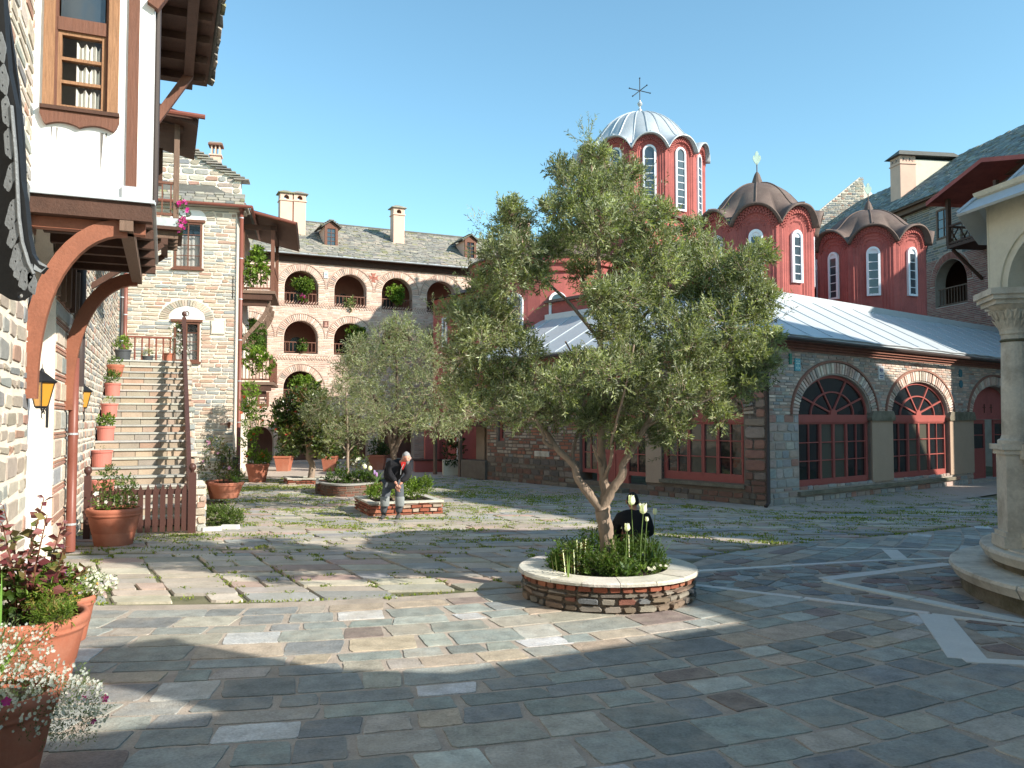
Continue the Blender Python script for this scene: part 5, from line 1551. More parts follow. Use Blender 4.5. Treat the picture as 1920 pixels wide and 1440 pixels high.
w = MB(); w.box(FE, EL, -.001, -.1, EH, -6.2, -.602); w.build('rear_mass', M['mortar_cream'], sb)
au, ar_ = (w1[0]+w1[1])/2, .58
arcs = []
for wv in (w1, w2):
    uc = (wv[0]+wv[1])/2; vs_ = wv[3]+.12
    arcs.append((uc, vs_))
exE = exs(*[rect_ex(wv[0]-.1, wv[1]+.1, wv[2]-.12, wv[3]+.11) for wv in (w1, w2)], *[arch_ex(uc, vs_, vs_, .98, .78) for uc, vs_ in arcs],
          rect_ex(*[FE.uv(395, 615)[0], FE.uv(423, 615)[0], FE.uv(410, 628)[1], FE.uv(410, 600)[1]]))
pc = courses(EL, -.01, 0, EH-.1, exE, (.10, .17), (.20, .62), .035, .012, P_COURSE, cut=.2)
lay(pc, FE, -.02, .028, M['stone'], sbw, 'stone', limit=300)
for uc, vs_ in arcs:
    vo = []; voussoirs(vo, uc, vs_, .66, .96, 26, ry0=.50, ry1=.76, gap=.3, pal=[((.50, .42, .34), 3), ((.40, .38, .33), 2)])
    lay(vo, FE, -.02, .035, M['stone'], sbw, 'arch_stone', limit=60, minpx=4)
    tm = MB(); tm.prism(FE, arch_pts(uc, vs_, .64, 20, .49), 0, .02); to = tm.build('white_tympanum', M['white'], sbw)
    rs = MB(); F2 = Fr(FE(uc, vs_+.22, .02), FE.U, N=FE.N); rs.ring(F2, [(.06*math.cos(k), .07*math.sin(k)) for k in [q*.5236 for q in range(12)]], [(.09*math.cos(k), .10*math.sin(k)) for k in [q*.5236 for q in range(12)]], 0, .02, closed=True, col=(.16, .12, .1)); rs.build('rosette', M['stone'], to)
window('window', FE, w1[0]-.04, w1[1]+.04, w1[2]-.02, w1[3]+.02, 2, 4, M['woodbrown'], sb, n=.035, fr=.075, glass='clear', sill=M['woodbrown'], lintel=M['woodbrown'])
window('door_window', FE, w2[0]-.04, w2[1]+.04, w2[2]-.02, w2[3]+.02, 2, 4, M['woodbrown'], sb, n=.035, fr=.075, glass='clear', sill=M['woodbrown'], lintel=M['woodbrown'])
for wv in (w1, w2):
    cm = MB(); n_ = 24; vs = []
    for i in range(n_+1):
        u = wv[0]+(wv[1]-wv[0])*i/n_; dd = -.12+.02*math.sin(i*1.3); vs += [FE(u, wv[2], dd), FE(u, wv[2]+(wv[3]-wv[2])*.72, dd)]
    cm.add(vs, [(2*i, 2*i+2, 2*i+3, 2*i+1) for i in range(n_)]); cm.build('net_curtain', M['curtain'], sb)
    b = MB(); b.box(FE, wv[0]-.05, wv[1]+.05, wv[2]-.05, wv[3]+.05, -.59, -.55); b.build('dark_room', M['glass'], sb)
a, b_, c, d = FE.uv(396, 615)[0], FE.uv(422, 615)[0], FE.uv(410, 627)[1], FE.uv(410, 601)[1]
pl = MB(); pl.box(FE, a, b_, c, d, 0, .05); po = pl.build('stone_plaque', M['marble'], sbw); pl = MB(); pl.box(FE, a+.05, b_-.05, c+.05, d-.05, .05, .06); pl.build('plaque_field', M['white'], po)
rod = MB(); rod.beam(FE(FE.uv(437, 540)[0], FE.uv(437, 560)[1], .03), FE(FE.uv(437, 540)[0], FE.uv(437, 518)[1], .03), .025); rod.build('iron_rod', M['iron'], sbw)
# slate eave, gutter and the gable above
ce = MB(); ce.box(FE, EL, .32, EH-.12, EH-.02, -.6, .10, (.42, .39, .33)); ce.box(FE, EL, .42, EH, EH+.08, -.8, .30, (.42, .40, .35)); ce.build('cornice_slab', M['stone'], sb)
sf = MB(); sf.add([FE(EL, EH+.08, .32), FE(.45, EH+.08, .32), FE(-.9, EH+1.0, -.6), FE(EL, EH+1.0, -.6), FE(.45, EH+.08, -6), FE(-.9, EH+1., -6)], [(0, 1, 2, 3), (1, 4, 5, 2)]); sf.build('lower_roof', M['slatebed'], sb)
Fr_ = Fr(FE(0, EH+.09, .34), eU, V=(-eN*.94+Vector((0, 0, .92))).normalized(), N=(eN*.92+Vector((0, 0, .94))).normalized())
lay(courses(EL, .3, 0, .75, None, (.16, .22), (.25, .5), .012, .02, P_SLATE), Fr_, -.01, .04, M['slate'], sb, 'slate', limit=60, minpx=8)
gt = MB(); gt.tube([FE(EL, EH+.12, .40), FE(.56, EH+.02, .40)], .06, 8); gt.tube([FE(.56, EH+.02, .40), FE(.5, EH-.05, -5)], .06, 8); gt.build('gutter', M['pipe'], sb)
gb0 = FE.uv(447, 325); gb1 = FE.uv(352, 262)
gl = [(EL, EH+.3), (gb0[0], EH+.3), (gb0[0], gb0[1]), (gb1[0], gb1[1]), (EL, gb1[1]+.9)]
gp = MB(); gp.prism(FE.off(n=-1.0), gl, -.5, 0); gpo = gp.build('gable_wall', M['mortar_cream'], sb)
def exG(a, b):
    m_ = (b-gb0[1])/(gb1[1]-gb0[1]) if b > gb0[1] else 0
    x = gb0[0]+(gb1[0]-gb0[0])*min(m_, 2)
    return [(x, 9)]
lay(courses(EL, gb0[0], EH+.3, gb1[1]+.6, exG, (.12, .26), (.25, .7), .04, .02, P_RUB, cut=.35), FE.off(n=-1.0), -.02, .03, M['stone'], gpo, 'stone', limit=60)
gsl = MB()
for k in range(13):
    t0 = k/12; u_ = gb0[0]+.2+(gb1[0]-gb0[0]-.2)*t0; v_ = gb0[1]+(gb1[1]-gb0[1])*t0
    gsl.box(FE.off(n=-1.0), u_-.45, u_+.12, v_, v_+.05, -.5, .12+R.uniform(-.04, .04), pick(P_SLATE))
gsl.build('verge_slates', M['slate'], sb)
ch = MB(); cq = FE.uv(405, 283, -2.5); F = FE.off(cq[0], cq[1]-.25, -2.5)
ch.box(F, -.20, .20, -1.2, .0, -.2, .2); ch.box(F, -.25, .25, 0, .05, -.25, .25)
for x in (-.17, -.02, .13): ch.box(F, x, x+.05, .05, .42, -.2, .2)
ch.build('chimney', M['pinkplaster'], sb)
ch = MB(); ch.box(F, -.28, .28, .421, .5, -.28, .28, (.2, .1, .07)); ch.box(F, -.24, .24, .501, .56, -.24, .24, (.3, .28, .25)); ch.build('chimney_cap', M['stone'], sb)
pu = FE.uv(452, 600)[0]
pipe('long red brown downpipe on the corner of the pale stone building', pu-.02, .15, FE.uv(452, 398)[1], .075, M['pipe'], FE, n=.12, hop=True)
pu = FE.uv(236, 600)[0]
pipe('short red brown downpipe above the far end of the landing', pu, LZ, FE.uv(236, 500)[1], .075, M['pipe'], FE, n=.12)
bp_ = thing('pipe_plinth', 'dark stone block under the corner downpipe', 'stone block', FE(0, 0, .1)); b = MB(); b.box(FE, -.5, .25, 0, .14, 0, .4); b.build('block', M['moss'], bp_)
sm_ = thing('wall_spotlight', 'tiny brown lamp with amber glass on the pale stone wall', 'lamp', FE(FE.uv(430, 797)[0], FE.uv(430, 797)[1]))
q = FE(FE.uv(430, 797)[0], FE.uv(430, 797)[1], .14); b = MB(); b.lathe(q, [(.03, -.14), (.06, .0), (.07, .08), (.02, .12)], 8); b.beam(q, q-eN*.14, .03); b.build('lamp_body', M['woodbrown'], sm_)
# ================================================================ BACK WING (three storeys of arches)
q0 = PD(530, 470, 42.0); q1 = PD(877, 500, 46.4)
bU = Vector((q1.x-q0.x, q1.y-q0.y, 0)).normalized(); bN = Vector((bU.y, -bU.x, 0))
BO = Vector((q0.x, q0.y, 0))-bU*2.1-bN*.45
FBk = Fr(BO, bU, N=bN)
wing = thing('arcaded_wing', 'long three storey monastery wing of pale brick with rows of round arches', 'building', BO+bU*8)
BL = 17.5; EAV = FBk.uv(700, 492)[1]; BW0 = -3.6
ups = [FBk.uv(x, 545)[0] for x in (565.5, 656, 742.5, 828)]
sp = (ups[3]-ups[0])/3; uc0 = ups[0]
cu = [uc0+sp*k for k in range(-1, 8)]
rU = .88
def zz(px, py): return FBk.uv(px, py)[1]
rows_ = [(zz(600, 573), zz(600, 541)), (zz(600, 664), zz(600, 634)), (zz(567, 752), zz(567, 727))]
holes = []; arcs = []
for ri, (zb, zs) in enumerate(rows_):
    for k, u in enumerate(cu):
        if u > BL-1 or u < BW0+1: continue
        if ri == 2:
            if k == 0: zb_, zs_, r_ = .15, zz(490, 826), .72; u_ = FBk.uv(487, 830)[0]
            elif k == 1: zb_, zs_, r_ = zb, zs, rU; u_ = u
            else: zb_, zs_, r_ = .12, zz(640, 812), 1.02; u_ = u
            if k >= 2 and False: continue
        else: zb_, zs_, r_, u_ = zb, zs, rU, u
        if k == 0 and ri == 0: continue
        holes.append(arch_loop(u_, zb_, zs_, r_, 14)); arcs.append((u_, zb_, zs_, r_, ri, k))
# ground floor passage below the lone middle arch
gu = cu[1]; holes.append([(gu+.05-1.0, .12), (gu+.05-1.0, 1.75), (gu+.05+1.0, 1.75), (gu+.05+1.0, .12)])
w = MB(); w.panel(FBk, [(BW0, -.1), (BL, -.1), (BL, EAV), (BW0, EAV)], holes, -.55, 0); bw = w.build('wall', M['mortar_pink'], wing)
fs_ = [arch_ex(u, zb, zs, r+.36) for u, zb, zs, r, ri, k in arcs]
def exB(a, b):
    out = []
    for u, zb, zs, r, ri, k in arcs:
        if b > zb and a < zs: out.append((u-r, u+r))
        if b > zs and a < zs+r+.38: out += arch_ex(u, zs, zs, r+.38)(max(a, zs), b)
    if a < 1.77: out.append((gu-.97, gu+1.07))
    return sorted(out)
pc = courses(BW0, BL, 0, EAV-.35, exB, (.055, .11), (.18, .42), .034, .005, P_BRICKP, cut=.15)
lay(pc, FBk, -.01, .014, M['stone'], bw, 'brick', limit=240, minpx=10)
for u, zb, zs, r, ri, k in arcs:
    vo = []; voussoirs(vo, u, zs, r+.02, r+.34, 34, gap=.34, pal=P_BRICKP)
    lay(vo, FBk, -.01, .03, M['stone'], bw, 'arch_brick', rest='arch_bricks', limit=0)
    h = MB((.42, .29, .23)); h.ring(FBk, arch_pts(u, zs, r+.35, 20), arch_pts(u, zs, r+.39, 20), -.01, .04); h.build('arch_moulding', M['stone'], bw)
# herringbone and dentil friezes between storeys
fz = MB()
for zc in ((rows_[0][0]+rows_[1][1]+rU)/2+.30, (rows_[1][0]+rows_[2][1]+rU)/2+.1):
    u = BW0+.2
    while u < BL:
        for j in range(2):
            s_ = 1 if j else -1; c0 = pick([((.42, .28, .22), 1)])
            fz.prism(FBk, [(u, zc+j*.16), (u+.05, zc+j*.16), (u+.05+s_*.09, zc+.13+j*.16), (u+s_*.09, zc+.13+j*.16)], 0, .03, c0)
        u += .14
fz.build('brick_frieze', M['stone'], bw, kind='stuff')
# brick cross between two upper arches and tile plates
F_ = Fr(FBk((ups[1]+ups[2])/2, EAV-.85, .0), bU, N=bN)
cr = MB((.34, .13, .095))
for a_ in range(4):
    t = a_*math.pi/2+math.pi/2; c_, s_ = math.cos(t), math.sin(t)
    lp = [(-.04, 0), (.04, 0), (.13, .27), (.0, .22), (-.13, .27)]
    cr.prism(F_, [(x*c_-y*s_, x*s_+y*c_) for x, y in lp], 0, .03)
cr.build('brick_cross', M['stone'], bw)
for px, py in ((611, 516), (611, 608)):
    u, v = FBk.uv(px, py)
    if py < 550: tileplate(FBk, u, v, .22, .34, (.50, .55, .55), [(0, 0, .12, .7), (0, .12, .6, .1)], bw, (.2, .3, .35))
    else: tileplate(FBk, u, v, .26, .34, (.18, .08, .06), [(0, .1, .3, .4), (0, -.25, .6, .25)], bw, (.45, .25, .2))
# galleries behind the arches
gal = MB(); gal.box(FBk, BW0, BL, 0, EAV, -2.9, -2.7)
for zb in (rows_[0][0]-.02, rows_[1][0]-.02, rows_[2][0]-.35): gal.box(FBk, BW0, BL, zb-.18, zb, -2.7, -.552)
for k in range(len(cu)+1):
    u = uc0-sp*1.5+sp*k; gal.box(FBk, u-.15, u+.15, rows_[1][0], EAV, -2.7, -.553) if False else None
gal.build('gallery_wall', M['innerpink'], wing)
for u, zb, zs, r, ri, k in arcs:
    if ri < 2: gd = MB(); gd.prism(FBk, arch_loop(u+.25, zb, zb+.75, .36, 8), -2.69, -2.66, (.03, .02, .02)); gd.build('inner_door', M['tile'], wing)
for u, zb, zs, r, ri, k in arcs:
    if ri < 2 or k == 1: railing(FBk, u-r+.005, u+r-.005, zb, .62, wing, M['woodbrown'], 9, n=-.12, t=.05)
# eaves, slate roof
ev = MB(); ev.box(FBk, BW0, BL, EAV-.32, EAV-.02, -.5, .12); ev.box(FBk, BW0, BL, EAV-.018, EAV+.05, -.5, .50); ev.build('eave_boards', M['wooddark'], wing)
gt = MB(); gt.tube([FBk(BW0, EAV+.04, .56), FBk(BL, EAV+.04, .56)], .05, 6); gt.build('gutter', M['lead'], wing)
RD, RZ = 4.6, zz(700, 430)
def rooft(u): return 0
d_ = ray(700, 430); t_ = ((BO-bN*RD)-CAMP).dot(bN)/d_.dot(bN); RZ = (CAMP+d_*t_).z
rs = MB(); rs.add([FBk(BW0, EAV+.06, .6), FBk(BL, EAV+.06, .6), FBk(BL, RZ, -RD), FBk(BW0, RZ, -RD), FBk(BL, EAV, -RD*2), FBk(BW0, EAV, -RD*2)], [(0, 1, 2, 3), (3, 2, 4, 5)]); ro = rs.build('roof', M['slatebed'], wing)
sv = Vector((0, 0, RZ-EAV-.06))-bN*(RD+.6); sl_ = sv.length; sv.normalize()
Fsl = Fr(FBk(0, EAV+.07, .6), bU, V=sv, N=bU.cross(sv))
lay(courses(BW0, BL, 0, sl_, None, (.15, .20), (.22, .48), .008, .025, P_SLATE, cut=.2), Fsl, -.005, .035, M['slate'], ro, 'slate', rest='small_slates', limit=200, inset=.95, tilt=.08)
rc = MB(); rc.tube([FBk(BW0, RZ+.03, -RD), FBk(BL, RZ+.03, -RD)], .09, 6); rc.build('ridge', M['slatebed'], ro)
def rz_at(n): return EAV+.06+(.6-n)*(RZ-EAV-.06)/(RD+.6)
def chimney(px, pyb, pyt, w_, dn, arch=True):
    u = FBk.uv(px, pyb, -dn)[0]; vt = FBk.uv(px, pyt, -dn)[1]
    F = FBk.off(u, 0, -dn)
    c = MB(); b0 = rz_at(-dn)-.8; h_ = vt-.62
    c.box(F, -w_/2, w_/2, b0, h_, -w_/2, w_/2); c.box(F, -w_/2-.05, w_/2+.05, h_+.001, h_+.06, -w_/2-.05, w_/2+.05)
    c.panel(F, [(-w_/2, h_+.06), (w_/2, h_+.06), (w_/2, h_+.42), (-w_/2, h_+.42)], [arch_loop(0, h_+.10, h_+.19, .14, 8)], w_/2-.08, w_/2)
    c.panel(F, [(-w_/2, h_+.06), (w_/2, h_+.06), (w_/2, h_+.42), (-w_/2, h_+.42)], [arch_loop(0, h_+.10, h_+.19, .14, 8)], -w_/2, -w_/2+.08)
    c.box(F, -w_/2, -w_/2+.07, h_+.061, h_+.419, -w_/2+.08, w_/2-.08); c.box(F, w_/2-.07, w_/2, h_+.061, h_+.419, -w_/2+.08, w_/2-.08)
    co = c.build('chimney', M['pinkplaster'], wing)
    k = MB()
    for q in range(4): k.box(F, -w_/2-.12+q*.10, w_/2+.12-q*.10, h_+.421+q*.05, h_+.468+q*.05, -w_/2-.12+q*.1, w_/2+.12-q*.10, pick(P_SLATE))
    k.build('chimney_cap', M['slate'], co)
chimney(535, 400, 358, .66, 2.6); chimney(560, 402, 360, .66, 2.6); chimney(745, 425, 386, .66, 2.6); chimney(977, 445, 412, .85, 2.2)
def dormer(px, pyb, dn):
    u = FBk.uv(px, pyb, -dn)[0]; F = FBk.off(u, rz_at(-dn)-.05, -dn)
    f = MB(); f.box(F, -.36, -.22, 0, 1.12, -.05, .04); f.box(F, .22, .36, 0, 1.12, -.05, .04); f.box(F, -.22, .22, 0, .1, -.05, .03); f.box(F, -.22, .22, 1.0, 1.12, -.05, .03)
    f.prism(F, [(-.42, 1.12), (.42, 1.12), (0, 1.40)], -.05, .02); fo = f.build('dormer', M['woodbrown'], wing)
    s = MB()
    for x in (-.36, .36): s.add([F(x, 0, -.05), F(x, 1.12, -.05), F(x, 1.12, -1.55)], [(0, 1, 2)])
    s.build('dormer_cheek', M['pinkplaster'], fo)
    g = MB(); g.box(F, -.22, .22, .1, 1.0, -.04, -.03); g.build('pane', M['glassblue'], fo); g = MB(); g.box(F, -.012, .012, .1, 1, -.02, .0)
    for k in (1, 2, 3): g.box(F, -.22, .22, .1+.225*k-.012, .1+.225*k+.012, -.02, .001)
    g.build('glazing_bars', M['woodbrown'], fo)
    r_ = MB()
    for sx in (-1, 1):
        r_.add([F(0, 1.48, .16), F(sx*.56, 1.08, .16), F(sx*.56, 1.08, -1.5), F(0, 1.48, -2.3), F(0, 1.42, .16), F(sx*.56, 1.02, .16)], [(0, 1, 2, 3), (0, 1, 5, 4)])
    r_.build('dormer_roof', M['slatebed'], fo)
    ts = MB()
    for sx in (-1, 1):
        for k in range(5):
            for j in range(8):
                a_ = .02+k*.11; ts.box(Fr(F(sx*(a_+.05), 1.47-(a_)*.72, .14-j*.24), bN*-1, V=(0, 0, 1), N=bU*sx), 0, .23, .0, .03, -.06, .07, pick(P_SLATE))
    ts.build('dormer_slates', M['slate'], fo, kind='stuff')
dormer(621, 452, .9); dormer(882, 480, .9)
# --- stacked balconies in the corner between the pale stone house and the wing
bc = thing('corner_balconies', 'two tier wooden balcony with dark posts in the corner behind the long downpipe', 'balcony', E0+Vector((.4, 2.2, 0)))
FC2 = Fr(E0+eU*.02-eN*1.6, eU, N=eN); BCW = FC2.uv(513, 540)[0]
DD = 3.6
for (pf, pr, is_top) in ((545, 497, True), (716, 672, False)):
    zf = FC2.uv(490, pf)[1]; h_ = FC2.uv(490, pr)[1]-zf
    b = MB(); b.box(FC2, 0, BCW+.06, zf-.12, zf, -DD, .06); b.build('floor_board', M['woodgrey'], bc)
    b = MB(); b.box(FC2, 0, BCW-.05, zf-.36, zf-.122, -.12, .0); b.box(FC2, 0, BCW-.25, zf-.6, zf-.362, -.3, -.15); b.build('bearer', M['wooddark'], bc)
    railing(FC2, .05, BCW-.06, zf, h_, bc, M['woodbrown'], 9, t=.07, n=-.04)
    railing(Fr(FC2(BCW-.02, 0, 0), -eN, N=eU), .1, DD, zf, h_, bc, M['woodbrown'], 14, t=.07)
    if is_top:
        zr = FC2.uv(513, 432)[1]
        for u, n_ in ((.06, -.05), (BCW-.05, -.05), (BCW-.05, -DD+.1)):
            b = MB(); b.box(FC2, u-.07, u+.07, zf, zr, n_-.07, n_+.07); b.build('post', M['woodbrown'], bc)
        b = MB(); b.box(FC2, 0, BCW+.1, zr, zr+.2, -.16, .0); b.box(Fr(FC2(BCW-.05, 0, 0), -eN, N=eU), 0, DD, zr+.001, zr+.201, -.08, .08); b.build('lintel_beam', M['wooddark'], bc)
        zc = FC2.uv(555, 424)[1]; ux = FC2.uv(556, 424)[0]
        b = MB(); b.add([FC2(-.2, zc+.55, .55), FC2(ux, zc, .55), FC2(ux, zc, -DD-1.2), FC2(-.2, zc+.55, -DD-1.2), FC2(-.2, zc+.45, .55), FC2(ux, zc-.1, .55), FC2(ux, zc-.1, -DD-1.2), FC2(-.2, zc+.45, -DD-1.2)],
                        [(4, 5, 6, 7), (0, 1, 5, 4), (1, 2, 6, 5)]); b.build('eave_boards', M['wooddark'], bc)
        b = MB(); b.add([FC2(-.3, zc+.60, .6), FC2(ux+.05, zc+.02, .6), FC2(ux+.05, zc+.02, -DD-1.2), FC2(-.3, zc+.60, -DD-1.2)], [(0, 1, 2, 3)]); b.build('balcony_roof', M['lead'], bc)
        b = MB(); b.tube([FC2(-.1, zc+.46, .62), FC2(ux, zc-.04, .62)], .06, 8); b.build('gutter', M['pipe'], bc)
        for n_ in (-.3, -1.9, -3.4):
            pts = [FC2(.05+(BCW-.25)*(math.sin(k/8*math.pi/2))**1.3, zf-2.1+1.7*k/8, n_) for k in range(9)]
            b = MB()
            for p, q in zip(pts, pts[1:]): b.beam(p, q+(q-p)*.1, .13, .15)
            b.build('brace', M['woodgrey'], bc)
    else:
        for u, n_ in ((BCW-.05, -.05), (BCW-.05, -DD+.1)):
            b = MB(); b.box(FC2, u-.06, u+.06, zf-.001, zf+h_+.0, n_-.06, n_+.06); b.build('post', M['woodbrown'], bc)
        bush('climbing_plant', 'leafy pot plant spilling over the lower corner balcony rail', 'plant', FC2(.75, zf+.1, .05), [(-.35, .1, .6, .35, .25, .35), (.25, .1, .55, .35, .25, .4), (0, 0, 1.0, .3, .2, .25)], 60, 6, .16, .13, .07, L_BRIGHT)
        bush('climbing_plant', 'dark bushy plant just above the lower corner balcony', 'plant', FC2(.45, zf+1.3, -1.0), [(0, 0, .3, .45, .4, .5), (.1, 0, .9, .35, .3, .4)], 90, 6, .16, .12, .06, L_GREEN)
zf = FC2.uv(490, 545)[1]
bush('climbing_plant', 'bright green vine behind the upper corner balcony rail', 'plant', FC2(.55, zf+.2, -.1), [(0, 0, .9, .45, .3, .35), (.25, 0, .5, .3, .25, .35), (-.2, -.05, .3, .25, .2, .4), (.1, .1, 1.3, .2, .2, .25)], 70, 6, .18, .13, .08, L_BRIGHT)
sb2 = MB(); sb2.box(FC2, .0, .1, 0, EH, -6, .0) if False else None
# plants hanging in the arches
def vine_at(label, px, py, rx, ry, pal=L_BRIGHT, n=-.05, nt=70, ll=.15):
    u, v = FBk.uv(px, py); c = FBk(u, v, n)
    return bush('hanging_plant', label, 'hanging plant', c, [(0, 0, 0, rx, .25, ry), (rx*.3, 0, -ry*.5, rx*.6, .2, ry*.6)], nt, 6, .16, ll, ll*.5, pal)
vine_at('round green plant filling the leftmost upper arch above its rail', 567, 533, .60, .33, nt=120)
vine_at('loose green plant spilling over the rail of the third upper arch', 742, 550, .45, .5, nt=100)
vine_at('thin grey green plant on the rail of the second upper arch', 655, 565, .22, .35, L_OLIVE, nt=26)
vine_at('thin trailing plant on the rail of the second middle arch', 566, 650, .18, .42, L_GREEN, nt=26)
vine_at('big dark plant filling the middle storey arch nearest the balconies', 475, 635, .62, .6, L_GREEN, nt=130)
vine_at('green vine at the right side of the third middle arch', 668, 625, .55, .35, nt=80)
vine_at('arched green vine in the lowest arch left of the red flowered shrub', 567, 720, .75, .42, nt=150)
vine_at('magenta flower pot plant behind the leftmost upper rail', 566, 560, .16, .14, [((.3, .03, .15), 1), ((.08, .13, .02), 2)], nt=20)
# ground floor bits: small timber window, dark doorway
window('low_window', FBk, FBk.uv(482, 755)[0], FBk.uv(504, 755)[0], zz(490, 762), zz(490, 735), 1, 2, M['woodbrown'], wing, n=.03, fr=.12)

# ================================================================ RIGHT WING
rp0 = PD(1550, 455, 54.0); rp1 = PD(1890, 310, 38.0)
rU_ = Vector((rp0.x-rp1.x, rp0.y-rp1.y, 0)).normalized(); rN = Vector((-rU_.y, rU_.x, 0))
RO = Vector((rp1.x, rp1.y, 0))+rN*-.4
FRW = Fr(RO, rU_, N=rN)
RE = (rp0.z+rp1.z)/2
rw = thing('side_wing', 'dark grey stone wing with a steep slate roof behind the church on the right', 'building', RO)
U0, U1 = -15.9, 24
hx, hy = FRW.uv(1783, 545); hr = abs(FRW.uv(1812, 545)[0]-FRW.uv(1752, 545)[0])/2
hb = FRW.uv(1783, 572)[1]; hs = FRW.uv(1783, 530)[1]
ww = [FRW.uv(x, 430)[0] for x in (1758, 1783)]; wz = (FRW.uv(1770, 447)[1], FRW.uv(1770, 390)[1])
wa_, wb_ = min(ww), max(ww)
holes = [arch_loop(hx, hb, hs, hr, 16), [(wa_, wz[0]), (wa_, wz[1]), (wb_, wz[1]), (wb_, wz[0])]]
w = MB(); w.panel(FRW, [(U0, -.1), (U1, -.1), (U1, RE), (U0, RE)], holes, -.6, 0); rwl = w.build('wall', M['mortar_grey'], rw)
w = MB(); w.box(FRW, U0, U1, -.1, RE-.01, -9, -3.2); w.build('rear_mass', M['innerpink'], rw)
def exRW(a, b):
    o = arch_ex(hx, hb, hs, hr)(a, b) if a < hs else []
    if b > hs and a < hs+hr+.42: o = arch_ex(hx, hs, hs, hr+.42)(max(a, hs), b)
    return sorted(o+rect_ex(wa_-.1, wb_+.1, wz[0]-.1, wz[1]+.1)(a, b))
split = FRW.uv(1790, 478)[1]
pc = courses(-4, U1, 5.0, split, exRW, (.07, .11), (.25, .5), .03, .008, [((.30, .13, .11), 3), ((.36, .19, .16), 2), ((.24, .11, .10), 2)])
lay(pc, FRW, -.01, .02, M['stone'], rwl, 'brick', limit=100)
pc = courses(-4, U1, split, RE-.1, exRW, (.10, .18), (.25, .6), .04, .01, P_SLATEB)
lay(pc, FRW, -.01, .02, M['stone'], rwl, 'stone', limit=120)
vo = []; voussoirs(vo, hx, hs, hr+.02, hr+.38, 40, gap=.3, pal=[((.32, .14, .11), 1)]); lay(vo, FRW, -.01, .04, M['stone'], rwl, 'arch_brick', rest='arch_bricks', limit=30, minpx=5)
railing(FRW, hx-hr+.01, hx+hr-.01, hb, 1.0, rw, M['woodgrey'], 11, n=-.2, t=.06)
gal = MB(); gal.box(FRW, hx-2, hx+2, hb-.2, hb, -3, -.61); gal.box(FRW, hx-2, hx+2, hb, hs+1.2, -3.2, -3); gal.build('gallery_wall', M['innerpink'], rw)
window('window', FRW, wa_-.05, wb_+.05, wz[0], wz[1], 2, 3, M['woodgrey'], rw, n=.03, fr=.1, glass='glassblue')
a_, b_ = FRW.uv(1700, 425)[0], FRW.uv(1688, 425)[0]
window('window', FRW, min(a_, b_), max(a_, b_), FRW.uv(1695, 440)[1], FRW.uv(1695, 412)[1], 2, 2, M['woodgrey'], rw, n=.03, fr=.1, glass='glassblue')
ev = MB(); ev.box(FRW, U0, U1, RE-.25, RE, -.5, .35); ev.box(FRW, U0, U1, RE+.001, RE+.08, -.5, .6); ev.build('eave_boards', M['woodgrey'], rw)
d_ = ray(1920, 235); RDW = 5.2
t_ = ((RO-rN*RDW)-CAMP).dot(rN)/d_.dot(rN); RZW = (CAMP+d_*t_).z
rs = MB(); rs.add([FRW(U0, RE+.09, .65), FRW(U1, RE+.09, .65), FRW(U1, RZW, -RDW), FRW(U0, RZW, -RDW), FRW(U1, RE, -2*RDW), FRW(U0, RE, -2*RDW)], [(0, 1, 2, 3), (3, 2, 4, 5)])
rs.add([FRW(U0, -.1, -.6), FRW(U0, RE, -.6), FRW(U0, RZW, -RDW), FRW(U0, RE, -9), FRW(U0, -.1, -9)], [(0, 1, 2, 3, 4)])
ro2 = rs.build('roof', M['slatebed'], rw)
sv = Vector((0, 0, RZW-RE-.09))-rN*(RDW+.65); sl2 = sv.length; sv.normalize()
Fs2 = Fr(FRW(0, RE+.10, .65), rU_, V=sv, N=rU_.cross(sv)*(1 if rU_.cross(sv).z > 0 else -1))
lay(courses(-4, U1, 0, sl2, None, (.2, .28), (.25, .55), .01, .03, P_SLATEB, cut=.2), Fs2, -.005, .045, M['slate'], ro2, 'slate', rest='small_slates', limit=200, inset=.95, tilt=.1)
# raised stone verge at the far end of the roof
va, vb = PD(1545, 388, 60), PD(1612, 332, 60)
ge = thing('gable_parapet', 'pale stone gable parapet at the far end of the slate roof behind the middle drum', 'gable wall', (va.x, 60, 0))
F = Fr((va.x, 60, 0), (1, 0, 0), N=(0, -1, 0))
gp = MB(); gp.prism(F, [(-1.5, 8), (-1.5, va.z-1.2), (vb.x-va.x, vb.z), (vb.x-va.x+.35, vb.z-.7), (vb.x-va.x+.9, vb.z-1.2), (vb.x-va.x+.9, 8)], -.6, 0); gp.build('wall', M['mortar_cream'], ge)
def exP(a, b):
    s_ = (vb.z-va.z+1.2)/(vb.x-va.x+1.5); x = -1.5+(b-va.z+1.2)/s_
    return [(-3, x)] if x > -1.5 else []
lay(courses(-1.5, vb.x-va.x+.3, va.z-4, vb.z, exP, (.12, .22), (.2, .5), .04, .01, P_RUB), F, -.01, .03, M['stone'], ge, 'stone', limit=0)
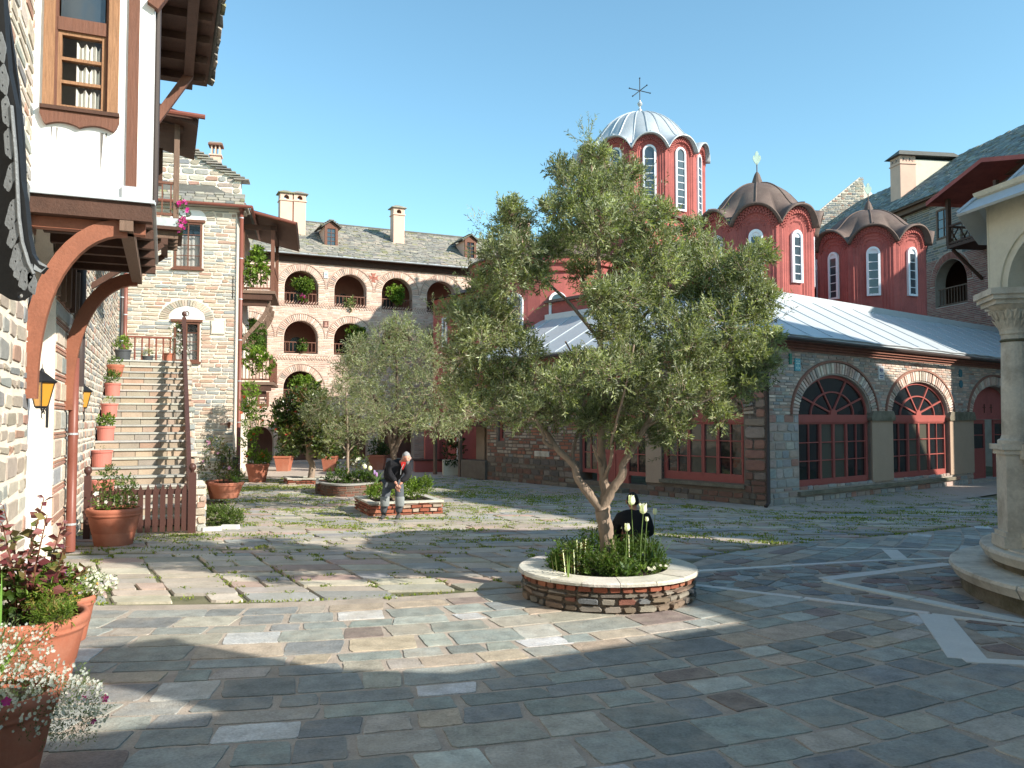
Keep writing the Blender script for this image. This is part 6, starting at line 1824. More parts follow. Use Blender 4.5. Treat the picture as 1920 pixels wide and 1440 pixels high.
# chimney with its own little roof
cu_, cn = FRW.uv(1693, 330, -1.6)[0], -1.6
F = FRW.off(cu_, 0, cn)
def rzw(n): return RE+.09+(.65-n)*(RZW-RE-.09)/(RDW+.65)
ct = FRW.uv(1693, 312, -1.6)[1]
c = MB(); c.box(F, -.5, .5, rzw(cn)-1.2, ct, -.5, .5); c.box(F, -.55, .55, ct, ct+.06, -.55, .55); c.box(F, -.5, .5, ct+.061, ct+.5, -.5, .5); co = c.build('chimney', M['pinkplaster'], rw)
c = MB((.06, .04, .03)); c.lathe(F(.0, ct+.28, .5)+Vector((0, 0, 0)), [(.01, 0)], 4) if False else None
for x in (-.2, .2):
    c.prism(F.off(0, 0, .5), [(x-.13, ct+.15), (x, ct+.28), (x+.13, ct+.15), (x+.13, ct+.40), (x, ct+.28), (x-.13, ct+.40)], 0, .015)
    c.prism(Fr(F(-.5, 0, 0), rN, N=-rU_), [(x-.13, ct+.15), (x, ct+.28), (x+.13, ct+.15), (x+.13, ct+.40), (x, ct+.28), (x-.13, ct+.40)], 0, .015)
c.build('vent', M['tile'], co)
c = MB(); c.box(F, -.5, .5, rzw(cn)-.6, ct+.3, -3.0, -.501); c.build('flue_link', M['cream'], co)
c = MB(); c.add([F(-.75, ct+.5, .75), F(.75, ct+.5, .75), F(.75, ct+.5, -3.4), F(-.75, ct+.5, -3.4), F(0, ct+1.0, .2), F(0, ct+1.0, -3.4)], [(0, 1, 4), (1, 2, 5, 4), (0, 4, 5, 3), (0, 1, 2, 3)]); c.build('chimney_roof', M['slatebed'], co)
# red canopied balcony of the side wing
rb = thing('canopied_balcony', 'dark timber balcony under a red canopy roof on the grey side wing', 'balcony', FRW(0, 9, 1))
ca = FRW.uv(1765, 365, 2.2)[0]; bz_ = FRW.uv(1790, 458, 1.8)[1]; tz_ = FRW.uv(1790, 362, 2.2)[1]
bl0, bl1 = FRW.uv(1778, 420, 1.8)[0], FRW.uv(1778, 420, 1.8)[0]-6.5
bl0, bl1 = min(bl0, bl1), max(bl0, bl1)
b = MB(); b.box(FRW, bl0, bl1, bz_-.15, bz_, 0, 1.9); b.build('floor_board', M['wooddark'], rb)
railing(FRW, bl0, bl1, bz_, 1.0, rb, M['wooddark'], 10, n=1.8, t=.09)
railing(Fr(FRW(bl1, 0, 0), rN, N=rU_), 0, 1.8, bz_, 1.0, rb, M['wooddark'], 4, t=.09)
x_ = MB()
for k in range(3):
    a_ = .1+k*.57; F = Fr(FRW(bl1, 0, 0), rN, N=rU_); x_.beam(F(a_, bz_+.1, .02), F(a_+.5, bz_+.95, .02), .05); x_.beam(F(a_+.5, bz_+.1, .02), F(a_, bz_+.95, .02), .05)
x_.build('crossed_braces', M['wooddark'], rb)
for u in (bl0, (bl0+bl1)/2, bl1):
    b = MB(); b.box(FRW, u-.09, u+.09, bz_, tz_, 1.7, 1.88); b.build('post', M['wooddark'], rb)
    b = MB(); b.beam(FRW(u, bz_-1.6, .0), FRW(u, bz_-.15, 1.6), .12); b.build('brace', M['wooddark'], rb)
b = MB(); m_ = (bl0+bl1)/2
b.add([FRW(bl1+.7, tz_, 2.5), FRW(bl0-.7, tz_, 2.5), FRW(m_, tz_+1.0, 2.5), FRW(bl1+.7, tz_, 0), FRW(bl0-.7, tz_, 0), FRW(m_, tz_+1.0, 0), FRW(bl1+.7, tz_-.2, 2.5), FRW(bl0-.7, tz_-.2, 2.5), FRW(m_, tz_+.8, 2.5), FRW(bl1+.7, tz_-.2, 0)],
      [(0, 2, 5, 3), (2, 1, 4, 5), (0, 2, 8, 6), (2, 1, 7, 8), (0, 3, 9, 6)]); b.build('red_canopy', M['red'], rb)

# ================================================================ PAVILION (domed phiale)
pav = thing('domed_pavilion', 'cream domed water pavilion with columns on round marble steps at the right edge', 'pavilion', PAV)
for r_, z0, z1 in ((2.94, -.02, .36), (2.56, .36, .62)):
    b = MB(); b.lathe(PAV, [(r_-.12, z0), (r_-.10, z1-.14)], 64, cap=(False, False)); b.build('step_base', M['moss'], pav)
    n_ = int(r_*5.2)
    for k in range(n_):
        a0_, a1_ = 2*math.pi*k/n_+.004, 2*math.pi*(k+1)/n_-.004
        am = (a0_+a1_)/2
        if math.cos(am-rad(190)) < -.1: continue
        sg = MB(); pr = [(r_-.62, z1-.16), (r_-.03, z1-.16), (r_-.0, z1-.10), (r_+.03, z1-.05), (r_+.02, z1-.01), (r_-.01, z1), (r_-.62, z1)]
        vs = []; m = 6
        for j in range(m+1):
            a = a0_+(a1_-a0_)*j/m
            vs += [PAV+Vector((math.cos(a)*q[0], math.sin(a)*q[0], q[1])) for q in pr]
        L7 = len(pr); fs2 = [(j*L7+i, j*L7+(i+1) % L7, (j+1)*L7+(i+1) % L7, (j+1)*L7+i) for j in range(m) for i in range(L7)]
        fs2 += [tuple(range(L7)), tuple(m*L7+i for i in range(L7))]
        sg.add(vs, fs2); sg.build('step_slab', M['marble'], pav)
b = MB(); b.lathe(PAV, [(2.45, .62-.05), (2.45, .64)], 64); b.build('pavilion_floor', M['marble'], pav)
PR = 2.22; A0_ = rad(166.5); corners = [A0_+k*math.pi/4 for k in range(8)]
def pp(a, r_, z): return PAV+Vector((math.cos(a)*r_, math.sin(a)*r_, z))
for a in corners:
    F = Fr(pp(a, PR, 0), (-math.sin(a), math.cos(a), 0), N=(math.cos(a), math.sin(a), 0))
    b = MB(); b.box(F, -.25, .25, .64, .78, -.25, .25); b.box(F, -.22, .22, .78, .84, -.22, .22); b.box(F, -.19, .19, .84, 1.84, -.19, .19); b.box(F, -.22, .22, 1.84, 1.9, -.22, .22); b.box(F, -.25, .25, 1.9, 1.97, -.25, .25); b.build('pedestal', M['marble'], pav)
    c = MB(); c.lathe(pp(a, PR, 1.97), [(.22, 0), (.22, .05), (.185, .07), (.17, .12), (.165, .7), (.150, 1.42), (.165, 1.44), (.165, 1.48)], 24); co = c.build('column', M['marble'], pav, smooth=False)
    c = MB(); c.lathe(pp(a, PR, 3.30), [(.155, .0), (.17, .02), (.155, .04)], 20); c.build('bronze_collar', M['moss'], co)
    c = MB(); c.lathe(pp(a, PR, 3.45), [(.17, 0), (.19, .08), (.18, .1), (.25, .24), (.24, .26), (.30, .33)], 16, a0=a)
    for k in range(16):
        t = k*math.pi/8; p = pp(a, PR, 3.47); d = Vector((math.cos(t), math.sin(t), 0)); s_ = Vector((-d.y, d.x, 0))
        for z_, rr in ((.0, .17), (.12, .21)):
            c.add([p+d*rr+s_*.03+Vector((0, 0, z_)), p+d*rr-s_*.03+Vector((0, 0, z_)), p+d*(rr+.05)-s_*.04+Vector((0, 0, z_+.10)), p+d*(rr+.09)+Vector((0, 0, z_+.135)), p+d*(rr+.05)+s_*.04+Vector((0, 0, z_+.10))], [(0, 1, 2, 3, 4)])
    c.box(F, -.30, .30, 3.78, 3.84, -.30, .30); c.box(F, -.34, .34, 3.84, 3.90, -.34, .34); c.box(F, -.37, .37, 3.90, 3.98, -.37, .37); c.build('capital', M['marble'], pav)
ca8 = math.cos(math.pi/8)
for k in range(8):
    a = corners[k]+math.pi/8; ap_ = PR*ca8; hw = PR*math.sin(math.pi/8)
    F = Fr(pp(a, ap_, 0), (-math.sin(a), math.cos(a), 0), N=(math.cos(a), math.sin(a), 0))
    o8 = .30*math.tan(math.pi/8)
    b = MB(); r_ = hw-.22
    b.panel(F, [(-hw-o8, 3.98), (-r_, 3.98)]+arch_pts(0, 3.98, r_, 20)[1:-1]+[(r_, 3.98), (hw+o8, 3.98), (hw+o8, 5.15), (-hw-o8, 5.15)], [], -.20, .26)
    b.build('arch_wall', M['cream'], pav)
    b = MB(); b.ring(F, arch_pts(0, 3.98, r_+.10, 24), arch_pts(0, 3.98, r_+.16, 24), .255, .285); b.build('arch_moulding', M['cream'], pav)
    b = MB(); b.beam(F(-hw, 4.02, 0), F(hw, 4.02, 0), .05); b.build('tie_rod', M['iron'], pav)
    if k in (0, 1, 6, 7, 2):
        b = MB(); b.box(F, -hw+.19, hw-.19, .66, .84, -.14, .14); b.box(F, -hw+.19, hw-.19, .84, 1.78, -.07, .07); b.box(F, -hw+.19, hw-.19, 1.78, 1.97, -.12, .12)
        b.box(F, -hw+.27, hw-.27, .95, 1.0, .07, .09); b.box(F, -hw+.27, hw-.27, 1.64, 1.69, .07, .09); b.box(F, -hw+.27, -hw+.32, 1.0, 1.64, .07, .09); b.box(F, hw-.32, hw-.27, 1.0, 1.64, .07, .09)
        po = b.build('parapet_slab', M['marble'], pav)
        rl = MB()
        for s_ in (-1, 1):
            for q in range(5):
                cx, cy = s_*(.12+.04*math.sin(q*1.7)), 1.08+q*.125
                rl.ring(F, [(cx+.035*math.cos(t), cy+.045*math.sin(t)) for t in [j*.785 for j in range(8)]], [(cx+.055*math.cos(t), cy+.065*math.sin(t)) for t in [j*.785 for j in range(8)]], .07, .085, closed=True)
        rl.tube([F(0, 1.0, .075), F(.03, 1.3, .075), F(-.03, 1.5, .075), F(0, 1.64, .075)], .015, 4)
        rl.build('carved_relief', M['marble'], po)
ap_ = (PR+.3)*1.0
co8 = MB(); co8.lathe(PAV, [((PR*ca8+.26)/ca8, 5.15), ((PR*ca8+.40)/ca8, 5.24), ((PR*ca8+.42)/ca8, 5.30), (1.5, 5.31)], 8, a0=corners[0]); co8.build('cornice', M['cream'], pav)
Ev = 2.86
co8 = MB(); co8.lathe(PAV, [(2.3, 5.28), (Ev*.93, 5.17), (Ev, 5.0), (Ev+.02, 5.03), (Ev*.93, 5.20), (2.25, 5.40), (2.02, 5.62), (1.86, 6.1), (1.5, 6.6), (.9, 7.0), (.02, 7.25)], 8, a0=corners[0]); po = co8.build('pavilion_roof', M['leadroof'], pav)
sm = MB()
for k in range(8):
    a = corners[k]; sm.tube([pp(a, r_, z_+.02) for r_, z_ in ((Ev, 5.03), (Ev*.93, 5.20), (2.25, 5.40), (2.02, 5.62), (1.86, 6.1), (1.5, 6.6), (.9, 7.0))], .03, 5)
sm.build('hip_roll', M['lead'], po)
bs = MB(); bs.lathe(PAV, [(.5, .64), (.35, .8), (.2, 1.0), (.2, 1.4), (.9, 1.75), (.95, 1.85), (.85, 1.85), (.3, 1.6)], 32, cap=(True, False)); bs.build('water_basin', M['marble'], pav)

# ================================================================ BUILDINGS BEYOND THE FRAME (they shade the court)
gw = thing('guest_wing', 'two storey guest wing with slate roof closing the near side of the court', 'building', Vector((8, 1, 0)))
gU = Vector((.866, .50, 0)).normalized(); gN = Vector((-gU.y, gU.x, 0))
FG_ = Fr(Vector((-2.0, -2.6, 0)), gU, N=gN)
b = MB(); b.box(FG_, -8, 18.2, -.05, 5.12, -6, 0); b.box(FG_, 18.22, 22.6, -.05, 8.0, -6, 0); b.build('wall', M['mortar_cream'], gw)
b = MB(); b.add([FG_(-8, 5.14, .5), FG_(18.2, 5.14, .5), FG_(18.2, 6.0, -3), FG_(-8, 6.0, -3), FG_(18.2, 5.14, -6.5), FG_(-8, 5.14, -6.5)], [(0, 1, 2, 3), (3, 2, 4, 5), (0, 1, 4, 5)])
b.prism(FG_, [(18.22, 8.01), (22.6, 8.01), (22.6, 8.15), (19.6, 9.0), (18.22, 9.0)], -5.9, -.1); b.build('roof', M['slatebed'], gw)
c0 = Vector((6.95, 2.35, 0)); F = Fr(c0, gU, N=gN)
b = MB(); b.box(F, -.5, .5, 4.9, 6.95, -.4, .4); b.box(F, -.55, .55, 6.96, 7.05, -.45, .45); b.prism(F, [(.52, 5.0), (1.5, 5.0), (.52, 5.9)], -.6, .3); b.build('chimney', M['pinkplaster'], gw)
tb_ = thing('shading_block', 'unseen tall block added beyond the right side of the court to shade it', 'building', Vector((28, 15, 0)))
F = Fr(Vector((25.6, 0, 0)), (-.17, .985, 0), N=(-.985, -.17, 0))
b = MB(); b.prism(F, [(4.9, -.05), (4.9, 14.4), (7.7, 15.4), (9.4, 16.5), (11.7, 17.3), (13, 16.4), (14.6, 15.5), (16.5, 14.0), (20.2, 8.2), (20.2, -.05)], -6.5, 0); b.build('wall', M['mortar_grey'], tb_)  # added unseen block, its outline drawn for the shadow it throws on the church
# ================================================================ PLANTERS
rp = thing('round_planter', 'round stone and red brick planter with a pale flat coping round the big olive tree', 'planter', KC)
core = MB(); core.lathe(KC, [(KR-.06, -.03), (KR-.06, .33)], 48, cap=(False, False)); core.lathe(KC, [(.80, .33), (.80, .2)], 40, cap=(False, False)); core.build('core', M['mortar_dark'], rp)
a_ = 0.0; k = 0
cuts = []
while a_ < 2*math.pi-.2: cuts.append(a_); a_ += R.uniform(.36, .52)
cuts.append(2*math.pi)
for a0_, a1_ in zip(cuts, cuts[1:]):
    b = MB(pick([((.62, .58, .50), 3), ((.56, .54, .49), 1)], .05)); m = 6; vs = []
    ro_ = KR+.035+R.uniform(-.01, .012); zt = .375+R.uniform(-.004, .004)
    for j in range(m+1):
        a = a0_+.004+(a1_-a0_-.008)*j/m; c_, s_ = math.cos(a), math.sin(a)
        w_ = R.uniform(-.006, .006)
        for r_, z in ((.78, .33), (ro_+w_, .325), (ro_+.004+w_, .355), (ro_-.012, zt), (.78, zt)): vs.append(KC+Vector((c_*r_, s_*r_, z)))
    fs2 = [(j*5+i, j*5+(i+1) % 5, (j+1)*5+(i+1) % 5, (j+1)*5+i) for j in range(m) for i in range(5)]+[(0, 1, 2, 3, 4), tuple(m*5+i for i in range(5))]
    b.add(vs, fs2); b.build('coping_slab', M['cobble'], rp)
CF = Cyl(KC, KR-.06, 0)
circ = 2*math.pi*(KR-.06)
lay(courses(0, circ, .235, .325, None, (.085, .09), (.13, .19), .022, .006, P_REDBR, cut=.3), CF, -.02, .045, M['stone'], rp, 'brick', limit=60, minpx=6, inset=.82)
lay(courses(0, circ, 0, .235, None, (.06, .15), (.10, .30), .028, .012, [((.20, .15, .11), 3), ((.17, .155, .13), 3), ((.25, .22, .18), 2), ((.23, .10, .07), 1), ((.18, .19, .19), 1)], cut=.45), CF, -.02, .055, M['stone'], rp, 'stone', limit=140, minpx=6, inset=.8)
b = MB(); b.lathe(KC+Vector((0, 0, .30)), [(.80, 0), (.5, .03), (.01, .06)], 24, cap=(False, False)); b.build('soil', M['soil'], rp)

def box_planter(label, A, U, V, w, d, h, brickh=.075, cop=.16, pal=P_REDBR, soilz=None, name='brick_planter'):
    c = A+U*w/2+V*d/2
    t = thing(name, label, 'planter', (c.x, c.y, 0))
    b = MB(); F0 = Fr(A, U, V=V, N=(0, 0, 1))
    b.panel(F0, [(.03, .03), (w-.03, .03), (w-.03, d-.03), (.03, d-.03)], [[(cop, cop), (cop, d-cop), (w-cop, d-cop), (w-cop, cop)]], -.02, h-.045); b.build('core', M['mortar_dark'], t)
    for (O, u, n_, L) in ((A, U, -V, w), (A, V, -U, d), (A+U*w, V, U, d)):
        nn = Vector(n_)
        pc = courses(0, L, 0, h-.045, None, (brickh*.8, brickh*1.35), (.14, .34), .022, .008, pal+[((.42, .33, .25), 2), ((.36, .28, .22), 1)], cut=.25)
        lay(pc, Fr(O+Vector((0, 0, 0)), u, N=nn), -.04, .012, M['stone'], t, 'brick', limit=70, minpx=5)
    # coping slabs
    def slab(x0, x1, y0, y1):
        s_ = MB(pick([((.60, .56, .48), 1), ((.52, .50, .45), 1)], .06)); s_.box(F0, x0+.004, x1-.004, y0+.004, y1-.004, h-.044, h+R.uniform(-.003, .003)); s_.build('coping_slab', M['cobble'], t)
    for n_, y0, y1 in ((3, -.03, cop), (3, d-cop, d+.03)):
        for k in range(n_): slab(-.03+(w+.06)*k/n_, -.03+(w+.06)*(k+1)/n_, y0, y1)
    for x0, x1 in ((-.03, cop), (w-cop, w+.03)):
        for k in range(2): slab(x0, x1, cop+(d-2*cop)*k/2, cop+(d-2*cop)*(k+1)/2)
    s_ = MB(); s_.box(F0, cop, w-cop, cop, d-cop, 0, soilz or h-.06); s_.build('soil', M['soil'], t)
    return t
pA = G(693, 969); pB = G(830, 963.5)
mU = (pB-pA); mw = mU.length; mU.normalize()
mV = Vector((-.69, 1.75, 0)).normalized()
box_planter('brick edged planter with pale coping right behind the standing man', pA, mU, mV, mw, 1.85, .33)
# rounded planter behind
sc_ = Vector((-4.75, 25.1, 0)); sr = 1.05
hp = thing('bow_fronted_planter', 'bow fronted brick planter with dark coping under the slender young tree', 'planter', sc_)
lf, rt = G(585, 930), G(706, 926)
def bow(k, n, off=0, z=0):
    t = k/n; x = lf.x+(rt.x-lf.x)*t; y = 25.05-(.85)*math.sin(math.pi*min(1, max(0, (t-.08)/.9)))**.7
    return Vector((x-off*(t-.5)*.1, y+off, z))
n_ = 30
path = [bow(k, n_) for k in range(n_+1)]
class PathF:
    def __init__(s, pts):
        s.p = pts; s.L = [0]
        for a, b in zip(pts, pts[1:]): s.L.append(s.L[-1]+(b-a).length)
    def __call__(s, u, v, n=0):
        u = max(0, min(u, s.L[-1]-1e-6))
        for i in range(len(s.p)-1):
            if u <= s.L[i+1]: break
        t = (u-s.L[i])/max(1e-6, s.L[i+1]-s.L[i]); q = s.p[i].lerp(s.p[i+1], t); d = (s.p[i+1]-s.p[i]).normalized()
        return q+Vector((d.y, -d.x, 0))*n+Vector((0, 0, v))
full = [Vector((lf.x-.35, 26.6, 0))]+path+[Vector((rt.x+.0, 26.4, 0))]
PF = PathF(full)
b = MB(); b.ring(Fr((0, 0, 0), (1, 0, 0), (0, 1, 0), (0, 0, 1)), [(p.x, p.y+.25) for p in full], [(p.x, p.y) for p in full], -.02, .33, (.12, .09, .07)); b.build('core', M['mortar_dark'], hp)
lay(courses(0, PF.L[-1], 0, .32, None, (.06, .10), (.16, .3), .022, .006, [((.17, .08, .055), 2), ((.13, .09, .07), 2)], cut=.25), PF, -.03, .02, M['stone'], hp, 'brick', limit=60, minpx=6)
m_ = len(full)
for k in range(0, m_-1, 3):
    sg = full[k:min(m_, k+4)]
    b = MB((.30, .29, .27)); b.ring(Fr((0, 0, 0), (1, 0, 0), (0, 1, 0), (0, 0, 1)), [(p.x, p.y+.3) for p in sg], [(p.x, p.y-.04) for p in sg], .331, .375); b.build('coping_slab', M['cobble'], hp)
b = MB(); b.prism(Fr((0, 0, 0), (1, 0, 0), (0, 1, 0), (0, 0, 1)), [(p.x, p.y+.28) for p in full], .0, .30); b.build('soil', M['soil'], hp)
sA = G(540, 909); 
box_planter('low brick edged planter under the dark glossy shrub', sA, Vector((1, .12, 0)).normalized(), Vector((-.38, .92, 0)), 1.45, 1.2, .22)

# ================================================================ OLIVE TREES
def limb(mb, pts, r0, r1, seg=8, wob=.0):
    n = len(pts); P_ = [Vector(p) for p in pts]
    out = []
    for i in range(n-1):
        for j in range(4):
            t = j/4
            p0 = P_[max(i-1, 0)]; p1 = P_[i]; p2 = P_[i+1]; p3 = P_[min(i+2, n-1)]
            q = 0.5*((2*p1)+(p2-p0)*t+(2*p0-5*p1+4*p2-p3)*t*t+(3*p1-p0-3*p2+p3)*t**3)
            out.append(q+Vector((R.gauss(0, wob), R.gauss(0, wob), 0)))
    out.append(P_[-1]); m = len(out)
    rs = [(r0+(r1-r0)*i/(m-1))*(1+R.uniform(-.07, .07)) for i in range(m)]
    mb.tube(out, rs, seg)
    return out
OT = PD(1142, 1030, 10.85); OT.z = .32
ot = thing('olive_tree', 'large olive tree with a forked bare trunk and silvery crown in the round planter', 'tree', OT)
tk = MB()
DD0 = 10.85
def op(px, py, dy=0): return PD(px, py, DD0+dy)
limb(tk, [OT-Vector((0, 0, .05)), op(1137, 1000), op(1131, 968), op(1129, 950)], .105, .10, 10, .004)
l1 = limb(tk, [op(1130, 958), op(1108, 930, .05), op(1085, 900, .1), op(1072, 868, .15), op(1040, 836, .2), op(1012, 790, .25), op(985, 735, .2), op(950, 690, 0)], .072, .02, 8, .005)
l2 = limb(tk, [op(1129, 955), op(1136, 925, .1), op(1130, 880, .15), op(1128, 830, .2), op(1132, 760, .1), op(1128, 690, .1), op(1125, 600, 0), op(1122, 480, .1), op(1112, 360, .1), op(1108, 290, 0)], .075, .010, 8, .006)
l3 = limb(tk, [op(1130, 955), op(1146, 920, -.05), op(1165, 895, -.1), op(1170, 868, -.1), op(1190, 838, -.15), op(1210, 800, -.2), op(1240, 740, -.2), op(1290, 680, -.1), op(1340, 620, 0)], .068, .018, 8, .005)
limb(tk, [op(1072, 868, .15), op(1078, 830, .3), op(1090, 790, .5), op(1095, 720, .7), op(1060, 640, .9)], .03, .012, 6, .004)
limb(tk, [op(1042, 838, .2), op(1022, 830, .1), op(1016, 805, 0), op(990, 780, -.2), op(930, 760, -.4)], .028, .010, 6, .004)
limb(tk, [op(1130, 880, .15), op(1118, 850, 0), op(1112, 835, -.1)], .028, .018, 6, .003)
limb(tk, [op(1134, 900, .1), op(1146, 860, -.1), op(1148, 820, -.3), op(1170, 740, -.6), op(1190, 640, -.7)], .03, .012, 6, .004)
limb(tk, [op(1210, 800, -.2), op(1280, 770, -.5), op(1350, 740, -.6)], .022, .009, 6, .004)
limb(tk, [op(1130, 690, .1), op(1200, 600, .4), op(1280, 520, .5), op(1330, 480, .5)], .03, .008, 6, .004)
limb(tk, [op(1126, 640, .1), op(1060, 560, .3), op(990, 500, .2), op(960, 440, .1)], .03, .008, 6, .004)
tk.build('trunk', M['bark'], ot, smooth=True)
blobs = [(1112, 290, 18), (1108, 318, 30), (1155, 345, 38), (1080, 350, 42), (1120, 370, 45), (1190, 330, 22), (1050, 330, 20), (1075, 400, 45), (1130, 420, 50), (1190, 400, 45), (1165, 450, 50), (1045, 400, 25), (1050, 440, 30), (1100, 470, 45),
         (965, 400, 20), (955, 430, 38), (975, 465, 40), (940, 480, 42), (965, 515, 42), (905, 545, 38), (925, 580, 40),
         (1240, 400, 25), (1225, 450, 45), (1260, 480, 50), (1200, 500, 50), (1240, 530, 55), (1300, 440, 28), (1310, 480, 45), (1350, 500, 50), (1330, 540, 55), (1390, 500, 36), (1400, 560, 45), (1300, 570, 55),
         (880, 600, 38), (850, 590, 22), (900, 640, 45), (950, 620, 42), (1000, 520, 26), (980, 660, 48), (1130, 560, 36), (1090, 520, 28), (1180, 560, 45),
         (1150, 610, 45), (1210, 600, 52), (1270, 620, 55), (1340, 600, 55), (1400, 610, 52), (1430, 560, 28), (1440, 640, 34), (1420, 590, 26),
         (870, 670, 42), (900, 710, 48), (950, 710, 48), (1000, 720, 50), (860, 740, 34), (1050, 740, 48), (1100, 760, 50), (1090, 700, 45), (1140, 700, 48), (1190, 680, 55), (1250, 690, 55), (1310, 680, 55), (1370, 670, 52), (1420, 680, 40), (1400, 720, 38),
         (880, 770, 34), (930, 765, 42), (985, 780, 40), (1040, 790, 30), (1110, 800, 26), (1160, 770, 48), (1210, 750, 50), (1270, 750, 50), (1330, 740, 46), (1375, 730, 34), (1160, 810, 26), (1210, 810, 32), (1260, 800, 30), (1180, 640, 50), (1350, 780, 20), (1240, 830, 18),
         (1030, 480, 22), (1290, 640, 50), (1430, 470, 14)]
cs = []; rs_ = []
for px, py, r in blobs:
    wd = max(0.15, 1-abs(px-1140)/420)
    for _ in range(2 if r > 35 else 1):
        dy = R.uniform(-1, 1)*1.5*wd*min(1, (py-240)/250)
        D_ = DD0+dy
        cs.append(PD(px+R.gauss(0, 5), py+R.gauss(0, 5), D_)); q = max(.09, (r-11)/1540*D_); rs_.append((q, q*1.3, q*.95))
foliage('crown', cs, rs_, 72, 14, .18, .068, .0165, L_OLIVE, M['olive'], ot, twigs=.0035, up=.5, shell=.25)
# loose sprays at the outline
sp_ = []
for px, py, r in blobs:
    if R.random() < .7:
        a = R.uniform(-.6, math.pi+.6); sp_.append(PD(px+math.cos(a)*r*1.15, py-math.sin(a)*r*1.15, DD0+R.uniform(-.5, .5)))
foliage('outer_sprays', sp_, [.12]*len(sp_), 7, 16, .32, .06, .012, L_OLIVE, M['olive'], ot, twigs=.003, up=.9, shell=.1)

def tree(name, label, base, D0, trunkpts, tr, bl, ntw, nleaf, ll, lw, pal, mt, barkm='bark', depth=.8, twl=.25, up=.35, flowers=None):
    t = thing(name, label, 'tree', base)
    mb = MB()
    for pts, r0, r1 in trunkpts: limb(mb, [base if p is None else PD(p[0], p[1], D0+(p[2] if len(p) > 2 else 0)) for p in pts], r0, r1, 7, .006)
    mb.build('trunk', M[barkm], t, smooth=True)
    cs = []; rs = []
    for px, py, r in bl:
        for _ in range(2):
            D_ = D0+R.uniform(-1, 1)*depth; cs.append(PD(px+R.gauss(0, 4), py+R.gauss(0, 4), D_)); q = r/1540*D_; rs.append((q, q*1.2, q*.9))
    foliage('crown', cs, rs, ntw, nleaf, twl, ll, lw, pal, M[mt], t, twigs=.005, up=up, shell=.25)
    if flowers:
        fm = MB()
        for _ in range(flowers[0]):
            i = R.randrange(len(cs)); d = Vector((R.gauss(0, 1), -abs(R.gauss(.5, .6)), R.gauss(.2, .7))).normalized(); petals(fm, cs[i]+Vector((d.x*rs[i][0], d.y*rs[i][1], d.z*rs[i][2])), flowers[1], 5, R.choice(flowers[2]))
        fm.build('blossom', M['petal'], t, kind='stuff')
    return t
b2 = pA+mU*.75+mV*.95; b2.z = .28
tree('olive_tree', 'grey green olive tree with a dark trunk rising behind the standing man', b2, 20.6,
     [([None, (744, 900), (738, 860), (733, 830), (722, 790), (700, 740)], .10, .04), ([(737, 850), (752, 820), (775, 790), (800, 740)], .075, .03), ([(736, 845), (742, 800), (745, 720), (742, 650)], .06, .02)], .1,
     [(745, 615, 22), (720, 640, 32), (770, 640, 34), (700, 670, 34), (735, 670, 36), (780, 680, 38), (820, 650, 34), (850, 680, 34), (680, 705, 34), (725, 715, 38), (770, 725, 38), (815, 720, 38), (860, 730, 32), (695, 745, 34), (740, 760, 36), (790, 765, 34), (835, 765, 32), (865, 780, 22), (720, 785, 24), (775, 790, 22), (820, 795, 22), (845, 800, 16), (655, 690, 20), (660, 655, 16)],
     60, 11, .075, .017, [(tuple(x*.92 for x in c), w) for c, w in L_OLIVE], 'olive', 'barkdark', 1.0)
b3 = PD(652, 905, 25.3); b3.z = .3
tree('young_olive_tree', 'slender young olive with a thin straight pale trunk in the bow fronted planter', b3, 25.3,
     [([None, (652, 860), (652, 820), (650, 770), (648, 730)], .05, .03), ([(652, 848), (662, 838), (673, 830)], .025, .015), ([(652, 850), (642, 835), (634, 815)], .03, .015)], .05,
     [(600, 760, 28), (630, 745, 32), (665, 745, 34), (610, 790, 30), (645, 790, 34), (680, 780, 32), (585, 785, 18), (625, 815, 22), (665, 815, 24), (700, 805, 18), (650, 720, 22), (690, 755, 24)],
     50, 10, .08, .018, [(tuple(x*.85 for x in c), w) for c, w in L_OLIVE], 'olive', 'bark', .8)
b4 = PD(583, 893, 29.4); b4.z = .15
tree('camellia_shrub', 'dark glossy shrub with small red flowers and a twisted pale trunk near the arches', b4, 29.4,
     [([None, (586, 872), (578, 855), (582, 840), (584, 815)], .13, .07), ([(583, 858), (590, 850), (599, 847)], .05, .025), ([(580, 855), (575, 840), (572, 820)], .06, .03), ([(584, 850), (590, 838), (590, 825)], .04, .02)], .1,
     [(560, 750, 22), (585, 755, 26), (540, 775, 20), (570, 785, 28), (600, 785, 26), (535, 800, 15), (555, 810, 24), (590, 815, 26), (615, 815, 22), (540, 815, 14), (575, 832, 18), (605, 835, 16), (590, 745, 20), (620, 800, 18)],
     60, 8, .13, .07, L_CAMEL, 'gloss', 'bark', .7, flowers=(16, .06, [(.40, .05, .03), (.40, .10, .05)]))

